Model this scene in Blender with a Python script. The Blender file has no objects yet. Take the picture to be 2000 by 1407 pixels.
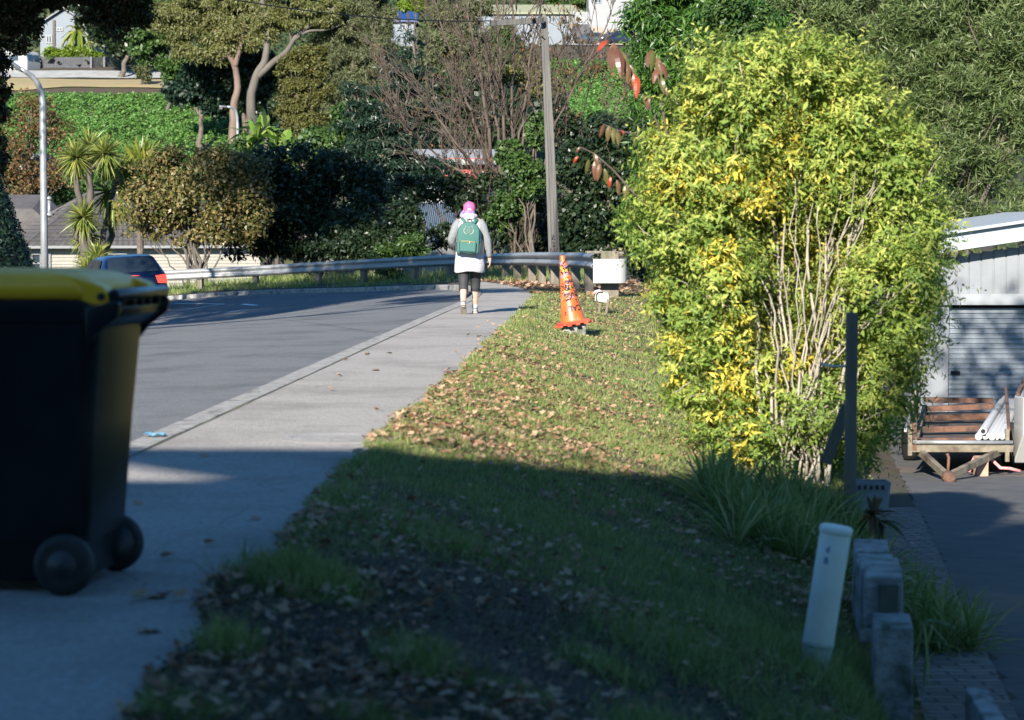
import bpy, bmesh, math, random
import numpy as np
from mathutils import Vector, Matrix

# ---------------------------------------------------------------- camera, sky, sun, exposure
SC = bpy.context.scene
COL = SC.collection
LENS, FPX, CAMZ = 80.0, 4444.4, 1.17
PITCH = math.atan(249.5 / FPX)
cam_d = bpy.data.cameras.new("camera")
cam_d.lens = LENS; cam_d.sensor_width = 36.0; cam_d.clip_start = 0.1; cam_d.clip_end = 3000
cam_d.dof.use_dof = True; cam_d.dof.focus_distance = 36.0; cam_d.dof.aperture_fstop = 4.5
cam = bpy.data.objects.new("camera", cam_d); COL.objects.link(cam)
cam.location = (0, 0, CAMZ); cam.rotation_euler = (math.pi / 2 - PITCH, 0, 0)
SC.camera = cam

SUN_EL = math.radians(25.0)
SUN_DX, SUN_DY = 0.30, 1.0                       # the way the shadows run on the ground
world = bpy.data.worlds.new("World"); SC.world = world; world.use_nodes = True
wn = world.node_tree.nodes; wl = world.node_tree.links
sky = wn.new("ShaderNodeTexSky"); sky.sky_type = 'NISHITA'; sky.sun_disc = False
sky.sun_elevation = SUN_EL
sky.sun_rotation = math.atan2(-SUN_DX, -SUN_DY)
sky.altitude = 50; sky.air_density = 1.0; sky.dust_density = 0.3; sky.ozone_density = 5.0
wn["Background"].inputs[1].default_value = 0.07
wt = wn.new("ShaderNodeMix"); wt.data_type = 'RGBA'; wt.blend_type = 'MULTIPLY'; wt.inputs[0].default_value = 1.0
wt.inputs[7].default_value = (.62, .98, 1.12, 1)      # a deep clear blue winter sky
wl.new(sky.outputs[0], wt.inputs[6]); wl.new(wt.outputs[2], wn["Background"].inputs[0])
sun_d = bpy.data.lights.new("sun", 'SUN'); sun_d.energy = 5.0; sun_d.angle = math.radians(0.55); sun_d.color = (1.0, 0.93, 0.82)
sun = bpy.data.objects.new("sun", sun_d); COL.objects.link(sun); sun.location = (-10, -30, 30)
_h = math.hypot(SUN_DX, SUN_DY); KZ = math.tan(SUN_EL) * _h          # how far a shadow drops per metre of Y
SUNV = Vector((SUN_DX / _h * math.cos(SUN_EL), SUN_DY / _h * math.cos(SUN_EL), -math.sin(SUN_EL)))
sun.rotation_euler = SUNV.to_track_quat('-Z', 'Y').to_euler()
SC.view_settings.view_transform = 'Standard'; SC.view_settings.look = 'None'
SC.view_settings.exposure = 1.5; SC.view_settings.gamma = 1.0
SC.render.engine = 'CYCLES'
SC.cycles.max_bounces = 6; SC.cycles.diffuse_bounces = 3; SC.cycles.glossy_bounces = 3
SC.cycles.transmission_bounces = 3; SC.cycles.transparent_max_bounces = 6
SC.cycles.sample_clamp_indirect = 4.0

# ---------------------------------------------------------------- helpers
RNG = np.random.default_rng(7)
random.seed(7)

def at(px, py, Y):
    """point at distance Y (along +Y) seen at photo pixel (px, py) of the 2000 px wide photograph: used to survey where things stand"""
    u = (px - 1000.0) / FPX; v = (703.5 - py) / FPX
    cp, sp = math.cos(PITCH), math.sin(PITCH)
    s = Y / (cp + v * sp)
    return Vector((u * s, Y, CAMZ + s * (-sp + v * cp)))

def sstep(a, b, x):
    t = np.clip((np.asarray(x, float) - a) / (b - a), 0, 1)
    return t * t * (3 - 2 * t)

# ---- lie of the land
_k = [(-2.15 + .0474 * (y - 12.8), y) for y in np.linspace(-14, 38, 27)] + \
     [(-.88, 40), (-.80, 43), (-.80, 46), (-.88, 49), (-1.10, 52), (-1.45, 54.7), (-1.95, 57), (-2.7, 59.3), (-3.7, 61.3), (-4.8, 62.8), (-6.2, 64.2), (-8, 65.4),
      (-9.9, 66.2), (-12, 66.8), (-15, 67.3), (-19, 67.2), (-24, 66.4), (-32, 64)]
KERB = np.array(_k, float)

def kerb_dist(x, y):
    x = np.asarray(x, float); y = np.asarray(y, float)
    best = np.full(x.shape, 1e9); sign = np.ones(x.shape)
    for a, b in zip(KERB[:-1], KERB[1:]):
        d = b - a; L2 = d @ d
        t = np.clip(((x - a[0]) * d[0] + (y - a[1]) * d[1]) / L2, 0, 1)
        qx = x - a[0] - t * d[0]; qy = y - a[1] - t * d[1]
        dist = np.hypot(qx, qy)
        s = np.where(d[0] * (y - a[1]) - d[1] * (x - a[0]) > 0, -1.0, 1.0)
        m = dist < best - 1e-9
        best = np.where(m, dist, best); sign = np.where(m, s, sign)
    return best * sign

def road_z(x, y):
    x = np.asarray(x, float); y = np.asarray(y, float)
    kx = -2.15 + .0474 * (y - 12.8)
    near = -.12 + .03 * np.minimum(0, x - kx)
    far = -.25 + .09 * np.minimum(x + 1.8, .8) + .03 * np.clip(y - 60, -12, 9) * sstep(-2, -8, x)
    far = np.maximum(far, -2.2)
    t = sstep(30, 58, y)
    return (1 - t) * near + t * far

def path_edge(y):
    return np.interp(y, [-14, 0, 5.6, 7.5, 8.6, 12.5, 18.2, 30, 43, 48, 53, 58], [-1.3, -1.1, -.92, -.93, -.88, -.80, -.49, -.02, .42, .35, -.1, -.9])

def edge_wob(y):
    """how far the turf creeps over the path, or the path shows, along its ragged edge"""
    y = np.asarray(y, float)
    return (.05 + .035 * sstep(11, 7, y)) * nz(0 * y, y, 2.0, 3) + .03 * nz(0 * y, y, 5, 1) + .02 * nz(0 * y, y, 17, 2)

def drive_edge(y):
    return 2.25 + .145 * (np.asarray(y, float) - 10)

def drive_z(y):
    return -1 - .052 * (np.clip(y, -10, 46) - 10)

_HA = ([80, 110, 150, 170, 176, 196.5, 199, 205, 212, 255, 300, 350, 500, 900], [-5.5, -5, 0, 4.0, 5.6, 12.6, 13.7, 14.8, 16.5, 21, 28, 38, 75, 110])
_HB = ([80, 110, 160, 225, 255, 271, 276, 285, 300, 312, 350, 500, 900], [-5.5, -5, 1, 9, 13.8, 21.2, 22.2, 24.3, 25.4, 27.5, 38, 75, 110])

def hill_z(x, y):
    b = sstep(-14, 2, x)
    a_ = np.interp(y, *_HA); b_ = np.interp(y, *_HB)
    return a_ * (1 - b) + b_ * b

def nz(x, y, s, seed=0.0):
    """cheap smooth noise, about -1..1"""
    x = np.asarray(x, float) * s + seed * 3.1; y = np.asarray(y, float) * s - seed * 1.7
    return (np.sin(x * 1.3 + 1.7 * np.sin(y * .9 + seed)) + np.sin(y * 1.7 + 1.3 * np.sin(x * 1.1 - seed)) + .6 * np.sin(2.9 * x + 2.3 * y) + .5 * np.sin(4.1 * y - 3.7 * x + seed)) / 3.1

def ground_z(x, y, bed=True):
    x = np.asarray(x, float); y = np.asarray(y, float)
    d = kerb_dist(x, y)
    S = road_z(x, y) + .12
    dx = np.maximum(x - path_edge(y), 0)
    k = np.interp(y, [0, 10, 16, 26, 42, 60], [1.2, 1.2, 1.03, 1, .12, .1])
    ver = S - .27 * k * (np.sqrt(dx * dx + .09) - .3)
    ver = ver + np.where(dx > 0, .018 * nz(x, y, 2.2) + .012 * nz(x, y, 6.5, 2), 0) * np.minimum(dx * 3, 1)
    zd = drive_z(y); xd = drive_edge(y)
    ver = np.where(x > xd - 2.6, np.maximum(ver, zd), ver)
    bk = sstep(xd - .80, xd - .45, x); ver = ver * (1 - bk) + zd * bk
    w = sstep(44, 51, y)
    gul = S - 5 * sstep(4.6, 14, d)
    z = ver * (1 - w) + gul * w
    t = sstep(84, 110, y)
    z = z * (1 - t) + hill_z(x, y) * t
    z = np.where(y > 60, z + t * .22 * nz(x, y, .12, 5), z)
    if bed:
        z = np.where((d < .3), road_z(x, y) - .07, z)
        pe = path_edge(y); z = np.where((d >= .3) & (x < pe + .2) & (y < 56), np.minimum(z, S - .011), z)
        z = np.where((d >= .3) & (x < pe - .32) & (y < 56), S - .07, z)
        z = np.where((x > xd + .05) & (x < xd + 6.5) & (y < 40), zd - .06, z)
    return z

def gz(x, y):
    return float(ground_z(np.array([x]), np.array([y]), False)[0])

def gp(px, py, y0=4.0, y1=330.0):
    """where the ground is met at photo pixel (px, py)"""
    ys = np.concatenate([np.linspace(y0, 80, 1500), np.linspace(80, y1, 1200)])
    a = at(px, py, 1.0)
    X = a.x * ys; Z = CAMZ + (a.z - CAMZ) * ys
    g = ground_z(X, ys, False)
    i = int(np.argmax(Z < g))
    return Vector((X[i], ys[i], g[i]))

# ---- objects
def link(o):
    COL.objects.link(o); return o

def tag(o, label=None, cat=None, group=None, kind=None):
    if label: o["label"] = label
    if cat: o["category"] = cat
    if group: o["group"] = group
    if kind: o["kind"] = kind
    return o

def root(name, label, cat, loc, group=None):
    o = link(bpy.data.objects.new(name, None)); o.location = loc; o.empty_display_size = .2
    return tag(o, label, cat, group)

ORIGIN = Vector((0, 0, 0))

def world_loc(o):
    l = Vector(ORIGIN)
    while o is not None:
        l += o.location; o = o.parent
    return l

def mesh_np(name, V, Fc, mat, parent=None, loc=None, smooth=False):
    """V (n,3) world coordinates, Fc (m,k) indices, all faces with k corners"""
    V = np.asarray(V, np.float32); Fc = np.asarray(Fc, np.int32)
    base = world_loc(parent) if parent is not None else Vector(loc or ORIGIN)
    V = V - np.array(base, np.float32)
    me = bpy.data.meshes.new(name)
    m, k = Fc.shape
    me.vertices.add(len(V)); me.vertices.foreach_set("co", V.ravel())
    me.loops.add(m * k); me.loops.foreach_set("vertex_index", Fc.ravel())
    me.polygons.add(m)
    me.polygons.foreach_set("loop_start", np.arange(0, m * k, k, dtype=np.int32))
    me.polygons.foreach_set("loop_total", np.full(m, k, np.int32))
    if smooth: me.polygons.foreach_set("use_smooth", np.ones(m, bool))
    me.update(calc_edges=True)
    for mm in (mat if isinstance(mat, (list, tuple)) else [mat]): me.materials.append(mm)
    o = link(bpy.data.objects.new(name, me))
    if parent is not None: o.parent = parent
    else: o.location = base
    return o

class MB:
    """collects shapes in world (or local) coordinates, then links them as ONE mesh object"""
    def __init__(s): s.v = []; s.f = []; s.m = []
    def add(s, V, Fs, mi=0):
        n = len(s.v); s.v += [Vector(p) for p in V]
        for f in Fs: s.f.append([n + i for i in f]); s.m.append(mi)
        return s
    def box(s, c, size, rz=0.0, mi=0, rot=None, taper=None):
        a, b, h = [q / 2 for q in size]; V = []
        M = rot if rot is not None else Matrix.Rotation(rz, 3, 'Z')
        for k in (-1, 1):
            t = 1.0 if (taper is None or k < 0) else taper
            for i, j in ((-1, -1), (1, -1), (1, 1), (-1, 1)): V.append(Vector(c) + M @ Vector((i * a * t, j * b * t, k * h)))
        return s.add(V, [(3, 2, 1, 0), (4, 5, 6, 7), (0, 1, 5, 4), (1, 2, 6, 5), (2, 3, 7, 6), (3, 0, 4, 7)], mi)
    def bar(s, p, q, w, h=None, up=(0, 0, 1), mi=0):
        p = Vector(p); q = Vector(q); d = q - p; L = d.length; y = d / L
        x = y.cross(Vector(up))
        if x.length < 1e-4: x = y.cross(Vector((1, 0, 0)))
        x.normalize(); z = x.cross(y)
        return s.box((p + q) / 2, (w, L, h or w), mi=mi, rot=Matrix((x, y, z)).transposed())
    def rings(s, R, closed=True, cap=True, mi=0):
        n = len(R[0]); V = [p for r in R for p in r]; Fs = []
        for i in range(len(R) - 1):
            for j in range(n if closed else n - 1):
                a = i * n + j; b = i * n + (j + 1) % n
                Fs.append((a, b, b + n, a + n))
        if cap and closed:
            Fs.append(tuple(range(n - 1, -1, -1))); Fs.append(tuple(range((len(R) - 1) * n, len(R) * n)))
        return s.add(V, Fs, mi)
    def tube(s, pts, rad, n=8, mi=0, sq=None, cap=True):
        pts = [Vector(p) for p in pts]; R = []
        if not hasattr(rad, '__len__'): rad = [rad] * len(pts)
        x = None
        for i, p in enumerate(pts):
            d = (pts[min(i + 1, len(pts) - 1)] - pts[max(i - 1, 0)]).normalized()
            if x is None:
                x = d.cross(Vector((0, 1, 0)) if abs(d.y) < .9 else Vector((1, 0, 0))).normalized()
            else:
                x = (x - d * x.dot(d)).normalized()
            y = d.cross(x); r = rad[i]
            R.append([p + x * (r * math.cos(2 * math.pi * j / n)) + y * (r * (sq or 1) * math.sin(2 * math.pi * j / n)) for j in range(n)])
        return s.rings(R, True, cap, mi)
    def lathe(s, prof, c=(0, 0, 0), axis=(0, 0, 1), n=24, mi=0, cap=True):
        z = Vector(axis).normalized(); x = z.cross(Vector((0, 1, 0)) if abs(z.y) < .9 else Vector((1, 0, 0))).normalized(); y = z.cross(x)
        R = [[Vector(c) + z * h + x * (r * math.cos(2 * math.pi * j / n)) + y * (r * math.sin(2 * math.pi * j / n)) for j in range(n)] for r, h in prof]
        return s.rings(R, True, cap, mi)
    def ellip(s, secs, n=16, mi=0):
        """secs: (centre, rx, ry) horizontal ellipses"""
        R = [[Vector(c) + Vector((rx * math.cos(2 * math.pi * j / n), ry * math.sin(2 * math.pi * j / n), 0)) for j in range(n)] for c, rx, ry in secs]
        return s.rings(R, True, True, mi)
    def prism(s, poly, d, mi=0):
        """polygon (3-D points) pushed along d"""
        d = Vector(d); n = len(poly); P = [Vector(p) for p in poly]
        return s.add(P + [p + d for p in P], [tuple(range(n - 1, -1, -1)), tuple(range(n, 2 * n))] + [(i, (i + 1) % n, n + (i + 1) % n, n + i) for i in range(n)], mi)
    def xf(s, M):
        s.v = [M @ p for p in s.v]; return s
    def build(s, name, mat, parent=None, smooth=False, bevel=0.0, loc=None, seg=2, sub=0):
        base = world_loc(parent) if parent is not None else Vector(loc or ORIGIN)
        me = bpy.data.meshes.new(name)
        me.from_pydata([tuple(p - base) for p in s.v], [], s.f)
        for mm in (mat if isinstance(mat, (list, tuple)) else [mat]): me.materials.append(mm)
        me.polygons.foreach_set("material_index", np.array(s.m, np.int32))
        if smooth: me.polygons.foreach_set("use_smooth", np.ones(len(s.f), bool))
        bm = bmesh.new(); bm.from_mesh(me); bmesh.ops.recalc_face_normals(bm, faces=bm.faces); bm.to_mesh(me); bm.free()
        me.update()
        o = link(bpy.data.objects.new(name, me))
        if parent is not None: o.parent = parent
        else: o.location = base
        if bevel:
            b = o.modifiers.new("bevel", 'BEVEL'); b.width = bevel; b.segments = seg; b.limit_method = 'ANGLE'; b.angle_limit = math.radians(35)
            if not smooth: me.polygons.foreach_set("use_smooth", np.ones(len(s.f), bool)); b.harden_normals = True
        if sub:
            q = o.modifiers.new("sub", 'SUBSURF'); q.levels = sub; q.render_levels = sub
        return o

# ---------------------------------------------------------------- materials
def new_mat(name):
    m = bpy.data.materials.new(name); m.use_nodes = True
    return m, m.node_tree.nodes, m.node_tree.links, m.node_tree.nodes["Principled BSDF"]

def mat(name, c, rough=.6, c2=None, scale=8.0, detail=6.0, lo=.35, hi=.65, bump=0.0, bscale=None, metal=0.0, spec=.5, c3=None, s3=1.5, stretch=None, lo3=.5, hi3=.75, bdist=.02, coat=0):
    """surface with one or two layers of noise in its own colour, and an optional bump"""
    m, N, L, B = new_mat(name)
    B.inputs["Roughness"].default_value = rough; B.inputs["Metallic"].default_value = metal
    B.inputs["Specular IOR Level"].default_value = spec; B.inputs["Base Color"].default_value = (*c, 1)
    if coat: B.inputs["Coat Weight"].default_value = coat; B.inputs["Coat Roughness"].default_value = .08
    if c2 is None and not bump: return m
    tc = N.new("ShaderNodeTexCoord"); mp = N.new("ShaderNodeMapping"); L.new(tc.outputs["Object"], mp.inputs[0])
    if stretch: mp.inputs["Scale"].default_value = stretch
    def noise(sc, det=detail):
        t = N.new("ShaderNodeTexNoise"); t.inputs["Scale"].default_value = sc; t.inputs["Detail"].default_value = det; t.inputs["Roughness"].default_value = .62
        L.new(mp.outputs[0], t.inputs["Vector"]); return t
    out = None
    if c2 is not None:
        t = noise(scale); r = N.new("ShaderNodeValToRGB"); L.new(t.outputs["Fac"], r.inputs[0])
        r.color_ramp.elements[0].position = lo; r.color_ramp.elements[0].color = (*c, 1)
        r.color_ramp.elements[1].position = hi; r.color_ramp.elements[1].color = (*c2, 1)
        out = r.outputs[0]
        if c3 is not None:
            t3 = noise(s3, 4); r3 = N.new("ShaderNodeValToRGB"); L.new(t3.outputs["Fac"], r3.inputs[0])
            r3.color_ramp.elements[0].position = lo3; r3.color_ramp.elements[0].color = (0, 0, 0, 1)
            r3.color_ramp.elements[1].position = hi3; r3.color_ramp.elements[1].color = (1, 1, 1, 1)
            mx = N.new("ShaderNodeMix"); mx.data_type = 'RGBA'; L.new(r3.outputs[0], mx.inputs[0]); L.new(out, mx.inputs[6]); mx.inputs[7].default_value = (*c3, 1)
            out = mx.outputs[2]
        L.new(out, B.inputs["Base Color"])
    if bump:
        t = noise(bscale or scale * 3, 8); b = N.new("ShaderNodeBump"); b.inputs["Strength"].default_value = bump; b.inputs["Distance"].default_value = bdist
        L.new(t.outputs["Fac"], b.inputs["Height"]); L.new(b.outputs[0], B.inputs["Normal"])
    return m

def leaf_mat(name, cols, transl=.35, rough=.5, spec=.35):
    """each leaf takes its own colour from the list"""
    m, N, L, B = new_mat(name)
    g = N.new("ShaderNodeNewGeometry"); r = N.new("ShaderNodeValToRGB"); cr = r.color_ramp
    L.new(g.outputs["Random Per Island"], r.inputs[0])
    n = len(cols)
    for i, c in enumerate(cols):
        e = cr.elements[i] if i < 2 else cr.elements.new(0)
        e.position = i / max(n - 1, 1); 
    for i, c in enumerate(cols):
        cr.elements[i].position = i / max(n - 1, 1); cr.elements[i].color = (*c, 1)
    L.new(r.outputs[0], B.inputs["Base Color"]); B.inputs["Roughness"].default_value = rough; B.inputs["Specular IOR Level"].default_value = spec
    if transl:
        t = N.new("ShaderNodeBsdfTranslucent"); L.new(r.outputs[0], t.inputs[0])
        mx = N.new("ShaderNodeMixShader"); mx.inputs[0].default_value = transl
        L.new(B.outputs[0], mx.inputs[1]); L.new(t.outputs[0], mx.inputs[2]); L.new(mx.outputs[0], N["Material Output"].inputs[0])
    return m

def glass_dark(name, c=(.01, .015, .02), rough=.05):
    return mat(name, c, rough, spec=.8)

# ---------------------------------------------------------------- leaves
def unit(a): return a / np.maximum(np.linalg.norm(a, axis=1, keepdims=True), 1e-9)

def leaves_np(P, A, Nn, L, W, curl=.12):
    """diamond leaves: point, axis, normal, length, width -> V, F"""
    n = len(P); A = unit(A); S = unit(np.cross(A, Nn)); Nn = np.cross(S, A)
    L = np.asarray(L).reshape(-1, 1) * np.ones((n, 1)); W = np.asarray(W).reshape(-1, 1) * np.ones((n, 1))
    V = np.empty((n, 4, 3))
    V[:, 0] = P; V[:, 1] = P + A * L * .45 + S * W * .5
    V[:, 2] = P + A * L - Nn * L * curl; V[:, 3] = P + A * L * .45 - S * W * .5
    F = np.arange(n * 4).reshape(n, 4)
    return V.reshape(-1, 3), F

def crown_pts(blobs, n, rng, sub=16, subr=.34, shell=.45, flat=.8):
    w = np.array([r[0] * r[2] + r[0] * r[1] * .3 for c, r in blobs]); w = w / w.sum()
    C = []; R = []; BC = []; BW = []
    for (c, r), wi in zip(blobs, w):
        c = np.array(c, float); r = np.array(r, float)
        k = max(5, int(sub * (1 + .6 * rng.random())))
        u = unit(rng.normal(size=(k, 3)))
        C.append(c + u * r * rng.uniform(shell, .95, (k, 1))); R.append(np.outer(rng.uniform(.7, 1.3, k), r * subr)); BC.append(np.tile(c, (k, 1))); BW.append(np.full(k, wi / k))
    C = np.vstack(C); R = np.vstack(R); BC = np.vstack(BC); BW = np.concatenate(BW); BW = BW * (R[:, 0] * R[:, 2]); BW /= BW.sum()
    idx = rng.choice(len(C), n, p=BW)
    u = unit(rng.normal(size=(n, 3)))
    rr = np.minimum(np.abs(rng.normal(.75, .28, (n, 1))), 1.5)
    off = u * rr * R[idx]; off[:, 2] *= flat
    P = C[idx] + off
    O = unit(unit(P - C[idx]) * .7 + unit(P - BC[idx]) * .6)
    return P, O

def foliage(name, blobs, n, L, W, m, parent, rng, droop=.3, sub=16, subr=.34, shell=.45, flat=.8, rnd=.8, curl=.12, up=.25, mask=None, minz=None):
    P, O = crown_pts(blobs, n, rng, sub, subr, shell, flat)
    if mask is not None: k = mask(P); P = P[k]; O = O[k]
    n = len(P)
    N = unit(O * .6 + rng.normal(size=(n, 3)) * rnd * .7 + np.array([0, 0, up]))
    A = unit(np.cross(N, rng.normal(size=(n, 3)))) + O * .35 - np.array([0, 0, droop])
    s = rng.uniform(.6, 1.25, n)
    V, F = leaves_np(P, A, N, L * s, W * s, curl)
    return mesh_np(name, V, F, m, parent)

def blob3(b, D):
    px, py, rx, ry = b[:4]; dD = b[4] if len(b) > 4 else 0.0
    c = at(px, py, D + dD); k = (D + dD) / FPX
    rd = b[5] if len(b) > 5 else .8 * (rx + ry) / 2 * k
    return ((c.x, c.y, c.z), (rx * k, rd, ry * k))

def limbs(mb, pts, r0, r1, n=7, wob=.05, seg=6):
    """a tapering, slightly crooked limb through the points"""
    P = [Vector(p) for p in pts]; out = []; rad = []
    m = (len(P) - 1) * seg
    for i in range(m + 1):
        t = i / m * (len(P) - 1); k = min(int(t), len(P) - 2); f = t - k
        a = P[max(k - 1, 0)]; b = P[k]; c = P[k + 1]; d = P[min(k + 2, len(P) - 1)]
        q = .5 * ((2 * b) + (c - a) * f + (2 * a - 5 * b + 4 * c - d) * f * f + (3 * b - a - 3 * c + d) * f ** 3)
        L = (c - b).length
        w = wob * L * (.3 if i in (0, m) else 1)
        out.append(q + Vector((random.uniform(-w, w), random.uniform(-w, w), random.uniform(-w, w) * .3)))
        rad.append(r0 + (r1 - r0) * (i / m) ** .8)
    mb.tube(out, rad, n)
    return out

def tree(name, label, D, base, blobs, n, L, W, lm, tm, trunk_r=.15, group=None, seed=1, droop=.3, sub=16, subr=.34, limb=True, stems=1, shell=.45, flat=.8, rnd=.8, up=.25, cat=None, crown='crown', trunk='trunk', basez=None, extra=None, mask=None, curl=.12):
    """a tree surveyed from the photograph: base pixel, crown masses (px, py, rx, ry, extra depth) at distance D"""
    rng = np.random.default_rng(seed); random.seed(seed)
    b = at(base[0], base[1], D)
    z = gz(b.x, D) if basez is None else basez
    cat = cat or ("shrub" if name.split('_')[-1] in ('bush', 'shrub', 'understory') else "tree")
    r = root(name, label, cat, (b.x, D, z), group)
    B = [blob3(q, D) for q in blobs]
    if tm is not None:
        t = MB(); top = max(B, key=lambda q: q[0][2])[0]
        if not limb: top = (b.x, D, top[2])
        low = Vector((b.x, D, z - .2))
        mid = Vector(low).lerp(Vector(top), .5)
        for s in range(stems):
            o = Vector((random.uniform(-.4, .4), random.uniform(-.3, .3), 0)) * (0 if stems == 1 else trunk_r * 6)
            limbs(t, [low + o * .3, mid + o, Vector(top)], trunk_r, trunk_r * .2)
        if limb:
            for c, rr in B:
                c = Vector(c); k = random.uniform(.25, .6)
                st = low.lerp(mid, min(1, k * 1.5))
                limbs(t, [st, st.lerp(c, .55) + Vector((0, 0, .1 * rr[2])), c], trunk_r * .45, trunk_r * .08, 5)
                for _ in range(3):
                    e = c + Vector((random.uniform(-1, 1) * rr[0], random.uniform(-1, 1) * rr[1], random.uniform(-.6, 1) * rr[2])) * .85
                    limbs(t, [st.lerp(c, .7), e], trunk_r * .18, trunk_r * .04, 4)
        if extra: extra(t, r)
        t.build(trunk, tm, r, smooth=True)
    foliage(crown, B, n, L, W, lm, r, rng, droop, sub, subr, shell, flat, rnd, curl, up, mask)
    return r
# ---------------------------------------------------------------- palette
def grain_mat(name, c1, c2, sc, stain, rough, depth):
    """worn paving: stone-by-stone speckle, hairline cracks and broad stains"""
    m, N, L, B = new_mat(name); tc = N.new("ShaderNodeTexCoord")
    def tex(kind, **k):
        t = N.new(kind); L.new(tc.outputs["Object"], t.inputs["Vector"])
        for q, v in k.items(): t.inputs[q].default_value = v
        return t
    def ramp(src, a, ca, b, cb):
        r = N.new("ShaderNodeValToRGB"); L.new(src, r.inputs[0]); e = r.color_ramp.elements
        e[0].position = a; e[0].color = (*ca, 1); e[1].position = b; e[1].color = (*cb, 1); return r.outputs[0]
    def mix(f, a, b, mode='MIX'):
        x = N.new("ShaderNodeMix"); x.data_type = 'RGBA'; x.blend_type = mode
        if isinstance(f, float): x.inputs[0].default_value = f
        else: L.new(f, x.inputs[0])
        L.new(a, x.inputs[6])
        if isinstance(b, tuple): x.inputs[7].default_value = (*b, 1)
        else: L.new(b, x.inputs[7])
        return x.outputs[2]
    v = tex("ShaderNodeTexVoronoi", Scale=sc); base = ramp(v.outputs["Color"], .1, c1, .9, c2)
    n1 = tex("ShaderNodeTexNoise", Scale=sc * .45, Detail=6.0); base = mix(.55, base, ramp(n1.outputs["Fac"], .3, c1, .72, c2))
    n2 = tex("ShaderNodeTexNoise", Scale=.8, Detail=8.0, Roughness=.65); k = ramp(n2.outputs["Fac"], .47, (0, 0, 0), .75, (.75, .75, .75)); base = mix(k, base, stain)
    n4 = tex("ShaderNodeTexNoise", Scale=5.5, Detail=8.0, Roughness=.7); k = ramp(n4.outputs["Fac"], .56, (0, 0, 0), .74, (.6, .6, .6)); base = mix(k, base, stain)
    wv = tex("ShaderNodeTexNoise", Scale=1.3, Detail=3.0); ad = N.new("ShaderNodeVectorMath"); ad.operation = 'ADD'
    L.new(tc.outputs["Object"], ad.inputs[0]); L.new(wv.outputs["Color"], ad.inputs[1])
    cr = N.new("ShaderNodeTexVoronoi"); cr.feature = 'DISTANCE_TO_EDGE'; cr.inputs["Scale"].default_value = .42; L.new(ad.outputs[0], cr.inputs["Vector"])
    k = ramp(cr.outputs["Distance"], .001, (.4, .4, .4), .004, (0, 0, 0)); base = mix(k, base, tuple(q * .4 for q in stain))
    L.new(base, B.inputs["Base Color"]); B.inputs["Roughness"].default_value = rough; B.inputs["Specular IOR Level"].default_value = .35
    b = N.new("ShaderNodeBump"); b.inputs["Strength"].default_value = .7; b.inputs["Distance"].default_value = .006 * depth
    L.new(v.outputs["Distance"], b.inputs["Height"]); L.new(b.outputs[0], B.inputs["Normal"])
    return m

M_ASPH = grain_mat("asphalt", (.08, .084, .091), (.175, .178, .184), 85, (.046, .048, .053), .9, 1.6)
M_PATH = grain_mat("path_concrete", (0.19, 0.177, 0.162), (0.36, 0.338, 0.315), 75, (0.12, 0.11, 0.097), .9, 1.0)
M_KERB = mat("kerb_concrete", (0.1615, 0.1573, 0.1487), .9, (0.306, 0.2975, 0.2805), 9, 12, .35, .65, .6, 60, c3=(0.0765, 0.0748, 0.068), s3=5.5, lo3=.55, hi3=.66, bdist=.012)
M_SOIL = mat("verge_soil", (.020, .014, .010), .95, (.060, .042, .027), 7, 12, .3, .7, .9, 40, c3=(.032, .042, .014), s3=1.2, lo3=.5, hi3=.7, bdist=.03)
M_DRIVE = mat("driveway_asphalt", (0.04538, 0.04538, 0.04785), .9, (0.0825, 0.08085, 0.07838), 3, 10, .35, .7, .4, 120, c3=(0.1815, 0.1073, 0.06188), s3=.35, lo3=.60, hi3=.75, bdist=.008)
M_BRICK = None
M_WHITE = mat("road_paint", (.75, .75, .73), .7, (.5, .5, .48), 30, 6, .5, .75)
M_GALV = mat("galvanised_steel", (0.2142, 0.2205, 0.2268), .45, (0.2898, 0.2961, 0.3024), 14, 8, .3, .7, .15, 40, metal=.35, c3=(0.1008, 0.0945, 0.0819), s3=2.4, lo3=.55, hi3=.8)
M_LAMP = mat("lamp_steel", (0.2205, 0.231, 0.2415), .4, (0.273, 0.2835, 0.294), 5, 6, metal=.4)
M_TIMBER = mat("weathered_timber", (0.102, 0.08288, 0.06375), .85, (0.1785, 0.153, 0.1211), 3, 8, .3, .7, .5, 20, stretch=(3.825, 3.825, 0.3825), c3=(0.06375, 0.06375, 0.03506), s3=1.0)
M_POLE = mat("pole_timber", (.055, .053, .05), .85, (.12, .116, .11), 2.5, 9, .3, .7, .6, 12, stretch=(9, 9, .35), c3=(.022, .021, .021), s3=.35, lo3=.5, hi3=.62)  # near-black zones stand in for shade on the shaft
M_WPLATE = mat("white_plate", (0.3276, 0.3276, 0.3192), .4, (0.2772, 0.2814, 0.2856), 5, 6, .5, .8)
M_BLACKP = mat("black_plastic", (.004, .0045, .006), .30, (.007, .0075, .009), 6, 6, bump=.06, bscale=120, spec=.4)
M_YELP = mat("yellow_plastic", (.90, .44, .006), .4, (.80, .38, .008), 4, 6, bump=.05, bscale=60)
M_RUB = mat("rubber", (0.0084, 0.0084, 0.0091), .7, (0.0175, 0.0168, 0.0161), 20, 5)
M_HUB = mat("grey_hub", (0.018, 0.0192, 0.0216), .5)
M_CONC = mat("block_concrete", (.16, .16, .15), .95, (.36, .36, .35), 11, 12, .32, .68, .8, 45, c3=(.06, .07, .045), s3=6, lo3=.50, hi3=.66, bdist=.02)
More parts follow.
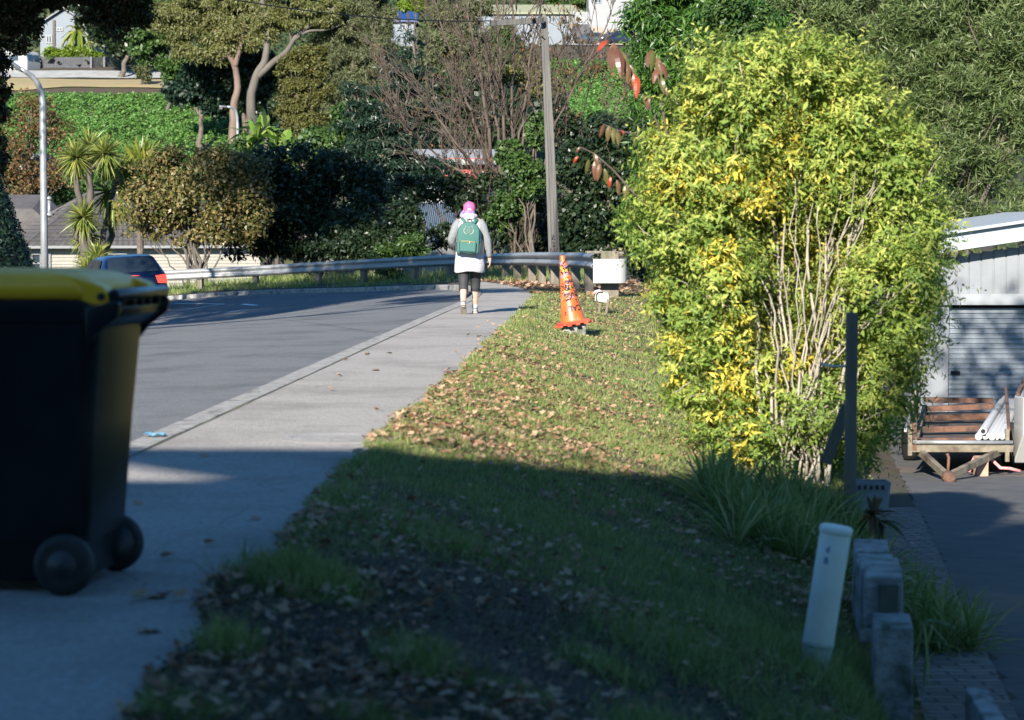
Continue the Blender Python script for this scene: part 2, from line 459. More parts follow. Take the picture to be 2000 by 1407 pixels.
M_PVC = mat("grey_duct", (0.5897, 0.6061, 0.5405), .5, (0.688, 0.7043, 0.6388), 5, 6, c3=(0.3604, 0.3767, 0.3112), s3=4, lo3=.6, hi3=.8)
M_PVCW = mat("white_pipe", (0.39, 0.4, 0.41), .4, (0.34, 0.35, 0.36), 4, 6, .5, .8)
M_BARK = mat("bark", (.06, .047, .036), .9, (.12, .10, .08), 5, 8, bump=.6, bscale=14)
M_BARKG = mat("pale_bark", (0.0567, 0.04725, 0.0378), .85, (0.09923, 0.08745, 0.07324), 3, 8, .35, .65, .4, 9, stretch=(0.2363, 0.2363, 0.08265), c3=(0.04016, 0.02599, 0.01772), s3=.8)
M_TWIG = mat("twig_bark", (0.04401, 0.02877, 0.02031), .85, (0.08128, 0.06093, 0.04739), 2, 5)
M_STEM = mat("shrub_stem", (0.195, 0.1725, 0.135), .8, (0.36, 0.3225, 0.2625), 5, 6)
M_CRACK = mat("joint_moss", (.16, .15, .07), .95, (.26, .235, .12), 12, 6)

LM_BUSH = leaf_mat("hedge_leaf", [(.16, .25, .055), (.28, .36, .08), (.39, .44, .10), (.50, .50, .13)], .45, .55, .2)
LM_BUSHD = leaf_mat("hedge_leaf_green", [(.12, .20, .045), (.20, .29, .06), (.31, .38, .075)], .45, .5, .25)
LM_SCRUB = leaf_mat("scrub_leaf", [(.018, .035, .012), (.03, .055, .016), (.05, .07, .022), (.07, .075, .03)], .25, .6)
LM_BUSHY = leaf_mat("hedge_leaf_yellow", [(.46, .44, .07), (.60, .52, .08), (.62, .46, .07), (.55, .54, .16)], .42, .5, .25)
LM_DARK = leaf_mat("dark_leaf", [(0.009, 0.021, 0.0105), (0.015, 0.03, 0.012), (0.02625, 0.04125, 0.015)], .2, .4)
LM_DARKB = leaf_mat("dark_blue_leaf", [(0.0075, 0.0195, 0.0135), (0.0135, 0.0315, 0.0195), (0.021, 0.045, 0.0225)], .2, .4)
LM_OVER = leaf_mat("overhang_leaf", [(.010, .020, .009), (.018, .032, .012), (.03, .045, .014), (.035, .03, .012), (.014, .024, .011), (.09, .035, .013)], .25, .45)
LM_BROWN = leaf_mat("brown_green_leaf", [(0.04, 0.056, 0.0144), (0.08, 0.088, 0.024), (0.16, 0.128, 0.048), (0.24, 0.176, 0.072), (0.048, 0.072, 0.016)], .3, .4)
LM_MID = leaf_mat("mid_leaf", [(0.024, 0.06, 0.0144), (0.044, 0.088, 0.02), (0.072, 0.12, 0.028)], .3, .45)
LM_OLIVE = leaf_mat("olive_leaf", [(0.075, 0.09, 0.02625), (0.1125, 0.12, 0.03375), (0.165, 0.1575, 0.05625)], .3, .5)
LM_GREY = leaf_mat("grey_green_leaf", [(0.06, 0.075, 0.03375), (0.09, 0.105, 0.045), (0.1275, 0.1312, 0.06)], .3, .55)
LM_CONIF = leaf_mat("bronze_conifer_leaf", [(0.04, 0.052, 0.012), (0.072, 0.076, 0.016), (0.112, 0.096, 0.024)], .2, .6)
LM_BOTTLE = leaf_mat("bottlebrush_leaf", [(0.04275, 0.076, 0.0209), (0.07125, 0.114, 0.03325), (0.114, 0.152, 0.05225), (0.1615, 0.19, 0.08075)], .3, .5)
LM_BAMB = leaf_mat("bamboo_leaf", [(.02, .06, .012), (.04, .10, .016), (.08, .16, .025)], .3, .4)
LM_CREEP = leaf_mat("creeper_leaf", [(.035, .095, .018), (.06, .15, .028), (.10, .21, .045), (.13, .22, .05)], .3, .5)
LM_RUST = leaf_mat("rust_leaf", [(.11, .045, .018), (.17, .08, .03), (.05, .06, .018), (.20, .11, .045), (.04, .055, .016), (.09, .05, .025)], .3, .55)
LM_CORD = leaf_mat("cabbage_leaf", [(0.096, 0.152, 0.032), (0.16, 0.208, 0.048), (0.24, 0.264, 0.08), (0.288, 0.272, 0.048)], .3, .4)
LM_PALM = leaf_mat("palm_leaf", [(.07, .13, .02), (.16, .20, .03), (.26, .25, .04)], .35, .4)
LM_BANANA = leaf_mat("banana_leaf", [(0.08, 0.176, 0.024), (0.144, 0.256, 0.04), (0.24, 0.288, 0.08)], .45, .4)
LM_LIME = leaf_mat("lime_leaf", [(0.096, 0.16, 0.016), (0.16, 0.224, 0.024)], .4, .5)
LM_GRASS = leaf_mat("grass_blade", [(0.0845, 0.1495, 0.0338), (0.1365, 0.2015, 0.0468), (0.2015, 0.2535, 0.0715), (0.364, 0.351, 0.156)], .35, .5)
LM_STRAW = leaf_mat("straw_blade", [(0.3, 0.225, 0.105), (0.48, 0.375, 0.18), (0.18, 0.135, 0.06)], .3, .6)
LM_LITTER = leaf_mat("fallen_leaf", [(0.2352, 0.1288, 0.0728), (0.3696, 0.2296, 0.14), (0.4704, 0.3248, 0.2128), (0.1456, 0.0784, 0.04704), (0.2912, 0.1512, 0.084)], .2, .6, .2)
LM_MULCH = leaf_mat("soil_crumb", [(.035, .022, .015), (.06, .04, .026), (.10, .065, .042), (.02, .013, .01), (.05, .03, .02)], .1, .8, .2)
LM_PERS = leaf_mat("drooping_leaf", [(0.08, 0.104, 0.024), (0.128, 0.096, 0.04), (0.16, 0.072, 0.048), (0.104, 0.048, 0.032)], .35, .35)
LM_RED = leaf_mat("red_leaf", [(0.3025, 0.022, 0.0165), (0.341, 0.066, 0.0275)], .4, .35)

# ---------------------------------------------------------------- the lie of the land
def axis(parts):
    out = []
    for a, b, s in parts: out += list(np.arange(a, b, s))
    return np.array(out + [parts[-1][1]])

def structure(o, label=None): return tag(o, label, None, None, "structure")

gx = axis([(-420, -120, 30), (-120, -40, 4), (-40, -14, 1.0), (-14, -3, .35), (-3, 5, .1), (5, 14, .4), (14, 44, 1.5), (44, 120, 6), (120, 420, 30)])
gy = axis([(-60, -8, 4), (-8, 3, .5), (3, 30, .14), (30, 48, .25), (48, 84, .6), (84, 310, 1.6), (310, 900, 30)])
GX, GY = np.meshgrid(gx, gy)
GZ = ground_z(GX.ravel(), GY.ravel())
V = np.column_stack([GX.ravel(), GY.ravel(), GZ])
nx, ny = len(gx), len(gy)
i, j = np.meshgrid(np.arange(nx - 1), np.arange(ny - 1)); a = (j * nx + i).ravel()
structure(mesh_np("ground", V, np.column_stack([a, a + 1, a + nx + 1, a + nx]), M_SOIL, smooth=True))

# kerb line in even steps
def resample(P, step):
    P = np.array(P, float); s = np.concatenate([[0], np.cumsum(np.linalg.norm(np.diff(P, axis=0), axis=1))])
    t = np.arange(0, s[-1], step)
    return np.column_stack([np.interp(t, s, P[:, k]) for k in range(P.shape[1])])

def smooth_line(P, n=3):
    for _ in range(n):
        Q = P.copy(); Q[1:-1] = .25 * P[:-2] + .5 * P[1:-1] + .25 * P[2:]; P = Q
    return P

KL = smooth_line(resample(KERB, .5), 6)
T = np.gradient(KL, axis=0); T /= np.linalg.norm(T, axis=1, keepdims=True)
NR = np.column_stack([T[:, 1], -T[:, 0]])        # to the right of the way: away from the road

def sweep(name, offs, m, zadd=0.0, i0=0, i1=None, zf=None):
    """a strip along the kerb line; offs: offset, height above the road surface"""
    P = KL[i0:i1]; R = NR[i0:i1]; rows = []
    for o, h in offs:
        q = P + R * o
        zz = (zf(q[:, 0], q[:, 1]) if zf else road_z(P[:, 0], P[:, 1])) + h
        rows.append(np.column_stack([q, zz]))
    k = len(rows); n = len(P)
    V = np.stack(rows, 1).reshape(-1, 3)
    ii, jj = np.meshgrid(np.arange(k - 1), np.arange(n - 1)); a = (jj * k + ii).ravel()
    return mesh_np(name, V, np.column_stack([a, a + 1, a + k + 1, a + k]), m)

structure(sweep("road", [(-o, 0) for o in np.linspace(11.5, 0, 24)] + [(.06, 0)], M_ASPH, zf=road_z))
kb = MB()
i0, i1 = 0, len(KL)
prof = [(0, -.06), (.01, .105), (.035, .124), (.20, .126), (.21, .0)]
k0 = 0; ln = 4
while k0 < i1 - ln:                                  # kerbstones about 2 m long with open joints
    Rr = []
    for k in range(k0, k0 + ln + 1):
        sh = .006 if k == k0 else (-.006 if k == k0 + ln else 0)
        z = float(road_z(KL[k, 0], KL[k, 1])) + random.uniform(-.002, .002)
        Rr.append([Vector((KL[k, 0] + NR[k, 0] * o + T[k, 0] * sh, KL[k, 1] + NR[k, 1] * o + T[k, 1] * sh, z + h)) for o, h in prof])
    kb.rings(Rr, True, True); k0 += ln
structure(kb.build("kerb", M_KERB))

ej = MB(); R = []
for k in range(0, 130):
    for q_ in range(5):
        t_ = q_ / 5; x = KL[k, 0] * (1 - t_) + KL[k + 1, 0] * t_; y = KL[k, 1] * (1 - t_) + KL[k + 1, 1] * t_
        z = float(road_z(x, y)); w = .035 + .03 * nz(x * 3, y, 4.3, 2) + .02 * nz(x, y, 13, 5)
        R.append([Vector((x - NR[k, 0] * (-.002), y, z + .05)), Vector((x - NR[k, 0] * max(w, .008), y, z + .004))])
ej.rings(R, False, False)
structure(ej.build("gutter_joint", mat("gutter_tar", (.015, .015, .015), .95, (.04, .038, .035), 30, 6)))

# footpath, ragged where the turf creeps over it
ys = np.concatenate([np.arange(-12, 4, .5), np.arange(4, 30, .12), np.arange(30, 57, .3)])
rows = []
for y in ys:
    ki = int(np.argmin(np.abs(KL[:160, 1] - y))) if y < 52 else int(np.argmin(np.abs(KL[:, 1] - y)))
    xl = np.interp(y, KL[:130, 1], KL[:130, 0]) + .212
    xr = max(path_edge(y) + float(edge_wob(y)), xl + .05)
    f = np.linspace(0, 1, 9)
    for t in f:
        x = xl + (xr - xl) * t
        rows.append((x, y, float(road_z(x, y)) + .12 - (.0 if t < 1 else .004)))
V = np.array(rows); k = 9; n = len(ys)
ii, jj = np.meshgrid(np.arange(k - 1), np.arange(n - 1)); a = (jj * k + ii).ravel()
structure(mesh_np("footpath", V, np.column_stack([a, a + 1, a + k + 1, a + k]), M_PATH))
# mossy joint between kerb and path
mj = MB(); R = []
for y in np.arange(4, 36, .25):
    x = np.interp(y, KL[:130, 1], KL[:130, 0]) + .212; w = -.002 + .010 * nz(x, y, 1.3) + .006 * nz(x, y, 5)
    z = float(road_z(x, y)) + .1265
    R.append([Vector((x - .002, y, z)), Vector((x + max(w, .001), y, z - .002))])
mj.rings(R, False, False)
structure(mj.build("path_joint", M_CRACK))

# driveway
ys = np.arange(-8, 40.5, .5); us = np.linspace(0, 6.3, 14); rows = []
for y in ys:
    for u in us:
        x = drive_edge(y) + u + (.03 * nz(0, y, 2.5, 4) if u == 0 else 0)
        rows.append((x, y, float(drive_z(y)) + .012 * nz(x, y, .8)))
V = np.array(rows); k = len(us); n = len(ys)
ii, jj = np.meshgrid(np.arange(k - 1), np.arange(n - 1)); a = (jj * k + ii).ravel()
structure(mesh_np("driveway", V, np.column_stack([a, a + 1, a + k + 1, a + k]), M_DRIVE, smooth=True))

def brick_mat(name, c1, c2, mortar, sx=2.2, bw=.22, rh=.11):
    m, N, L, B = new_mat(name)
    tc = N.new("ShaderNodeTexCoord"); b = N.new("ShaderNodeTexBrick"); L.new(tc.outputs["Object"], b.inputs["Vector"])
    b.inputs["Scale"].default_value = 1.0; b.inputs["Brick Width"].default_value = bw; b.inputs["Row Height"].default_value = rh
    b.inputs["Mortar Size"].default_value = .008; b.inputs["Color1"].default_value = (*c1, 1); b.inputs["Color2"].default_value = (*c2, 1); b.inputs["Mortar"].default_value = (*mortar, 1)
    t = N.new("ShaderNodeTexNoise"); t.inputs["Scale"].default_value = 9; L.new(tc.outputs["Object"], t.inputs["Vector"])
    mx = N.new("ShaderNodeMix"); mx.data_type = 'RGBA'; mx.blend_type = 'MULTIPLY'; mx.inputs[0].default_value = .7
    L.new(b.outputs[0], mx.inputs[6]); L.new(t.outputs["Fac"], mx.inputs[7]); L.new(mx.outputs[2], B.inputs["Base Color"])
    B.inputs["Roughness"].default_value = .9
    bp = N.new("ShaderNodeBump"); bp.inputs["Strength"].default_value = .6; bp.inputs["Distance"].default_value = .01; bp.invert = True
    L.new(b.outputs["Fac"], bp.inputs["Height"]); L.new(bp.outputs[0], B.inputs["Normal"])
    return m
M_BRICK = brick_mat("paver", (.16, .12, .10), (.28, .22, .19), (.03, .035, .02))
rows = []; ys = np.arange(4, 24, .4)
for y in ys:
    for u in (-.42, -.28, -.14, 0.0):
        rows.append((drive_edge(y) + u, y, float(drive_z(y)) + .016 + .006 * nz(u * 9, y, 2)))
V = np.array(rows); k = 4; n = len(ys)
ii, jj = np.meshgrid(np.arange(k - 1), np.arange(n - 1)); a = (jj * k + ii).ravel()
structure(mesh_np("paver_strip", V, np.column_stack([a, a + 1, a + k + 1, a + k]), M_BRICK))

# painted lines
def on_road(px, py):
    a = at(px, py, 1.0); ys = np.linspace(20, 75, 2200); X = a.x * ys; Z = CAMZ + (a.z - CAMZ) * ys
    i = int(np.argmax(Z < road_z(X, ys))); return Vector((X[i], ys[i], 0))
rm = MB()
for (p, q, w) in [((341, 593), (438, 594.5), .10), ((438, 594.5), (341, 608), .10), ((474, 594.5), (501, 597), .14), ((441, 611), (483, 605), .14), ((274, 631), (306, 627.5), .14), ((520, 573), (545, 572), .10)]:
    A = on_road(*p); B_ = on_road(*q); d = (B_ - A).normalized(); s = Vector((-d.y, d.x, 0)) * w / 2
    m_ = 6; R = []
    for t in np.linspace(0, 1, m_):
        c = A.lerp(B_, t); r = []
        for e in (c + s, c - s): r.append(Vector((e.x, e.y, float(road_z(e.x, e.y)) + .005)))
        R.append(r)
    rm.rings(R, False, False)
structure(rm.build("road_marking", M_WHITE))

ts = MB(); R = []
for t in np.linspace(0, 1, 14):
    c = on_road(280, 626).lerp(on_road(735, 651), t); w = .022 + .012 * nz(c.x, c.y, 2)
    R.append([Vector((c.x, c.y - w, float(road_z(c.x, c.y - w)) + .0045)), Vector((c.x, c.y + w, float(road_z(c.x, c.y + w)) + .0045))])
ts.rings(R, False, False); structure(ts.build("tar_seam", mat("tar_seam", (.03, .03, .032), .9, (.06, .06, .062), 20, 5)))

# pale dry lawn, hillside drive and creeper-clad banks on the far hill
def drape(name, x0, x1, y0, y1, m, add=.08, sx=1.2, sy=.8, wob=.6):
    xs = np.arange(x0, x1, sx); ys = np.arange(y0, y1 + .01, sy); rows = []
    for y in ys:
        for x in xs:
            yy = y + (wob * nz(x, 0, .25, 2) if y in (ys[0],) else 0)
            rows.append((x, yy, float(ground_z(np.array([x]), np.array([yy]))[0]) + add))
    k = len(xs); n = len(ys); ii, jj = np.meshgrid(np.arange(k - 1), np.arange(n - 1)); a = (jj * k + ii).ravel()
    return structure(mesh_np(name, np.array(rows), np.column_stack([a, a + 1, a + k + 1, a + k]), m, smooth=True))
M_DRY = mat("dry_lawn", (0.24, 0.176, 0.096), .95, (0.176, 0.16, 0.064), .6, 8, .35, .7, .5, 8)
M_HILLROAD = mat("hill_road_concrete", (0.272, 0.272, 0.264), .9, (0.208, 0.208, 0.2), 1, 6)
drape("lawn", -52, -28, 198.4, 204.8, M_DRY)
drape("hill_road", -52, -24.5, 205.2, 209.6, M_HILLROAD, .12)
drape("parking_pad", 3, 24, 285, 298, M_HILLROAD, .12, 1.5, 1.0)
# ---------------------------------------------------------------- wheelie bin
def rrect(x0, x1, y0, y1, z, r, n=5):
    P = []
    for cx, cy, a0 in ((x1 - r, y1 - r, 0), (x0 + r, y1 - r, 90), (x0 + r, y0 + r, 180), (x1 - r, y0 + r, 270)):
        for k in range(n + 1):
            a = math.radians(a0 + 90 * k / n); P.append(Vector((cx + r * math.cos(a), cy + r * math.sin(a), z)))
    return P
BX, BY = -1.332, 7.27
binr = root("wheelie_bin", "black wheelie bin with yellow lid parked on the footpath", "bin", (BX, BY, 0))
binr.location.z = 0.0
BM = Matrix.Translation((BX, BY, 0)) @ Matrix.Rotation(math.radians(-7.5), 4, 'Z')
# local: +x is the wheel side, y from the near side inward; body spans x -.72..0 at the rim
b = MB(); R = []
for z, x0, x1, y0, y1, r in ((.035, -.60, -.085, .05, .50, .05), (.16, -.62, -.075, .045, .505, .05), (.165, -.625, -.055, .04, .51, .055), (.55, -.67, -.03, .02, .54, .06), (.88, -.71, .0, .0, .56, .06), (.885, -.72, .012, -.012, .572, .065), (.95, -.725, .015, -.015, .575, .065), (.955, -.70, .0, .0, .56, .06)):
    R.append(rrect(x0, x1, y0, y1, z, r))
b.rings(R).xf(BM).build("body", M_BLACKP, binr, smooth=True, bevel=.006)
b = MB(); R = []
for z, x0, x1, y0, y1, r in ((.957, -.735, -.02, -.022, .582, .05), (.990, -.742, -.01, -.026, .586, .06), (1.022, -.735, -.03, -.02, .58, .08), (1.042, -.66, -.09, .04, .52, .10), (1.050, -.58, -.16, .10, .46, .10)):
    R.append(rrect(x0, x1, y0, y1, z, r))
lid = b.rings(R).xf(BM).build("lid", M_YELP, binr, smooth=True)
for y0 in (-.012, .48):                               # hinge arms of the lid
    h = MB()
    pr = [(-.20, .965), (-.20, 1.028), (-.10, 1.036), (-.02, 1.015), (.025, .998), (.052, .972), (.048, .944), (.025, .93), (-.01, .938), (-.06, .957)]
    h.prism([Vector((x, y0, z)) for x, z in pr], (0, .085, 0)).xf(BM).build("hinge_arm", M_YELP, lid, bevel=.01)
    h = MB(); h.lathe([(0, -.007), (.013, -.007), (.013, .003)], (.025, y0 - .001, .965), (0, 1, 0), 12, cap=False)
    h.xf(BM).build("hinge_pin", M_RUB, lid)
b = MB(); b.tube([(.062, -.01, .968), (.062, .57, .968)], .021, 14)
for y in (.075, .19, .28, .37, .48): b.box((.045, y, .955), (.06, .016, .05))
for y in (.0, .56):
    b.prism([Vector((x, y - .012, z)) for x, z in ((-.03, .93), (.07, .955), (.085, .94), (.075, .90), (.01, .85), (-.03, .80))], (0, .024, 0))
b.prism([Vector((x, .0, z)) for x, z in ((.0, .92), (.07, .93), (.06, .90), (.004, .86))], (0, .56, 0))
b.xf(BM).build("handle", M_BLACKP, binr, bevel=.005, smooth=True)
b = MB(); b.tube([(-.112, -.02, .10), (-.112, .57, .10)], .012, 10); b.xf(BM).build("axle", M_GALV, binr, smooth=True)
for y, s in ((.0, 1), (.545, -1)):
    w = MB(); w.lathe([(.070, -.028), (.090, -.026), (.099, -.012), (.100, 0), (.099, .012), (.090, .026), (.070, .028)], (-.112, y, .10), (0, 1, 0), 36)
    wo = w.xf(BM).build("wheel", M_RUB, binr, smooth=True)
    w = MB(); w.lathe([(.016, -.040), (.020, -.036), (.045, -.034), (.050, -.026), (.066, -.022), (.072, -.030), (.074, .030), (0.0, .034)] if s > 0 else [(.016, .040), (.05, .03), (.072, .03), (.074, -.03), (0, -.034)], (-.112, y, .10), (0, 1, 0), 36)
    w.xf(BM).build("hub", M_HUB, wo, smooth=True)

# ---------------------------------------------------------------- things on the footpath
c = gp(662, 857)
mh = root("manhole_cover", "round concrete manhole cover set flush in the footpath", "manhole cover", (c.x, c.y, c.z))
M_MH = grain_mat("cover_concrete", (.20, .195, .185), (.31, .30, .29), 90, (.16, .15, .14), .9, .6) if True else mat("cover_concrete", (0.375, 0.3625, 0.3375), .9, (0.275, 0.2625, 0.25), 14, 8, bump=.4, bscale=60, bdist=.004)
m = MB(); m.lathe([(.34, -.02), (.34, .002), (.27, .003), (.268, -.001)], (c.x, c.y, c.z), n=40, cap=False); m.build("ring", M_MH, mh)
m = MB(); m.lathe([(.262, -.01), (.262, .003), (.20, .004), (.195, .002), (.14, .002), (.135, .004), (0.01, .004)], (c.x, c.y, c.z), n=40, cap=False); m.build("cover", M_MH, mh)
c = gp(299, 856)
m = MB(); Rr = []
for k in range(5):
    x = c.x - .055 + k * .03
    Rr.append([Vector((x, c.y - .05, .132 - .12 + .12 + .002 * k)), Vector((x + .008, c.y - .02, .012 + .012 * (k % 2))), Vector((x + .004, c.y + .03, .018 + .014 * ((k + 1) % 2))), Vector((x, c.y + .06, .01))])
for r in Rr:
    for p in r: p.z = .012 + .018 * abs(math.sin(p.x * 60 + p.y * 30))
m.rings(Rr, False, False)
o = m.build("litter", mat("blue_wrapper", (.10, .32, .50), .35, (.25, .5, .66), 20, 3), loc=(c.x, c.y, .0), smooth=True)
o.location.z = .0
tag(o, "crumpled pale blue wrapper lying on the kerb", "litter")

# ---------------------------------------------------------------- guardrail
RP = [(-16, 70.4), (-10.3, 68.4), (-8, 67.9), (-6.06, 67.2), (-4.46, 66.0), (-3, 64.7), (-1.7, 63), (-.49, 60.3), (.35, 55.5), (.85, 51.5), (1.12, 48.5), (1.40, 45.8), (1.57, 44.2), (1.62, 43.3)]
RZ = [-.35, .035, .15, .275, .375, .47, .555, .605, .68, .72, .745, .76, .765, .765]
rail = resample([(a[0], a[1], z) for a, z in zip(RP, RZ)], .35)
rail = smooth_line(rail, 4)
gr = root("guardrail", "weathered steel guardrail on timber posts round the outside of the bend", "guardrail", (-1.7, 63, -.2))
prof = [(0, 0), (-.012, -.012), (-.075, -.05), (-.08, -.085), (-.02, -.125), (-.008, -.155), (-.02, -.185), (-.08, -.225), (-.075, -.26), (-.012, -.298), (0, -.31)]
g = MB(); R = []
for k in range(len(rail)):
    t = rail[min(k + 1, len(rail) - 1)] - rail[max(k - 1, 0)]; t /= np.linalg.norm(t[:2])
    nrm = Vector((-t[1], t[0], 0)); p = Vector(rail[k])     # nrm points away from the road
    wv = .005 * math.sin(k * 1.7)
    R.append([p + nrm * (o + wv) + Vector((0, 0, h)) for o, h in prof] + [p + nrm * (o + wv + .006) + Vector((0, 0, h)) for o, h in reversed(prof)])
g.rings(R).build("beam", M_GALV, gr, smooth=True)
bolt = MB()
def rail_at(s):
    return Vector(rail[min(int(s / .35), len(rail) - 1)])
L_r = len(rail) * .35; s = 1.2
while s < L_r - 1.0:
    k = min(int(s / .35), len(rail) - 2); p = Vector(rail[k]); t = rail[k + 1] - rail[k]; a = math.atan2(t[1], t[0])
    nrm = Vector((-t[1], t[0], 0)).normalized(); q = p + nrm * .13
    po = MB(); po.box((q.x, q.y, q.z - .48), (.15, .18, .96), a + random.uniform(-.05, .05)); po.box((p.x + nrm.x * .03, p.y + nrm.y * .03, p.z - .16), (.10, .06, .30), a)
    po.build("post", M_TIMBER, gr, bevel=.01)
    s += 1.95
# bull-nose end plate, bent round, on its own stout post
p = Vector((1.93, 43.2, 0)); g = MB(); R = []
zt, zb = 1.17 - (506 - 454) * 43 / FPX, 1.17 - (553 - 454) * 43 / FPX
for k in range(25):
    t = k / 24
    if t < .45: x = 1.53 + .42 * t / .45; y = 42.95
    else:
        a = (t - .45) / .55 * math.pi; x = 1.95 + .225 * math.sin(a); y = 43.175 - .225 * math.cos(a)
    R.append([Vector((x, y, zt)), Vector((x, y, zb)), Vector((x, y + .006 if t < .45 else y, zb)), Vector((x, y + .006 if t < .45 else y, zt))])
for r in R[11:]:
    cx, cy = 1.95, 43.175
    for q, f in ((2, .955), (3, .955)): r[q] = Vector((cx + (r[1].x - cx) * f, cy + (r[1].y - cy) * f, r[q].z))
g.rings(R).build("end_plate", M_WPLATE, gr, smooth=False)
for bx, by in ((1.69, 42.945), (1.95, 42.945)):
    pass
g = MB(); g.box((1.86, 43.36, .31), (.34, .24, 1.0)); g.build("end_post", M_TIMBER, gr, bevel=.02)
g = MB(); g.box((1.66, 43.55, .79), (.50, .22, .05), .15); g.box((2.00, 43.6, .775), (.30, .2, .05), -.1); g.build("timber_cap", M_TIMBER, gr, bevel=.01)
# faint scribble on the plate
M_SCRIB = mat("faded_blue_ink", (0.25, 0.3, 0.36), .6)
sc = MB()
for pts in ([(1.57, .45), (1.60, .53), (1.585, .40), (1.60, .33)], [(1.62, .47), (1.70, .52), (1.68, .43), (1.76, .50)], [(1.79, .42), (1.80, .55), (1.84, .47), (1.87, .53), (1.88, .40)]):
    sc.tube([(x, 42.949, z) for x, z in pts], .008, 5)
sc.build("scribble", M_SCRIB, gr)

# small knocked-over marker: a bent white sheet over two stakes
D = 36.4; b0 = at(1176, 604, D)
sg = root("bent_marker", "small bent white sheet sagging over two short timber stakes on the leafy verge", "marker", (b0.x, D, gz(b0.x, D)))
zg = gz(b0.x, D)
def P3(px, py, y=D): return at(px, py, y)
m = MB()
for (x0, y0, x1, y1, d) in ((1182, 609, 1188, 585, 0), (1168, 600, 1175, 574, .10)):
    q0 = P3(x0, y0, D + d); q0.z = gz(q0.x, q0.y) - .08
    m.bar(q0, P3(x1, y1, D + d), .05, .035)
m.build("stake", M_TIMBER, sg, bevel=.004)
m = MB(); R = []
for k, (x, y) in enumerate([(1162, 588), (1163, 575), (1168, 569), (1178, 568), (1187, 570), (1190, 579), (1189, 590), (1185, 597)]):
    R.append([P3(x, y, D - .05 + .02 * k), P3(x + 1, y + .5, D + .12 + .02 * k)])
m.rings(R, False, False); m.add([P3(1164, 578, D + .02), P3(1170, 570, D + .03), P3(1187, 571, D + .05), P3(1190, 582, D + .06), P3(1186, 592, D + .06), P3(1168, 589, D + .03)], [(0, 1, 2, 3, 4, 5)]); o = m.build("bent_sheet", M_WPLATE, sg); so = o.modifiers.new("solid", 'SOLIDIFY'); so.thickness = .008
m = MB(); m.tube([P3(1158, 574), P3(1163, 570), P3(1171, 568), P3(1176, 570)], [.012, .022, .022, .01], 8, sq=.6); m.build("pink_tab", mat("faded_pink", (.55, .33, .32), .6), sg, smooth=True)

# ---------------------------------------------------------------- cone on its block
c = gp(1120, 652); D = c.y
cone = root("traffic_cone", "orange traffic cone covered in graffiti leaning on a concrete stub", "cone", (c.x, c.y, c.z + .11))
M_CONE = mat("cone_orange", (0.4464, 0.0806, 0.0155), .45, (0.496, 0.124, 0.0217), 5, 6, .35, .7, c3=(0.496, 0.186, 0.1364), s3=5, lo3=.58, hi3=.7)
M_CONER = mat("cone_base_red", (0.42, 0.051, 0.024), .5, (0.468, 0.084, 0.042), 6, 5)
M_INK = mat("black_marker_ink", (.012, .010, .012), .6)
M_INKP = mat("pink_paint", (0.372, 0.132, 0.204), .6, (0.42, 0.21, 0.27), 12, 4)
M_INKY = mat("yellow_paint", (0.45, 0.3, 0.036), .6, (0.48, 0.252, 0.06), 12, 4)
tilt = Matrix.Translation((c.x, c.y, c.z + .125)) @ Matrix.Rotation(math.radians(-9.5), 4, 'Y') @ Matrix.Rotation(math.radians(14), 4, 'Z')
HC = .88
def crad(z): return .152 - (.152 - .034) * (z - .05) / (HC - .05)
m = MB(); m.lathe([(.165, .02), (.160, .045), (.152, .05), (.034, HC), (.026, HC + .008), (.022, HC - .02), (.13, .0)], n=40, cap=False)
m.xf(tilt).build("body", M_CONE, cone, smooth=True, bevel=.002)
m = MB(); R = []
for z, r in ((.0, .19), (.028, .195), (.04, .18)): R.append(rrect(-r, r, -r, r, z, .04, 4))
m.rings(R)
for sx in (-1, 1):
    for q in (-.11, 0, .11):
        m.box((sx * .2, q, -.004), (.05, .05, .026)); m.box((q, sx * .2, -.004), (.05, .05, .026))
m.xf(tilt).build("base", M_CONER, cone, bevel=.006)

def text_mesh(s, size):
    cu = bpy.data.curves.new("lettering", 'FONT'); cu.body = s; cu.size = size; cu.align_x = 'CENTER'; cu.offset = size * .03
    o = link(bpy.data.objects.new("lettering", cu)); dg = bpy.context.evaluated_depsgraph_get()
    me = bpy.data.meshes.new_from_object(o.evaluated_get(dg))
    V = [v.co.copy() for v in me.vertices]; Fs = [tuple(p.vertices) for p in me.polygons]
    bpy.data.objects.remove(o); bpy.data.curves.remove(cu); bpy.data.meshes.remove(me)
    return V, Fs
def on_cone(u, z, lift=.0025):
    r = crad(z) + lift; a = -math.pi / 2 + u / r
    return Vector((r * math.cos(a), r * math.sin(a), z))
m = MB()
for s, size, z0, u0, flip in (("CAL", .10, .165, .03, True), ("L", .075, .262, .06, True), ("OW", .095, .345, .04, True), ("Z", .06, .13, -.12, False), ("SO", .085, .44, -.005, False), ("n7", .07, .36, -.06, False), ("CAN", .055, .53, .02, False), ("ro", .06, .71, .0, False), ("s", .04, .80, .01, False)):
    V, Fs = text_mesh(s, size)
    W_ = [on_cone(u0 + (-p.x if flip else p.x), z0 + (-p.y + size * .7 if flip else p.y)) for p in V]
    m.add(W_, Fs)
for _ in range(60):                                     # scribble over the upper half
    z = random.uniform(.3, .84); u = random.uniform(-.10, .10) * crad(z) / .1; pts = [(u, z)]
    for _k in range(4): pts.append((pts[-1][0] + random.uniform(-.022, .022), pts[-1][1] + random.uniform(-.016, .016)))
    m.tube([on_cone(a, min(z_, .86), .001) for a, z_ in pts], .0062, 4)
m.xf(tilt).build("black_lettering", M_INK, cone)
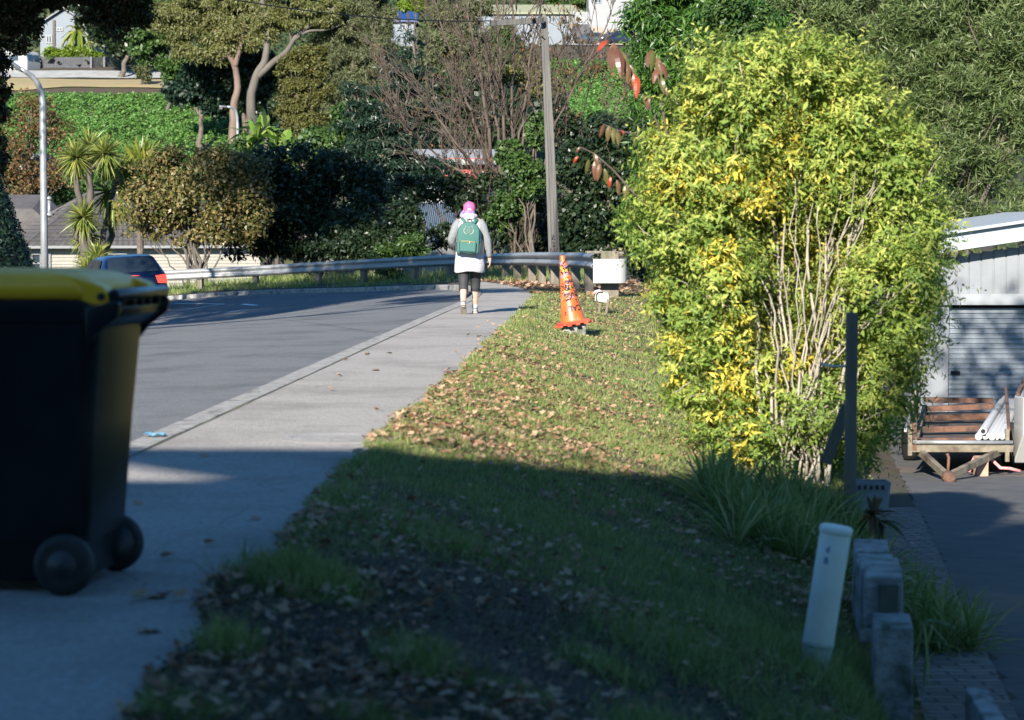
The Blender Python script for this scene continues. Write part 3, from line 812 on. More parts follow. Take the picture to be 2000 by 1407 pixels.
for nm, mm, cnt, zz in (("pink_marking", M_INKP, 12, (.20, .35, .41, .5, .55, .62, .66, .75, .79)), ("yellow_marking", M_INKY, 10, (.43, .47, .58, .69, .73, .61))):
    m = MB()
    for z in zz:
        u = random.uniform(-.06, .03); w = random.uniform(.05, .12); h = random.uniform(.012, .022); R = []
        for k in range(9):
            t = k / 8; e = math.sin(math.pi * t) ** .5; zz_ = z + .008 * math.sin(k * 1.3 + z * 50)
            R.append([on_cone(u - w / 2 + w * t, zz_ - h * e, .0014), on_cone(u - w / 2 + w * t, zz_ + h * e, .0014)])
        m.rings(R, False, False)
    m.xf(tilt).build(nm, mm, cone, smooth=True)
st = MB(); st.box((c.x + .04, c.y + .0, c.z + .02), (.20, .20, .30), .25); st.box((c.x - .07, c.y - .05, c.z + .015), (.15, .14, .18), -.2)
o = st.build("concrete_stub", M_CONC, bevel=.012, loc=(c.x + .04, c.y, c.z)); tag(o, "short pale concrete stub in the grass under the traffic cone", "concrete block")

# ---------------------------------------------------------------- power pole, crossarm and cable
D = 52.5; pb = at(1085, 500, D); zb = gz(pb.x, D) - .3
pole = root("power_pole", "leaning weathered timber power pole with one crossarm behind the guardrail", "power pole", (pb.x, D, gz(pb.x, D)))
top = at(1062.5, 28, D); p0 = Vector((at(1086, 560, D).x, D, zb))
m = MB(); R = []
for t, w in ((0, .27), (.35, .235), (.7, .19), (.985, .15)):
    q = p0.lerp(top, t); h = w / 2
    R.append([q + Vector(v) for v in ((-h, -h * .8, 0), (-h * .42, -h * .8, 0), (-h * .36, -h * .55, 0), (h * .16, -h * .55, 0), (h * .22, -h * .8, 0), (h, -h * .8, 0), (h, h * .8, 0), (-h, h * .8, 0))])
q = p0.lerp(top, 1.0); R.append([q + Vector((.02 * a, .02 * b, 0)) for a, b in ((-1, -1), (-.5, -1), (-.4, -1), (.2, -1), (.3, -1), (1, -1), (1, 1), (-1, 1))])
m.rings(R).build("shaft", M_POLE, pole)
m = MB(); a0 = at(1061, 40, D - .2); a1 = at(958, 46, D - .75); m.bar(a0, a1, .10, .13); m.bar(at(1062, 72, D - .16), at(1027, 43, D - .33), .03, .03)
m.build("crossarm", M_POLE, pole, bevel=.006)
for px, py in ((966, 39), (1004, 37), (1040, 33)):
    m = MB(); q = at(px, py + 4, D - .5); m.lathe([(.012, -.03), (.035, 0), (.04, .04), (.02, .05), (.03, .08), (.0, .10)], q, n=10)
    m.build("insulator", mat("brown_glaze", (.10, .05, .03), .25), pole, smooth=True)
m = MB(); V, Fs = text_mesh("SO2", .19)
tl = (top - p0).normalized()
for s, z0 in (("K", 1.02), ("S", .86), ("N7", .72)):
    V, Fs = text_mesh(s, .15); q = p0 + tl * (z0 + .35)
    m.add([Vector((q.x - .02 + v.x * .9, q.y - .128, q.z + v.y)) for v in V], Fs)
m.build("lettering", M_INK, pole)
m = MB(); pts = []
e0 = at(960, 41, D - .75); e1 = at(380, -14, 42)
for k in range(33):
    t = k / 32; q = e0.lerp(e1, t); q.z -= 4 * .16 * t * (1 - t); pts.append(q)
m.tube(pts, .013, 6)
o = m.build("overhead_cable", M_RUB, smooth=True, loc=(e0.x, e0.y, e0.z)); tag(o, "single dark overhead cable strung from the timber crossarm past the gum trees", "cable")
m = MB(); pts = []
e0 = at(1062, 60, D - .1); e1 = at(740, 38, 120)
for k in range(25):
    t = k / 24; q = e0.lerp(e1, t); q.z -= 4 * .5 * t * (1 - t); pts.append(q)

# ---------------------------------------------------------------- stake, leaning board, duct, block wall, crate
D = 14.6
sb = at(1663, 905, D)
o = MB(); q0 = Vector((at(1660, 905, D).x, D, gz(sb.x, D) - .2)); q1 = at(1664, 611, D)
o.bar(q0, q1, .072, .055, up=(0, 1, 0)); o = o.build("stake", M_TIMBER, bevel=.005, loc=(sb.x, D, gz(sb.x, D))); tag(o, "tall square grey timber stake standing in front of the yellow-green hedge", "stake")
o = MB(); o.bar(at(1612, 905, 14.75), at(1655, 792, 14.72), .075, .03, up=(0, 1, 0)); o = o.build("leaning_board", M_TIMBER, bevel=.004, loc=at(1612, 905, 14.75)); tag(o, "short brown board leaning against the timber stake under the hedge", "board")
o = MB(); o.tube([at(1604, 712, 14.66), at(1632, 716, 14.64), at(1660, 715, 14.60)], .009, 6); o = o.build("cord", mat("pale_cord", (.5, .46, .40), .8), loc=at(1604, 712, 14.6), smooth=True); tag(o, "pale cord tied from the hedge stems to the timber stake", "cord")

D = 9.0; d0 = at(1588, 1318, D); d1 = at(1633, 1034, D)
duct = root("service_duct", "grey plastic service duct with a flat cap leaning out of the verge grass", "duct", (d0.x, D, gz(d0.x, D)))
ax = (d1 - d0).normalized(); L_ = (d1 - d0).length
m = MB(); m.lathe([(.054, .10), (.062, .12), (.062, L_ - .01), (.060, L_)], d0, ax, 32); m.build("duct", M_PVC, duct, smooth=True, bevel=.003)
m = MB(); m.lathe([(.060, -.35), (.060, .115), (.064, .118), (.064, .135), (.062, .138)], d0, ax, 32); m.build("sleeve", mat("green_grey_sleeve", (.24, .30, .25), .6, (.32, .36, .31), 6, 6), duct, smooth=True, bevel=.002)
m = MB(); m.lathe([(.066, L_ - .018), (.067, L_ + .004), (.060, L_ + .014), (0.001, L_ + .018)], d0, ax, 32); m.build("cap", M_PVC, duct, smooth=True, bevel=.003)
m = MB()
V, Fs = text_mesh("N B", .028)
S_ = ax.cross(Vector((0, -1, 0))).normalized() * -1
for s, h in (("d", .50), ("B", .455)):
    V, Fs = text_mesh(s, .035); base = d0 + ax * h
    W_ = []
    for v in V:
        a = -2.05 + v.x / .063; ey = Vector((0, 1, 0)) - ax * ax.y; ey.normalize(); ex = ey.cross(ax).normalized()
        W_.append(base + ax * v.y + (ex * math.cos(a) + ey * math.sin(a)) * .0632)
    m.add(W_, Fs)
m.build("lettering", mat("blue_ink", (.10, .16, .35), .6), duct)

wall = root("block_wall", "stepped row of broken concrete blocks edging the driveway beside the duct", "block wall", (1.80, 9.6, -.6))
for (px, py, D, w, h, l) in ((1757, 1325, 9.25, .165, .42, .38), (1740, 1178, 9.64, .165, .22, .42), (1731, 1185, 10.10, .185, .34, .38), (1722, 1178, 10.6, .18, .36, .40), (1716, 1150, 11.1, .18, .36, .5)):
    q = at(px, py, D); m = MB(); m.box((q.x, D + l / 2, q.z), (w, l - .012, h), -.14, taper=.97)
    m.build("block", M_CONC, wall, bevel=.012)
m = MB(); q = at(1740, 1172, 9.63); m.box((q.x - .01, 9.628, q.z - .005), (.085, .02, .15), -.14); m.build("dark_hollow", mat("mossy_hollow", (.05, .055, .04), .95, (.09, .09, .07), 8, 5), wall, bevel=.02)
m = MB(); R = []
for y in np.arange(5.6, 9.3, .3):
    x = 1.90 - .05 * (9.3 - y); z = -.68 - .05 * (9.3 - y)
    R.append([Vector((x - .05, y, z - .3)), Vector((x - .045, y, z)), Vector((x + .045, y, z - .006)), Vector((x + .05, y, z - .3))])
o = m.rings(R).build("edging", M_CONC, bevel=.008, loc=(1.85, 8, -.7)); tag(o, "low pale concrete edging below the block wall along the pavers", "edging")

D = 15.6; q = at(1694, 962, D)
M_CRATE = mat("dull_white_crate", (.16, .17, .18), .6, (.22, .23, .24), 6, 5)
cr = root("crate", "small white plastic crate half hidden under the hedge beside the driveway", "crate", (q.x, D, q.z - .12))
m = MB(); R = [rrect(q.x - .13, q.x + .13, D - .09, D + .09, q.z - .12, .02), rrect(q.x - .15, q.x + .15, D - .1, D + .1, q.z + .08, .02), rrect(q.x - .135, q.x + .135, D - .085, D + .085, q.z + .08, .02), rrect(q.x - .12, q.x + .12, D - .08, D + .08, q.z - .1, .02)]
m.rings(R, True, False); m.rings([rrect(q.x - .13, q.x + .13, D - .09, D + .09, q.z - .118, .02)[:], rrect(q.x - .13, q.x + .13, D - .09, D + .09, q.z - .11, .02)]); m.build("tub", M_CRATE, cr)
for k in range(6):
    m = MB(); m.box((q.x - .11 + k * .04, D - .103, q.z + .045), (.018, .006, .03)); m.build("slot", M_RUB, cr)
# ---------------------------------------------------------------- the walker
M_SKIN = mat("skin", (0.385, 0.231, 0.175), .55, (0.42, 0.266, 0.203), 12, 4)
M_VEST = mat("white_vest", (0.3611, 0.3553, 0.3844), .8, (0.4077, 0.4019, 0.4252), 5, 6, bump=.9, bscale=7, bdist=.035)
M_SLEEVE = mat("grey_marl", (0.144, 0.156, 0.168), .9, (0.184, 0.192, 0.2), 60, 4, bump=.9, bscale=8, bdist=.03)
M_LEG = mat("charcoal_leggings", (0.0154, 0.0165, 0.0198), .75, (0.02475, 0.0253, 0.0286), 20, 5, bump=.3, bscale=12, bdist=.01)
M_PINK = mat("pink_cap", (.42, .07, .19), .7, (.48, .10, .24), 14, 4)
M_TEAL = mat("teal_canvas", (0.02269, 0.09075, 0.07838), .75, (0.03094, 0.1114, 0.09698), 40, 5, bump=.25, bscale=14, bdist=.008)
M_TEALD = mat("dark_trim", (.02, .025, .032), .7)
M_SHOE = mat("white_shoe", (0.31, 0.3, 0.29), .6, (0.25, 0.24, 0.235), 20, 4)
M_SOLE = mat("worn_sole", (.22, .19, .16), .8, (.34, .30, .26), 30, 4)
WX, WY = (917 - 1000) / FPX * 32.7, 32.7
PM = Matrix.Translation((WX, WY, .0)) @ Matrix.Scale(1.0, 4)
J = {  # joint: (x, y, z, rx, ry)
 'pelvis': (0, 0, .86, .15, .11), 'waist': (0, .005, 1.04, .13, .10), 'chest': (0, .0, 1.25, .15, .10), 'neck': (0, .015, 1.395, .055, .055), 'head': (0, .03, 1.475, .07, .08), 'crown': (0, .025, 1.56, .062, .075),
 'lhip': (-.09, 0, .80, .09, .09), 'lknee': (-.085, -.03, .46, .058, .058), 'lcalf': (-.085, -.13, .32, .05, .055), 'lank': (-.085, -.26, .135, .034, .036), 'ltoe': (-.088, -.13, .045, .034, .025),
 'rhip': (.09, 0, .80, .09, .09), 'rknee': (.085, .13, .46, .058, .058), 'rcalf': (.08, .14, .31, .05, .055), 'rank': (.078, .17, .10, .034, .036), 'rtoe': (.09, .32, .035, .034, .025),
 'lsh': (-.165, 0, 1.31, .055, .055), 'lelb': (-.25, -.03, 1.06, .042, .042), 'lwr': (-.20, .13, .95, .026, .026), 'lpalm': (-.17, .19, .955, .032, .018),
 'rsh': (.165, 0, 1.31, .055, .055), 'relb': (.245, -.02, 1.06, .042, .042), 'rwr': (.285, .04, .83, .026, .028), 'rpalm': (.292, .055, .755, .018, .034)}
E = [('pelvis', 'waist'), ('waist', 'chest'), ('chest', 'neck'), ('neck', 'head'), ('head', 'crown')]
for s in 'lr': E += [('pelvis', s + 'hip'), (s + 'hip', s + 'knee'), (s + 'knee', s + 'calf'), (s + 'calf', s + 'ank'), (s + 'ank', s + 'toe'), ('chest', s + 'sh'), (s + 'sh', s + 'elb'), (s + 'elb', s + 'wr'), (s + 'wr', s + 'palm')]
for k, (dy, l) in enumerate(((.028, .05), (.010, .06), (-.008, .056), (-.024, .044))):      # fingers: two bones each
    J['rf%da' % k] = (.294, .055 + dy, .718, .0085, .0085); J['rf%db' % k] = (.285, .058 + dy, .718 - l * .6, .008, .008); J['rf%dc' % k] = (.268, .062 + dy, .718 - l, .0068, .0068)
    E += [('rpalm', 'rf%da' % k), ('rf%da' % k, 'rf%db' % k), ('rf%db' % k, 'rf%dc' % k)]
    J['lf%da' % k] = (-.155 + dy * .2, .222, .958 + dy, .0085, .0085); J['lf%db' % k] = (-.125, .225 + l * .2, .955 + dy, .008, .008); J['lf%dc' % k] = (-.11, .205, .952 + dy, .0068, .0068)
    E += [('lpalm', 'lf%da' % k), ('lf%da' % k, 'lf%db' % k), ('lf%db' % k, 'lf%dc' % k)]
J['rtha'] = (.275, .092, .765, .011, .011); J['rthb'] = (.262, .10, .728, .009, .009); E += [('rpalm', 'rtha'), ('rtha', 'rthb')]
J['ltha'] = (-.15, .185, .99, .011, .011); J['lthb'] = (-.125, .20, 1.0, .009, .009); E += [('lpalm', 'ltha'), ('ltha', 'lthb')]
J['nose'] = (0, .115, 1.475, .016, .02); J['chin'] = (0, .085, 1.43, .035, .03); E += [('head', 'nose'), ('head', 'chin')]
for s, x in (('l', -.074), ('r', .074)): J[s + 'ear'] = (x, .03, 1.475, .010, .02); E.append(('head', s + 'ear'))
names = list(J); me = bpy.data.meshes.new("person")
me.from_pydata([J[n][:3] for n in names], [(names.index(a), names.index(b)) for a, b in E], [])
person = link(bpy.data.objects.new("person", me)); person.location = (WX, WY, .0)
tag(person, "person in pink cap, white vest and dark leggings walking away along the footpath", "person")
sk = person.modifiers.new("skin", 'SKIN')
sv = me.skin_vertices[0].data
for k, n in enumerate(names): sv[k].radius = J[n][3:5]; sv[k].use_root = n == 'pelvis'
ss = person.modifiers.new("sub", 'SUBSURF'); ss.levels = 1; ss.render_levels = 2
sk.use_smooth_shade = True
me.materials.append(M_SKIN)
def cloth(mb, name, m, parent, **k):
    return mb.xf(PM).build(name, m, parent, **k)
m = MB()
S = [(.60, .205, .165, -.01), (.61, .225, .18, -.01), (.72, .215, .168, -.005), (.86, .20, .155, 0), (1.0, .188, .142, 0), (1.12, .188, .136, 0), (1.25, .192, .128, 0), (1.31, .182, .118, .0), (1.355, .135, .10, .0), (1.385, .08, .08, .01), (1.40, .07, .075, .01)]
R = []
for z, rx, ry, yo in S:
    ring = []
    for q in range(28):
        a = 2 * math.pi * q / 28; fold = 1 + (.028 * math.sin(5 * a + z * 3) + .015 * math.sin(11 * a)) * max(0, (1.0 - z)) * 1.8
        ring.append(Vector((rx * fold * math.cos(a), yo + ry * fold * math.sin(a), z + (.012 * math.sin(3 * a) if z < .62 else 0))))
    R.append(ring)
m.rings(R, True, False); cloth(m, "vest", M_VEST, person, smooth=True)
m = MB(); R = []
for k in range(20):
    a = 2 * math.pi * k / 20; c = Vector((.088 * math.cos(a), .012 + .085 * math.sin(a), 1.395 - .012 * math.sin(a)))
    R.append([c + Vector((math.cos(a) * .033 * math.cos(t), math.sin(a) * .033 * math.cos(t), .036 * math.sin(t))) for t in np.linspace(0, 2 * math.pi, 9)[:-1]])
R.append(R[0]); m.rings(R, True, False)
m.ellip([((0, -.075, 1.33), .05, .02), ((0, -.09, 1.37), .085, .04), ((0, -.07, 1.42), .075, .045), ((0, -.04, 1.44), .05, .03)])
cloth(m, "hood", M_VEST, person, smooth=True)
for s, sh, el, wr in (('l', (-.168, 0, 1.305), (-.262, -.035, 1.06), (-.208, .115, .955)), ('r', (.168, 0, 1.305), (.252, -.02, 1.06), (.285, .035, .835))):
    a, b_, c_ = Vector(sh), Vector(el), Vector(wr)
    m = MB(); m.tube([a + Vector((.04 if s == 'l' else -.04, 0, .02)), a.lerp(b_, .25), a.lerp(b_, .6), b_, b_.lerp(c_, .3), b_.lerp(c_, .65), c_, c_ + (c_ - b_).normalized() * .015], [.075, .07, .062, .057, .056, .05, .04, .036], 14)
    cloth(m, "sleeve", M_SLEEVE, person, smooth=True)
def J3(n): return Vector(J[n][:3])
m = MB()
for s in 'lr':
    h, k, cf = J3(s + 'hip'), J3(s + 'knee'), J3(s + 'calf')
    m.tube([h + Vector((0, 0, .12)), h, h.lerp(k, .35), h.lerp(k, .75), k, k.lerp(cf, .5), cf.lerp(k, .12), cf.lerp(k, .1)], [.10, .105, .098, .08, .072, .068, .066, .060], 16)
m.ellip([((0, 0, .76), .15, .12), ((0, 0, .84), .17, .13), ((0, 0, .92), .16, .125)])
cloth(m, "leggings", M_LEG, person, smooth=True)
# shoes: the rear one on its toe, sole towards us; the front one flat
def shoe(anchor, pitch, name="shoe"):
    M = Matrix.Translation(anchor) @ Matrix.Rotation(pitch, 4, 'X')
    m = MB(); R = []
    for y, w, h0, h1 in ((-.085, .022, .012, .05), (-.075, .032, .005, .082), (-.04, .036, .005, .092), (.0, .037, .005, .085), (.06, .042, .005, .062), (.12, .044, .005, .05), (.16, .036, .008, .04), (.178, .018, .012, .03)):
        R.append([Vector((w * math.cos(a) * (1 if math.sin(a) < 0 else .85), y, (h0 + h1) / 2 + (h1 - h0) / 2 * math.sin(a))) for a in np.linspace(0, 2 * math.pi, 13)[:-1]])
    m.rings(R).xf(M); o = cloth(m, name, M_SHOE, person, smooth=True)
    m = MB(); R = []
    for y, w in ((-.09, .024), (-.075, .036), (-.03, .038), (.05, .044), (.12, .047), (.165, .038), (.184, .016)):
        R.append([Vector((-w, y, -.014)), Vector((w, y, -.014)), Vector((w, y, .012)), Vector((-w, y, .012))])
    m.rings(R).xf(M); cloth(m, "sole", M_SOLE, o, bevel=.004)
    m = MB(); m.tube([(-.036, -.02, .06), (0, -.035, .092), (.036, -.02, .06)], .006, 6); m.tube([(-.03, -.078, .05), (0, -.09, .055), (.03, -.078, .05)], .005, 6); m.xf(M); cloth(m, "dark_line", M_TEALD, o)
shoe((-.085, -.245, .095), math.radians(-38)); shoe((.078, .19, .016), math.radians(0))
m = MB()
for s in 'lr':
    q = J3(s + 'ank'); m.tube([q + Vector((0, .0, -.03)), q, q.lerp(J3(s + 'calf'), .16)], [.043, .042, .038], 12)
cloth(m, "sock", M_SHOE, person, smooth=True)
m = MB(); R = []
for z, rx, ry in ((1.475, .083, .098), (1.50, .088, .103), (1.54, .086, .10), (1.575, .072, .085), (1.60, .045, .055), (1.612, .012, .014)):
    R.append([Vector((rx * math.cos(a), .028 + ry * math.sin(a), z)) for a in np.linspace(0, 2 * math.pi, 25)[:-1]])
m.rings(R, True, False)
m.prism([Vector((x, y, 1.488)) for x, y in ((-.07, .10), (-.06, .17), (0, .20), (.06, .17), (.07, .10))], (0, 0, .008))
cap = cloth(m, "cap", M_PINK, person, smooth=False, bevel=.01)
m = MB(); m.prism([Vector((.032 * math.cos(a), -.072 - .006 * math.sin(a), 1.483 + .030 * math.sin(a))) for a in np.linspace(0, math.pi, 10)], (0, -.004, 0)); cloth(m, "cap_opening", M_VEST, cap)
m = MB(); m.ellip([((0, .005, 1.395), .06, .055), ((0, -.01, 1.43), .078, .075), ((0, .015, 1.478), .080, .085)]); m.tube([(-.075, .02, 1.48), (-.10, .0, 1.44), (-.115, -.005, 1.40), (-.10, -.02, 1.375)], [.02, .03, .026, .008], 8)
cloth(m, "hair", mat("purple_hair", (.14, .06, .28), .6, (.30, .26, .40), 20, 4), person, smooth=True)

# backpack, carried on the shoulders
bp = root("backpack", "teal backpack with a pale round crest worn by the walking person", "backpack", (WX - .02, WY - .2, .86))
BPM = Matrix.Translation((WX - .022, WY - .13, .862)) @ Matrix.Rotation(math.radians(3), 4, 'Y')
def arch(w, h, y, n=14, r=None):
    P = [Vector((-w + .03, y, 0)), Vector((w - .03, y, 0)), Vector((w, y, .03)), Vector((w * .985, y, h - w * .95))]
    for k in range(1, n): a = math.pi * k / n; P.append(Vector((w * .985 * math.cos(a), y, h - w * .95 + w * .95 * math.sin(a))))
    P += [Vector((-w * .985, y, h - w * .95)), Vector((-w, y, .03))]
    return P
m = MB(); m.rings([arch(.158, .455, .02), arch(.162, .46, -.02), arch(.162, .46, -.115), arch(.152, .45, -.145)]).xf(BPM).build("pack_body", M_TEAL, bp, smooth=True, bevel=.01)
m = MB(); R = [[p + Vector((0, 0, 0)) for p in arch(.1645, .463, y)] for y in (-.055, -.108)]; m.rings(R, True, False).xf(BPM).build("dark_gusset", M_TEALD, bp, smooth=True)
m = MB(); m.rings([rrect(-.125, .115, .02, .20, 0, .02), rrect(-.125, .115, .02, .20, 0, .02)])
m = MB(); R = []
for y, g in ((-.14, 0), (-.178, .0), (-.19, .012)):
    R.append([Vector((x, y, z)) for x, z in ((-.125 + g, .03 + g), (.115 - g, .025 + g), (.118 - g, .165 - g), (.08, .186 - g), (-.09, .19 - g), (-.125 + g, .172 - g))])
pk = m.rings(R).xf(BPM).build("front_pocket", M_TEAL, bp, bevel=.008)
m = MB(); m.tube([(-.10, -.193, .178), (0, -.196, .183), (.10, -.193, .173)], .0045, 6); m.box((.02, -.197, .165), (.012, .006, .03)); m.xf(BPM).build("zip", mat("brass_zip", (.45, .33, .14), .4, metal=.6), pk)
m = MB(); m.tube([(-.125, -.186, .03), (0, -.193, .024), (.118, -.186, .026)], .005, 6); m.tube([(-.118, -.19, .03), (-.12, -.19, .17)], .004, 6); m.xf(BPM).build("piping", M_TEALD, pk)
M_CREST = mat("pale_print", (0.275, 0.29, 0.24), .7, (0.175, 0.21, 0.18), 60, 3)
m = MB(); cz = .33
for s in (-1, 1):
    pts = [(s * (.02 + .048 * math.sin(a)), -.1475, cz - .048 * math.cos(a)) for a in np.linspace(0, 2.3, 12)]
    m.tube(pts, [.004 + .004 * math.sin(k / 11 * 3) for k in range(12)], 6, sq=.5)
    m.tube([(s * .052, -.1475, cz + .035), (s * .045, -.1475, cz + .06), (s * .04, -.1475, cz + .07)], [.005, .007, .003], 6, sq=.5)
for a in np.linspace(0, 6.28, 15)[:-1]:
    m.tube([(.022 * math.cos(a), -.1475, cz + .022 * math.sin(a)), (.03 * math.cos(a + .4), -.1475, cz + .03 * math.sin(a + .4))], .0028, 5)
m.tube([(-.012, -.1475, cz - .015), (-.005, -.1475, cz + .015), (.005, -.1475, cz - .012), (.013, -.1475, cz + .014)], .003, 5)
m.tube([(-.025, -.1475, cz + .045), (0, -.1475, cz + .05), (.025, -.1475, cz + .045)], .004, 5)
m.xf(BPM).build("crest", M_CREST, bp, smooth=True)
for s in (-1, 1):
    m = MB(); m.tube([(s * .06, -.02, .44), (s * .085, .0, .48), (s * .11, .07, .505), (s * .125, .16, .49), (s * .13, .235, .42), (s * .14, .25, .30), (s * .155, .20, .16), (s * .16, .06, .06)], .022, 8, sq=.35); m.xf(BPM).build("shoulder_strap", M_TEAL, bp, smooth=True)
    m = MB(); m.rings([rrect(s * .168 - .012, s * .168 + .012, -.11, -.01, .02, .01), rrect(s * .172 - .014, s * .172 + .014, -.11, -.01, .16, .01)]); m.xf(BPM).build("side_pocket", M_TEALD, bp)
m = MB(); m.tube([(-.035, -.03, .455), (-.025, -.01, .49), (.0, .0, .50), (.025, -.01, .49), (.035, -.03, .455)], .006, 6); m.xf(BPM).build("grab_loop", M_TEALD, bp, smooth=True)
# ---------------------------------------------------------------- garage, trailer and what lies about them
M_CLAD = mat("pale_cladding", (0.153, 0.1658, 0.1827), .55, (0.1785, 0.1913, 0.2082), 3, 6, c3=(0.119, 0.1275, 0.136), s3=1.5)
M_TRIM = mat("pale_trim", (0.1958, 0.2081, 0.2244), .5, (0.2203, 0.2326, 0.2448), 3, 6)
M_DOOR = mat("roller_door_paint", (0.155, 0.1798, 0.2077), .45, (0.186, 0.2108, 0.2387), 2, 6, c3=(0.124, 0.1426, 0.1612), s3=1.3)
M_RUST = mat("rusty_steel", (.075, .036, .022), .9, (.17, .085, .055), 7, 9, .35, .65, .5, 40, c3=(.03, .024, .022), s3=3, lo3=.46, hi3=.66)
M_OLDY = mat("worn_timber_frame", (.10, .085, .058), .85, (.19, .165, .12), 6, 8, c3=(.06, .04, .028), s3=3.5, lo3=.48, hi3=.66)
M_GAP = mat("dark_gap", (.01, .01, .012), .9)
GY_ = 39.3
def gx_(px, Y=GY_): return at(px, 600, Y).x
def gzz(py, Y=GY_): return at(1800, py, Y).z
X0, X1 = gx_(1797), gx_(1797) + 6.4
zd = float(drive_z(GY_))
ga = root("garage", "pale grey garage with ribbed roller door at the end of the driveway", "garage", (X0 + 3.2, GY_ + 3, zd))
m = MB()
z0, z1 = gzz(592), gzz(500)
m.box((X0 + .25, GY_ + .1, (zd + z0) / 2 - .3), (.5, .2, z0 - zd + .6)); m.box((X1 - .25, GY_ + .1, (zd + z0) / 2 - .3), (.5, .2, z0 - zd + .6))
for sx in (X0 + .1, X1 - .1): m.box((sx, GY_ + 3.6, (zd + z0) / 2 - .1), (.2, 6.8, z0 - zd + 1.0))
m.box(((X0 + X1) / 2, GY_ + 7, (zd + z0) / 2), (X1 - X0, .2, z0 - zd + 1))
m.build("wall", M_CLAD, ga)
m = MB()                                                  # ribbed gable panel
XR = (X0 + X1) / 2 - .2; ze, zr_ = gzz(512), gzz(512) + (XR - X0) * .149
def roofz(x): return ze + (min(x, 2 * XR - x) - X0) * .149
x = X0
while x < X1 - .05:
    for (a, b_, o) in ((0, .185, .0), (.185, .198, .022), (.198, .213, .022)):
        m.box((x + (a + b_) / 2, GY_ + .02 + o, (gzz(574) + roofz(x + .1)) / 2), (b_ - a, .03, roofz(x + .1) - gzz(574) + .02))
    x += .213
m.build("gable_panel", M_CLAD, ga)
m = MB(); m.box(((X0 + X1) / 2, GY_ - .02, (gzz(574) + gzz(596)) / 2), (X1 - X0, .12, gzz(574) - gzz(596))); m.build("lintel_trim", M_TRIM, ga, bevel=.006)
m = MB(); y0, y1 = GY_ - .42, GY_ + 7.3
for t0, t1, ya, yb in ((.0, .05, y0 - .12, y1), (-.16, -.002, y0 + .005, y0 + .05), (-.30, -.162, y0 - .045, y0 + .0)):
    V = []
    for (x, z) in ((X0 - .35, roofz(X0) - .05), (XR, roofz(XR)), (X1 + .35, roofz(X1) - .05)):
        V.append((x, z + .42))
    R = []
    for x, z in V: R.append([Vector((x, ya, z + t0)), Vector((x, yb, z + t0)), Vector((x, yb, z + t1)), Vector((x, ya, z + t1))])
    m.rings(R)
m.build("roof", mat("roof_sheet", (.30, .33, .36), .4, (.27, .30, .33), 2, 5), ga)
# roller door with its ribs
dx0, dx1, dz0, dz1 = X0 + .48, X1 - 1.2, zd - .02, gzz(600)
m = MB(); R = []; z = dz0; k = 0
while z < dz1:
    for dz, o in ((0, .0), (.012, .028), (.028, .028), (.040, .0), (.085, .0)):
        if z + dz < dz1: R.append([Vector((dx0, GY_ + .10 + o, z + dz)), Vector((dx1, GY_ + .10 + o, z + dz))])
    z += .0875
m.rings(R, False, False)
dr = m.build("roller_door", M_DOOR, ga)
m = MB(); q = at(1868, 729, GY_); m.box((q.x, GY_ + .09, q.z), (.16, .04, .06)); m.build("handle", M_GAP, dr, bevel=.006)
m = MB(); m.box(((dx0 + dx1) / 2, GY_ + .16, dz1 + .03), (dx1 - dx0, .04, .12)); m.build("door_head", M_GAP, ga)

D = 30.0
def skew(x, y): return x + .20 * (y - 30)
def tz(py, Y): return at(1800, py, Y).z
zdk = tz(868, D)
tl0, tr0 = at(1781, 868, D), at(1972, 868, D)
XL, XRr = tl0.x, tr0.x
tr = root("trailer", "rusty flat trailer frame with timber cross beams parked before the roller door", "trailer", ((XL + XRr) / 2, 32, float(drive_z(32))))
m = MB()
for x in (XL + .04, XRr - .04): m.bar((x, D, zdk - .05), (skew(x, 36.8), 36.8, zdk - .05), .07, .12)
m.bar((XL - .04, D - .04, zdk - .05), (XRr + .04, D - .04, zdk - .05), .06, .10); m.build("chassis", M_OLDY, tr, bevel=.005)
m = MB(); m.tube([(XL, D - .085, zdk + .035), (XRr + .02, D - .085, zdk + .03)], .028, 10); m.build("front_rail", M_GALV, tr, smooth=True)
m = MB(); m.rings([[Vector((skew(XL + .05, y), y, zdk - .13)), Vector((skew(XRr - .05, y), y, zdk - .13)), Vector((skew(XRr - .05, y), y, zdk - .11)), Vector((skew(XL + .05, y), y, zdk - .11))] for y in (30.1, 33, 36.8)]); m.build("gap_backing", mat("dark_backing", (.03, .03, .032), .9, (.07, .06, .05), 4, 6), tr)  # dark sheet added under the beams so the gaps read as shade
for py in (861, 834, 813, 794, 777):
    Y = (CAMZ - zdk - .0) * FPX / (py - 454) * .997
    m = MB(); m.bar((skew(XL + random.uniform(.0, .06), Y), Y + random.uniform(-.12, .12), zdk - .03), (skew(XRr - random.uniform(.02, .25), Y), Y + random.uniform(-.12, .12), zdk - .02 + random.uniform(-.03, .03)), .13, random.uniform(.08, .115)); m.build("cross_beam", M_RUST, tr, bevel=.008)
for px, a, b_ in ((1777, 828, 890), (1786, 826, 880), (1967, 838, 902)):
    q0, q1 = at(px, a, D - .05), at(px, b_, D - .05); m = MB(); m.bar(q0, q1, .055, .05, up=(0, 1, 0)); m.build("post", M_OLDY if px != 1786 else M_RUST, tr, bevel=.004)
for zz in (.22, .52):
    m = MB(); m.bar((XL - .05, D + .2, zdk + zz - .05), (skew(XL - .03, 36.5), 36.5, zdk + zz), .04, .05); m.build("side_rail", M_GALV, tr)
for Y in (31.5, 33, 34.5, 36.3):
    for x in (skew(XL - .04, Y),): m = MB(); m.bar((x, Y, zdk - .05), (x, Y, zdk + .55), .04, .04, up=(0, 1, 0)); m.build("post", M_OLDY, tr)
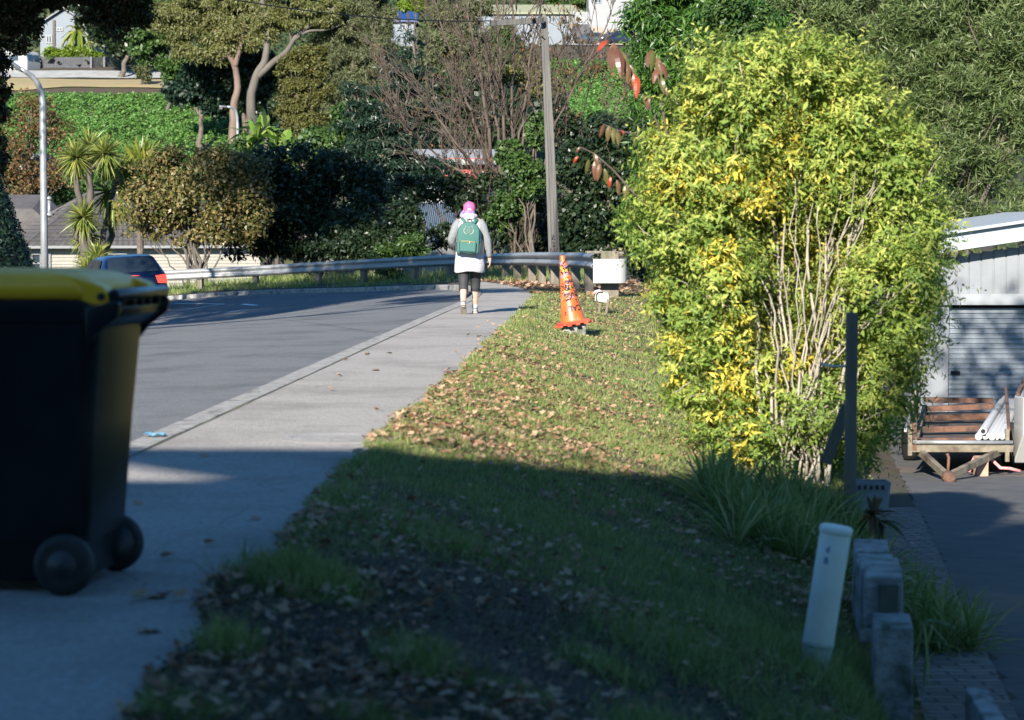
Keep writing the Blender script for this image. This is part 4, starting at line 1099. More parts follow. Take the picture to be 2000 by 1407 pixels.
m = MB(); m.bar((XRr + .03, D + .2, zdk + .18), (skew(XRr + .05, 36.5), 36.5, zdk + .3), .04, .05); m.build("side_rail", M_RUST, tr)
hitch = Vector((at(1851, 934, 28.5).x, 28.5, float(drive_z(28.5)) + .06))
m = MB()
for x in (XL + .12, XRr - .1): m.bar((x, D + .1, zdk - .10), hitch, .07, .09)
m.build("drawbar", M_OLDY, tr, bevel=.005)
m = MB(); m.lathe([(.02, -.16), (.075, -.14), (.085, .0), (.05, .06), (.03, .10)], hitch + Vector((0, -.02, .0)), (0, 1, 0), 14); m.tube([hitch + Vector((.01, .05, .02)), hitch + Vector((.02, .05, .24)), hitch + Vector((.0, .06, .29))], .02, 8); m.build("coupling", M_RUST, tr, smooth=True)
for x in (skew(XL - .13, 34), skew(XRr + .13, 34)):
    m = MB(); zc = float(drive_z(34)) + .28; m.lathe([(.16, -.07), (.26, -.08), (.28, -.05), (.28, .05), (.26, .08), (.16, .07)], (x, 34, zc), (1, 0, 0), 24); w = m.build("wheel", M_RUB, tr, smooth=True)
    m = MB(); m.lathe([(.0, -.05), (.16, -.055), (.16, .055), (0, .05)], (x, 34, zc), (1, 0, 0), 20); m.build("rim", M_GALV, w)
pg = "white pipes laid on the trailer"
for k, (fx, fz, bx, by) in enumerate(((1911, 880, 1956, 790), (1920, 872, 1963, 789), (1924, 884, 1972, 793), (1937, 880, 1978, 793), (1946, 883, 1984, 796), (1957, 882, 1989, 799))):
    p = at(fx, fz - 10, 30.15 + .05 * (k % 3)); q = at(bx, by, 35.6); p.z = zdk + .085 + (.07 if k == 1 else 0); q.z = zdk + .15 + (.05 if k == 1 else 0)
    m = MB(); d = (q - p).normalized(); m.lathe([(.030, -.002), (.048, 0), (.048, (q - p).length)], p, d, 16)
    o = m.build("white_pipe", M_PVCW, loc=p, smooth=True, bevel=.003)
    tag(o, ["white pipe lying against the open boards, first of the row on the trailer", "white pipe resting on top of the row, its end open and dark", "low white pipe with closed end in front of its row", "white pipe with two dark holes in its end cap", "white pipe lying fifth along the row on the trailer", "white pipe lying closest to the trailer's right post"][k], "pipe", pg)
    if k == 1:
        m = MB(); m.lathe([(.0, -.004), (.032, -.004)], p, d, 14, cap=False); m.build("bore", M_GAP, o)
    elif k in (3, 2):
        m = MB()
        for s in ((-.012, .02) if k == 3 else (0,)): m.lathe([(.0, -.005), (.009, -.005)], p + Vector((s, 0, .002)), d, 8, cap=False)
        m.build("bore", M_GAP, o)
q = at(1919, 916, 29.6); m = MB(); m.box((q.x, 29.7, float(drive_z(29.6)) + .13), (.15, .18, .26), .1); o = m.build("wooden_block", mat("red_timber", (.28, .17, .12), .85, (.38, .25, .18), 9, 5), bevel=.008, loc=(q.x, 29.7, float(drive_z(29.6)))); tag(o, "upright reddish timber block propping the trailer drawbar", "wooden block")
m = MB(); a = at(1905, 893, 29.9); m.tube([a + Vector((0, 0, .0)), a + Vector((-.06, -.05, -.10)), a + Vector((-.10, -.08, -.19))], .03, 6, sq=.4); m.tube([a + Vector((.02, 0, .0)), a + Vector((.2, .0, -.02)), a + Vector((.32, -.06, -.14)), a + Vector((.45, -.02, -.15)), a + Vector((.6, .0, -.19))], .022, 6, sq=.4)
o = m.build("strap", mat("faded_red_strap", (.50, .17, .17), .8, (.6, .27, .26), 20, 4), smooth=True, loc=a); tag(o, "faded red webbing strap trailing from the trailer to the ground", "strap")
# white boxy trailer cut by the frame edge
X = at(1984, 800, 30.8).x; zg_ = float(drive_z(31))
ut = root("box_trailer", "white sided trailer body beside the pipe load, cut off by the photo's edge", "trailer", (X + .8, 32, zg_))
m = MB(); R = []
for y, x, a, b_ in ((30.6, X + .06, tz(850, 30.6), tz(776, 30.6)), (30.9, X, tz(905, 30.9), tz(774, 30.9)), (34.5, X + .95, tz(905, 31), tz(772, 31))):
    R.append([Vector((x, y, a)), Vector((x + 1.6, y, a)), Vector((x + 1.6, y, b_)), Vector((x, y, b_))])
m.rings(R).build("body", M_WPLATE, ut, bevel=.02)
m = MB(); m.bar((X + .10, 30.62, tz(850, 30.7)), (X + .09, 30.62, tz(735, 30.7)), .05, .05, up=(0, 1, 0)); m.bar((X + .05, 30.9, tz(770, 30.9)), (X + .98, 34.5, tz(768, 30.9)), .05, .05); m.build("frame", M_RUST, ut)
m = MB(); m.lathe([(.18, -.09), (.29, -.10), (.31, -.06), (.31, .06), (.29, .10), (.18, .09)], (X + .12, 31.6, zg_ + .31), (1, 0, 0), 24); w = m.build("wheel", M_RUB, ut, smooth=True)
m = MB(); m.lathe([(0, -.07), (.18, -.07), (.18, .07), (0, .07)], (X + .12, 31.6, zg_ + .31), (1, 0, 0), 18); m.build("rim", M_WPLATE, w)


# ---------------------------------------------------------------- cars
M_GLASS = mat("car_glass", (.012, .018, .026), .06, spec=.9)
M_TAIL = mat("tail_red", (.55, .012, .015), .15, spec=.7)
def lit_mat(name, c, e, s):
    m, N, L, B = new_mat(name); B.inputs["Base Color"].default_value = (*c, 1); B.inputs["Emission Color"].default_value = (*e, 1); B.inputs["Emission Strength"].default_value = s; B.inputs["Roughness"].default_value = .2; return m
M_BRAKE = lit_mat("brake_lamp", (.6, .02, .02), (1, .05, .03), .9)
M_CHROME = mat("chrome", (.6, .6, .62), .15, metal=1.0)
M_TYRE = M_RUB
def car(name, label, loc, yaw, paint, Ln=4.3, Wd=1.78, Ht=1.48, estate=.35, group=None, brake=False, roll=0.0):
    r = root(name, label, "car", loc, group); M = Matrix.Translation(loc) @ Matrix.Rotation(roll, 4, 'Y') @ Matrix.Rotation(yaw, 4, 'Z')
    w = Wd / 2; hl = Ln / 2; bz = .20; bel = Ht * .62
    st = [  # y, bottom, belt, top, half width belt, half width top
        (-hl, .42, bel - .16, bel - .06, w * .86, w * .70), (-hl + .05, .28, bel - .06, bel + .0, w * .95, w * .80), (-hl + .14, .24, bel, bel + .06, w * .985, w * .80),
        (-hl + estate + .10, bz, bel + .01, Ht - .055, w, w * .72), (-hl + estate + .45, bz, bel, Ht, w, w * .73), (-.1, bz, bel - .02, Ht + .015, w, w * .75), (.35, bz, bel - .03, Ht - .02, w, w * .74), (.62, bz, bel - .04, Ht - .12, w, w * .73),
        (1.22, bz, bel - .06, bel + .0, w, w * .82), (hl - .5, bz, bel - .12, bel - .07, w * .97, w * .78), (hl - .12, .24, bel - .28, bel - .2, w * .9, w * .7), (hl, .34, bel - .38, bel - .34, w * .78, w * .6)]
    m = MB(); R = []
    def half(s):
        y, zb, zl, zt, wb, wt = s
        tall = zt - zl > .2
        return [(wb * .80, zb), (wb * .96, zb + .10), (wb * 1.0, zb + (zl - zb) * .55), (wb * .985, zl), (wt + .02 if tall else wt + .06, zt - (.07 if tall else .02)), (wt * .86, zt - .01), (wt * .4, zt)]
    for s in st:
        h = half(s); R.append([Vector((x, s[0], z)) for x, z in h] + [Vector((-x, s[0], z)) for x, z in reversed(h)])
    body = m.rings(R).xf(M).build("body", paint, r, smooth=True, bevel=.012)
    def pane(nm, quad, mm, par=r, lift=.008, th=.004):
        P = [Vector(q) for q in quad]; n = (P[1] - P[0]).cross(P[2] - P[0]).normalized()
        c = sum(P, Vector()) / len(P)
        if n.dot(c - Vector((0, 0, .6))) < 0: n = -n
        mb = MB(); mb.prism([p + n * lift for p in P], n * th); return mb.xf(M).build(nm, mm, par, bevel=.002)
    b_, c_ = st[2], st[3]
    pane("rear_window", [(-b_[5] * .97, b_[0] + .03, b_[3] + .035), (b_[5] * .97, b_[0] + .03, b_[3] + .035), (c_[5] * .95, c_[0] - .015, c_[3] - .025), (-c_[5] * .95, c_[0] - .015, c_[3] - .025)], M_GLASS, lift=.012)
    e_, f_ = st[7], st[8]
    pane("windscreen", [(-e_[5] * .9, e_[0] + .05, e_[3] - .03), (e_[5] * .9, e_[0] + .05, e_[3] - .03), (f_[5] * .92, f_[0] - .06, f_[3] + .02), (-f_[5] * .92, f_[0] - .06, f_[3] + .02)], M_GLASS, lift=.02)
    for s in (-1, 1):
        for (y0, y1, yt0, yt1) in ((-hl + estate + .28, -.12, -hl + estate + .45, -.12), (-.04, 1.0, -.04, .52)):
            pane("side_window", [(s * w * .985, y0, bel + .03), (s * w * .985, y1, bel + .03), (s * (w * .76 + .01), yt1, Ht - .11), (s * (w * .76 + .01), yt0, Ht - .11)], M_GLASS, lift=.012)
        mb = MB(); mb.box((s * (w + .07), .62, bel + .03), (.16, .09, .12)); mb.xf(M).build("mirror", paint, r, bevel=.025)
        mb = MB(); mb.rings([[Vector((s * (w * .62), -hl + .075, bel - .02)), Vector((s * (w * .93), -hl + .06, bel - .0)), Vector((s * (w * .96), -hl + .05, bel - .24)), Vector((s * (w * .68), -hl + .015, bel - .22))], [Vector((s * (w * .62), -hl - .02, bel - .02)), Vector((s * (w * .95), -hl + .02, bel - .0)), Vector((s * (w * .97), -hl + .01, bel - .24)), Vector((s * (w * .68), -hl - .022, bel - .22))]])
        mb.xf(M).build("tail_light", M_BRAKE if brake else M_TAIL, r, bevel=.008)
        mb = MB(); mb.box((s * w * .66, hl - .06, bel - .33), (.36, .14, .12)); mb.xf(M).build("headlight", M_CHROME, r, bevel=.03)
        for y in (-hl + .82, hl - .88):
            mb = MB(); mb.lathe([(.19, -.10), (.30, -.105), (.32, -.07), (.32, .07), (.30, .105), (.19, .10)], (s * (w - .09), y, .32), (1, 0, 0), 26); wo = mb.xf(M).build("wheel", M_TYRE, r, smooth=True)
            mb = MB(); mb.lathe([(.0, .085), (.05, .09), (.19, .075), (.20, .09), (.20, -.09), (0, -.08)] if s > 0 else [(0, -.085), (.05, -.09), (.19, -.075), (.20, -.09), (.20, .09), (0, .08)], (s * (w - .09), y, .32), (1, 0, 0), 18); mb.xf(M).build("rim", M_GALV, wo)
    mb = MB(); mb.box((0, -hl - .005, bel - .30), (.40, .03, .12)); mb.xf(M).build("number_plate", M_WPLATE, r)
    mb = MB(); mb.box((0, -hl + .04, .36), (Wd * .9, .16, .2)); mb.xf(M).build("bumper", M_BLACKP, r, bevel=.04)
    if brake:
        mb = MB(); mb.prism([Vector((x, -hl + .10, z)) for x, z in ((-.17, bel + .0), (0, bel + .025), (.17, bel), (.06, bel - .025), (-.06, bel - .025))], (0, -.045, 0)); mb.xf(M).build("brake_light", M_BRAKE, r)
    return r, M
M_BLUE = mat("blue_car_paint", (0.00165, 0.00605, 0.0275), .25, metal=.1, spec=.45, coat=.35)
cq = at(258, 612, 60.5); cz = float(road_z(cq.x, 60.5))
c_, CM = car("blue_hatchback", "dark blue hatchback braking as it drives round the bend", (cq.x - .55, 62.2, cz), math.radians(21), M_BLUE, 4.2, 1.76, 1.52, .42, brake=True, roll=math.radians(-4))
c_.rotation_euler = (0, 0, 0)
m = MB(); m.box((-.42, -1.5, 1.12), (.16, .01, .14)); m.xf(CM).build("window_card", mat("pale_card", (.45, .5, .35), .7), c_)

M_CARG = mat("dark_grey_car_paint", (.05, .07, .09), .25, metal=.3, coat=.7)
M_CARN = mat("navy_car_paint", (.018, .022, .045), .25, metal=.3, coat=.7)
def hillpt(px, py, Y): a = at(px, py, Y); return a
q = at(1211, 96, 290); car("grey_sedan", "grey sedan parked nose-out beside the navy car below the hill fence", (at(1168, 92, 291).x, 292, gz(at(1168, 92, 291).x, 292) + .15), math.radians(-118), M_CARG, 4.6, 1.8, 1.46, .7, "cars parked on the hill")
car("navy_suv", "navy estate car parked sideways on the hill above the creeper bank", (at(1203, 92, 288).x, 287.5, gz(at(1203, 92, 288).x, 287.5) + .15), math.radians(108), M_CARN, 4.7, 1.86, 1.66, .45, "cars parked on the hill")

# ---------------------------------------------------------------- lamps
def lamp(name, label, px, D, top_px, r0, r1, arm, seed, headsz=1.0):
    b0 = at(px[0], px[1], D); z = gz(b0.x, D)
    r = root(name, label, "street lamp", (b0.x, D, z), "street lamps")
    P = [at(x, y, D - dd) for x, y, dd in top_px]
    m = MB(); base = Vector((b0.x, D, z - .1))
    pts = [base, base.lerp(P[0], .5)] + P
    n = len(pts); m.tube(pts, [r0 + (r1 - r0) * (k / (n - 1)) for k in range(n)], 12); m.tube([base, base + Vector((0, 0, 1.1))], r0 * 1.35, 12)
    m.build("pole", M_LAMP, r, smooth=True)
    e = P[-1]; d = (P[-1] - P[-2]).normalized()
    m = MB(); m.rings([[e + d * t + Vector((0, w * math.cos(a), h * math.sin(a) - .02)) * headsz for a in np.linspace(0, 6.283, 11)[:-1]] for t, w, h in ((-.08, .05, .05), (.02, .09, .07), (.35 * headsz, .15, .08), (.62 * headsz, .12, .05), (.7 * headsz, .03, .02))])
    h = m.build("lamp_head", M_LAMP, r, smooth=True)
    m = MB(); m.rings([[e + d * t + Vector((0, w * math.cos(a), -.05 + .03 * math.sin(a) - .02)) * headsz for a in np.linspace(0, 6.283, 9)[:-1]] for t, w in ((.1 * headsz, .06), (.4 * headsz, .11), (.6 * headsz, .06))]); m.build("lens", mat("lamp_lens", (.5, .5, .48), .2), h, smooth=True)
    return r
lamp("street_lamp", "tall silver street lamp with curved arm in front of the tiled roof house", (88, 620), 58, [(84, 250, 0), (83.5, 200, 0), (80, 178, 0), (72, 160, .05), (62, 149, .1), (52, 142, .2), (40, 134, .3)], .10, .055, 1, 1)
lamp("street_lamp", "small far street lamp in front of the banana plants", (464, 330), 128, [(464, 245, 0), (463, 228, 0), (460, 216, .1), (453, 210, .2), (444, 209, .4)], .10, .07, 1, 2, .8)
o = at(462, 253, 127.8); m = MB(); m.box((o.x - .03, o.y, o.z), (.5, .3, .16)); 
# ---------------------------------------------------------------- houses, fences and vehicles on the far side of the valley
def tile_mat(name, c1, c2, row=.33):
    m, N, L, B = new_mat(name); tc = N.new("ShaderNodeTexCoord"); w = N.new("ShaderNodeTexBrick"); L.new(tc.outputs["UV"], w.inputs["Vector"])
    w.inputs["Scale"].default_value = 1; w.inputs["Brick Width"].default_value = .3; w.inputs["Row Height"].default_value = row; w.inputs["Mortar Size"].default_value = .03
    w.inputs["Color1"].default_value = (*c1, 1); w.inputs["Color2"].default_value = (*c2, 1); w.inputs["Mortar"].default_value = (c1[0] * .35, c1[1] * .35, c1[2] * .35, 1)
    L.new(w.outputs[0], B.inputs["Base Color"]); B.inputs["Roughness"].default_value = .8
    return m
M_BOARD = mat("cream_weatherboard", (0.2604, 0.2436, 0.21), .7, (0.2856, 0.2688, 0.2352), 2, 4)
M_HWHITE = mat("white_wall_paint", (0.216, 0.219, 0.222), .7, (0.198, 0.201, 0.207), 1, 4)
M_HBLUE = mat("pale_blue_wall_paint", (0.126, 0.1462, 0.1714), .7, (0.1411, 0.1588, 0.1814), 1, 4)
M_ROOFB = mat("brown_tiles", (.046, .042, .042), .8, (.078, .07, .069), 2, 6, bump=.4, bscale=6)
M_ROOFO = mat("pale_olive_roof", (0.216, 0.222, 0.144), .8, (0.18, 0.186, 0.12), 1.2, 5)
M_ROOFBL = mat("blue_roof", (.012, .04, .13), .5)
M_ROOFG = mat("grey_roof", (0.132, 0.138, 0.144), .7)
M_REDW = mat("brick_red_paint", (0.336, 0.056, 0.04), .7, (0.384, 0.08, 0.056), 3, 4)
M_FENCE = mat("charcoal_boards", (0.044, 0.0448, 0.0528), .85, (0.068, 0.068, 0.076), 1.5, 5)
M_FENCEG = mat("grey_fence_paint", (0.21, 0.215, 0.225), .8, (0.24, 0.245, 0.255), 2, 4)
M_BEIGE = mat("beige_wall", (0.24, 0.21, 0.17), .85, (0.21, 0.185, 0.15), 1, 5)
M_WIN = mat("house_window_glass", (.03, .04, .05), .08, spec=.8)

# brown tiled house
a0 = at(47, 480, 115); f = Vector((math.cos(.40), math.sin(.40), 0)); l = Vector((-math.sin(.40), math.cos(.40), 0)); up = Vector((0, 0, 1))
ze = a0.z; e0 = Vector((a0.x, a0.y, ze)); LW, LD, RH = 13.0, 8.6, 2.75
h1 = root("tiled_house", "cream weatherboard house with brown tiled hip roof behind the cabbage trees", "house", e0 + f * 4 + l * 4 - up * 4)
c = [e0, e0 + f * LW, e0 + f * LW + l * LD, e0 + l * LD]; r1 = e0 + f * (LD / 2) + l * (LD / 2) + up * RH; r2 = e0 + f * (LW - LD / 2) + l * (LD / 2) + up * RH
m = MB()
def tiled(p, q, s, t, rows):     # a roof slope in stepped tile courses
    p, q, s, t = [Vector(v) for v in (p, q, s, t)]; n = (q - p).cross(t - p).normalized(); n = n if n.z > 0 else -n
    wv = max(4, int((q - p).length / .3)); R = []
    for k in range(rows + 1):
        for o in ((.045, 0.0) if k else (.045,)):
            kk = k / rows; A = p.lerp(t, kk); B_ = q.lerp(s, kk); row = []
            for i in range(wv * 2 + 1):
                row.append(A.lerp(B_, i / (wv * 2)) + n * ((.045 - o) + .035 * (i % 2)))
            R.append(row)
    m.rings(R, False, False)
tiled(c[0], c[1], r2, r1, 14); tiled(c[3], c[0], r1, r1, 14); tiled(c[2], c[3], r1, r2, 14); tiled(c[1], c[2], r2, r2, 14)
for p, q in ((c[0], r1), (r1, r2), (c[3], r1), (c[1], r2)): m.tube([p, q], .10, 8)
rf = m.build("roof", M_ROOFB, h1)
m = MB(); g = r1.lerp(c[0], .5) + l * 2.1 + up * .5; m.tube([g - up * .6, g + up * .5], .09, 10); m.lathe([(.16, 0), (.16, .12), (.02, .2)], g + up * .5, n=10); m.lathe([(.28, 0), (.12, .22)], g - up * .35, n=10); m.build("flue", M_LAMP, rf, smooth=True)
m = MB(); g0 = .5
for p, q in ((c[0], c[1]), (c[3], c[0])): m.bar(p - up * .08, q - up * .08, .12, .14)
m.build("gutter", M_HWHITE, h1)
m = MB(); z0 = ze - 3.6
ins = [c[0] + f * g0 + l * g0, c[1] - f * g0 + l * g0, c[2] - f * g0 - l * g0, c[3] + f * g0 - l * g0]
for p, q, n_ in ((ins[0], ins[1], -l), (ins[3], ins[0], -f), (ins[1], ins[2], f), (ins[2], ins[3], l)):
    k = 0; z = ze - .1; R = []
    while z > z0:
        R.append([Vector((p.x, p.y, z)) + n_ * .0, Vector((q.x, q.y, z)) + n_ * .0]); R.append([Vector((p.x, p.y, z - .17)) + n_ * .035, Vector((q.x, q.y, z - .17)) + n_ * .035]); z -= .172
    m.rings(R, False, False)
m.build("wall", M_BOARD, h1)
for px, w in ((80, .9), (215, 1.2)):
    b0 = at(px, 508, 115); tt = (b0.x - e0.x) / f.x; p = e0 + f * tt + l * (g0 - .06) - up * 1.15
    m = MB(); R3 = Matrix((f, l, up)).transposed()
    for dx in (-w / 2, 0, w / 2): m.box(p + f * dx, (.09, .1, 1.5), rot=R3)
    for dz in (-.72, .25, .72): m.box(p + up * dz, (w, .1, .08), rot=R3)
    wf = m.build("window", M_HWHITE, h1)
    m = MB(); m.box(p + l * .03, (w, .02, 1.42), rot=R3); m.build("pane", M_WIN, wf)
m = MB(); q = at(20, 408, 122); m.prism([q + Vector(v) for v in ((-6, 0, 0), (1.2, 0, 0), (3, 0, -1.6), (-6, 0, -1.6))], (0, 3, .8)); m.build("wing_roof", M_ROOFB, h1)

def house(name, label, D, px0, px1, eave, ridge, base, wall_m, roof_m, depth=8, wins=(), hip=0.0, over=.4, cat="house", gable_front=False):
    A = at(px0, eave, D); B_ = at(px1, eave, D); zr = at(px0, ridge, D).z; zb = at(px0, base, D).z - 2.0
    r = root(name, label, cat, ((A.x + B_.x) / 2, D + depth / 2, zb))
    m = MB(); m.box(((A.x + B_.x) / 2, D + depth / 2, (A.z + zb) / 2), (B_.x - A.x, depth, A.z - zb))
    if gable_front: m.prism([Vector((A.x, D, A.z)), Vector((B_.x, D, A.z)), Vector(((A.x + B_.x) / 2, D, zr - .15))], (0, depth, 0))
    m.build("wall", wall_m, r)
    m = MB(); o = over
    if gable_front:
        xm = (A.x + B_.x) / 2
        for s, xe in ((-1, A.x - o), (1, B_.x + o)):
            ze_ = A.z - o * (zr - A.z) / (xm - A.x)
            m.prism([Vector((xe, D - o, ze_)), Vector((xm, D - o, zr)), Vector((xm, D - o, zr + .18)), Vector((xe, D - o, ze_ + .18))], (0, depth + 2 * o, 0))
    else:
        y0, y1, ym = D - o, D + depth + o, D + depth / 2; x0, x1 = A.x - o, B_.x + o; h = hip * (x1 - x0)
        P = [Vector((x0, y0, A.z)), Vector((x1, y0, A.z)), Vector((x1, y1, A.z)), Vector((x0, y1, A.z)), Vector((x0 + h, ym, zr)), Vector((x1 - h, ym, zr))]
        m.add(P, [(0, 1, 5, 4), (2, 3, 4, 5), (3, 0, 4), (1, 2, 5), (3, 2, 1, 0)])
        m.box(((x0 + x1) / 2, y0 - .03, A.z + .02), (x1 - x0, .12, .24))
    m.build("roof", roof_m, r)
    for (wx0, wx1, wy0, wy1) in wins:
        p, q = at(wx0, wy0, D - .04), at(wx1, wy1, D - .04); w, h_ = q.x - p.x, p.z - q.z; c = (p + q) / 2
        m = MB()
        for dx in (-w / 2, 0, w / 2): m.box((c.x + dx, D - .04, c.z), (.12, .1, h_ + .12))
        for dz in (-h_ / 2, h_ / 2): m.box((c.x, D - .04, c.z + dz), (w, .09, .12))
        wf = m.build("window", M_HWHITE, r)
        m = MB(); m.box((c.x, D - .015, c.z), (w, .02, h_)); m.build("pane", M_WIN, wf)
    return r
house("hill_house", "pale blue and white house on the hill behind the charcoal fence", 222, 78, 172, 48, 18, 110, M_HBLUE, M_ROOFG, 9, ((91, 101, 70, 84), (111, 122, 55, 60), (152, 162, 72, 88), (155, 163, 91, 98)), gable_front=True)
house("blue_roofed_house", "small house with a deep blue roof half hidden among hillside trees", 262, 742, 808, 42, 16, 75, M_HBLUE, M_ROOFBL, 8, ((755, 764, 48, 58), (780, 792, 48, 58)))
house("long_house", "long low pale house with olive roof above the bare tree", 300, 905, 1142, 27, 2, 74, M_HBLUE, M_ROOFO, 10, ((925, 938, 34, 46), (985, 1000, 34, 46), (1020, 1040, 34, 46), (1072, 1084, 33, 44), (1095, 1108, 33, 48), (1118, 1126, 33, 48)), hip=.12)
h6 = house("white_house", "tall plain white house with a dark balcony at the top of the hill", 308, 1150, 1300, -45, -75, 62, M_HWHITE, M_ROOFG, 10, ((1162, 1174, -6, 6),))
m = MB(); D = 306.4
for py in (5, 12): m.bar(at(1217, py, D), at(1247, py, D), .08, .10)
m.box(at(1232, 21, D + .7), (2.1, 1.4, .18))
for px in (1217, 1224, 1231, 1239, 1247): m.bar(at(px, 4, D), at(px, 21, D), .08, .08, up=(0, 1, 0))
m.bar(at(1239, 21, D), at(1239, 44, D), .1, .1, up=(0, 1, 0)); m.build("balcony", M_FENCE, h6)
m = MB()
for k in range(5): m.box(at(1197 + k * 3.6, 31 - k * 2.2, D + .3), (.3, .8, .14))
m.build("stair", M_FENCE, h6)
rd = house("red_white_house", "low red and white house glimpsed through the dark trees below the bend", 100, 728, 985, 318, 286, 400, M_HWHITE, M_HWHITE, 7, ((800, 822, 335, 352),))
for px0, px1 in ((736, 782), (866, 962)):
    p, q = at(px0, 300, 99.96), at(px1, 345, 99.96); m = MB(); m.box(((p.x + q.x) / 2, 99.97, (p.z + q.z) / 2 - .2), (q.x - p.x, .06, p.z - q.z)); m.build("red_panel", M_REDW, rd)
# corrugated shed roof below the bend
p = at(790, 396, 90); q = at(905, 396, 90); r_ = at(790, 462, 84.5)
sh = root("shed", "shed with pale blue corrugated roof half hidden below the guardrail", "shed", ((p.x + q.x) / 2, 88, -5))
m = MB(); R = []; n = 90
for k in range(n + 1):
    t = k / n; x = p.x + (q.x - p.x) * t; o = .05 * math.sin(k * math.pi / 1.5)
    R.append([Vector((x, 90, p.z + o)), Vector((x, 84.5, r_.z + o))])
m.rings(R, False, False); m.build("roof", mat("pale_blue_sheet", (.12, .16, .21), .5, (.15, .19, .23), 3, 4), sh)
m = MB(); m.box(((p.x + q.x) / 2, 87.4, (r_.z - 5.5) / 2 - .1), (q.x - p.x - .3, 5, r_.z + 5.2)); m.build("wall", M_HWHITE, sh)
house("hidden_white_house", "white house wall showing through the rusty autumn leaves by the lamp post", 150, -40, 56, 308, 296, 345, M_HWHITE, M_ROOFG, 8)

# charcoal fence on the hill
fr = root("charcoal_fence", "charcoal board fence beside the hill road below the pale blue house", "fence", (at(145, 150, 212).x, 212, 16))
m = MB(); seg = [(80, 112, 148, 211.5), (182, 112, 143, 211.5), (203, 112, 140, 212.5), (228, 105, 136, 216), (262, 98, 128, 222)]
for (x0, t0, b0, d0), (x1, t1, b1, d1) in zip(seg[:-1], seg[1:]):
    P0, P1 = at(x0, t0, d0), at(x1, t1, d1); zb0, zb1 = at(x0, b0 + 4, d0).z, at(x1, b1 + 4, d1).z; n = max(3, int((P1 - P0).length / .16))
    for k in range(n):
        t = (k + .5) / n; q = P0.lerp(P1, t); zb = zb0 + (zb1 - zb0) * t
        m.box((q.x, q.y + .012 * (k % 2), (q.z + zb) / 2), ((P1.x - P0.x) / n * .93, .04, q.z - zb), math.atan2((P1 - P0).y, (P1 - P0).x))
m.build("boards", M_FENCE, fr)
for px, d in ((178, 211.3), (203.5, 212)):
    m = MB(); m.bar(at(px, 111, d), at(px, 148, d), .18, .16, up=(0, 1, 0)); m.build("post", mat("fence_post_paint", (.10, .10, .11), .8), fr)
# pale fence and wall above the parked cars
ff = root("slatted_fence", "pale grey slatted fence on top of the beige wall behind the hill cars", "fence", (at(1190, 60, 297).x, 297, 27))
pp = [(1120, 24, 48), (1146, 25, 49), (1184, 32, 52), (1204, 34, 55), (1224, 37, 59), (1246, 40, 62)]
for (x0, a, b_), (x1, c_2, d_) in zip(pp[:-1], pp[1:]):
    m = MB(); P0, P1 = at(x0, a, 297), at(x1, c_2, 297); Q0, Q1 = at(x0, b_, 297), at(x1, d_, 297)
    for k in range(7):
        t = (k + .5) / 7; m.bar(P0.lerp(Q0, t), P1.lerp(Q1, t), .05, (P0 - Q0).length / 7 * .84)
    m.build("panel", M_FENCEG, ff)
for (x0, a, b_) in pp:
    m = MB(); m.bar(at(x0, a - 2, 296.9), at(x0, b_ + 22, 296.9), .22, .2, up=(0, 1, 0)); m.build("post", M_HWHITE, ff)
m = MB(); m.prism([at(1140, 51, 297.3), at(1250, 64, 297.3), at(1250, 100, 297.3), at(1118, 100, 297.3), at(1118, 74, 297.3)], (0, .5, 0)); o = m.build("retaining_wall", M_BEIGE, loc=at(1200, 95, 297)); tag(o, "beige retaining wall under the pale slatted fence behind the cars", "wall")
m = MB(); P = at(1135, 62, 296); m.box(P, (2.2, 2, 1.7)); o = m.build("dark_shed", M_FENCE, loc=P - Vector((0, 0, .9))); tag(o, "dark open-fronted shed at the foot of the hill fence", "shed")

# white motorhome
P = at(48, 122, 208.5); zb = at(48, 149, 208).z
mh = root("motorhome", "boxy white motorhome parked at the end of the charcoal fence", "motorhome", (P.x, 209, zb))
HM = Matrix.Translation((P.x - 1.9, 211, zb)) @ Matrix.Rotation(math.radians(-22), 4, 'Z')
m = MB(); m.prism([Vector((x, -1.1, z)) for x, z in ((-3, .4), (2.6, .4), (2.62, 1.5), (2.45, 2.2), (2.2, 2.42), (-3, 2.42))], (0, 2.2, 0)); m.xf(HM).build("body", M_WPLATE, mh, bevel=.08)
m = MB(); m.box((2.56, -.5, 1.78), (.06, .8, .58), rot=Matrix.Rotation(-.15, 3, 'Y')); m.box((2.56, .5, 1.78), (.06, .8, .58), rot=Matrix.Rotation(-.15, 3, 'Y')); m.box((1.2, -1.11, 1.75), (1.0, .05, .5)); m.box((-.6, -1.11, 1.75), (.9, .05, .5)); m.xf(HM).build("window", M_WIN, mh)
for x in (-1.6, 1.5):
    for y in (-1.0, 1.0): m = MB(); m.lathe([(.0, -.1), (.36, -.1), (.36, .1), (0, .1)], (x, y, .36), (0, 1, 0), 18); m.xf(HM).build("wheel", M_RUB, mh)
m = MB(); m.box((-1, 0, 2.55), (1.2, 1.0, .22)); m.xf(HM).build("roof_vent", M_FENCEG, mh, bevel=.04)

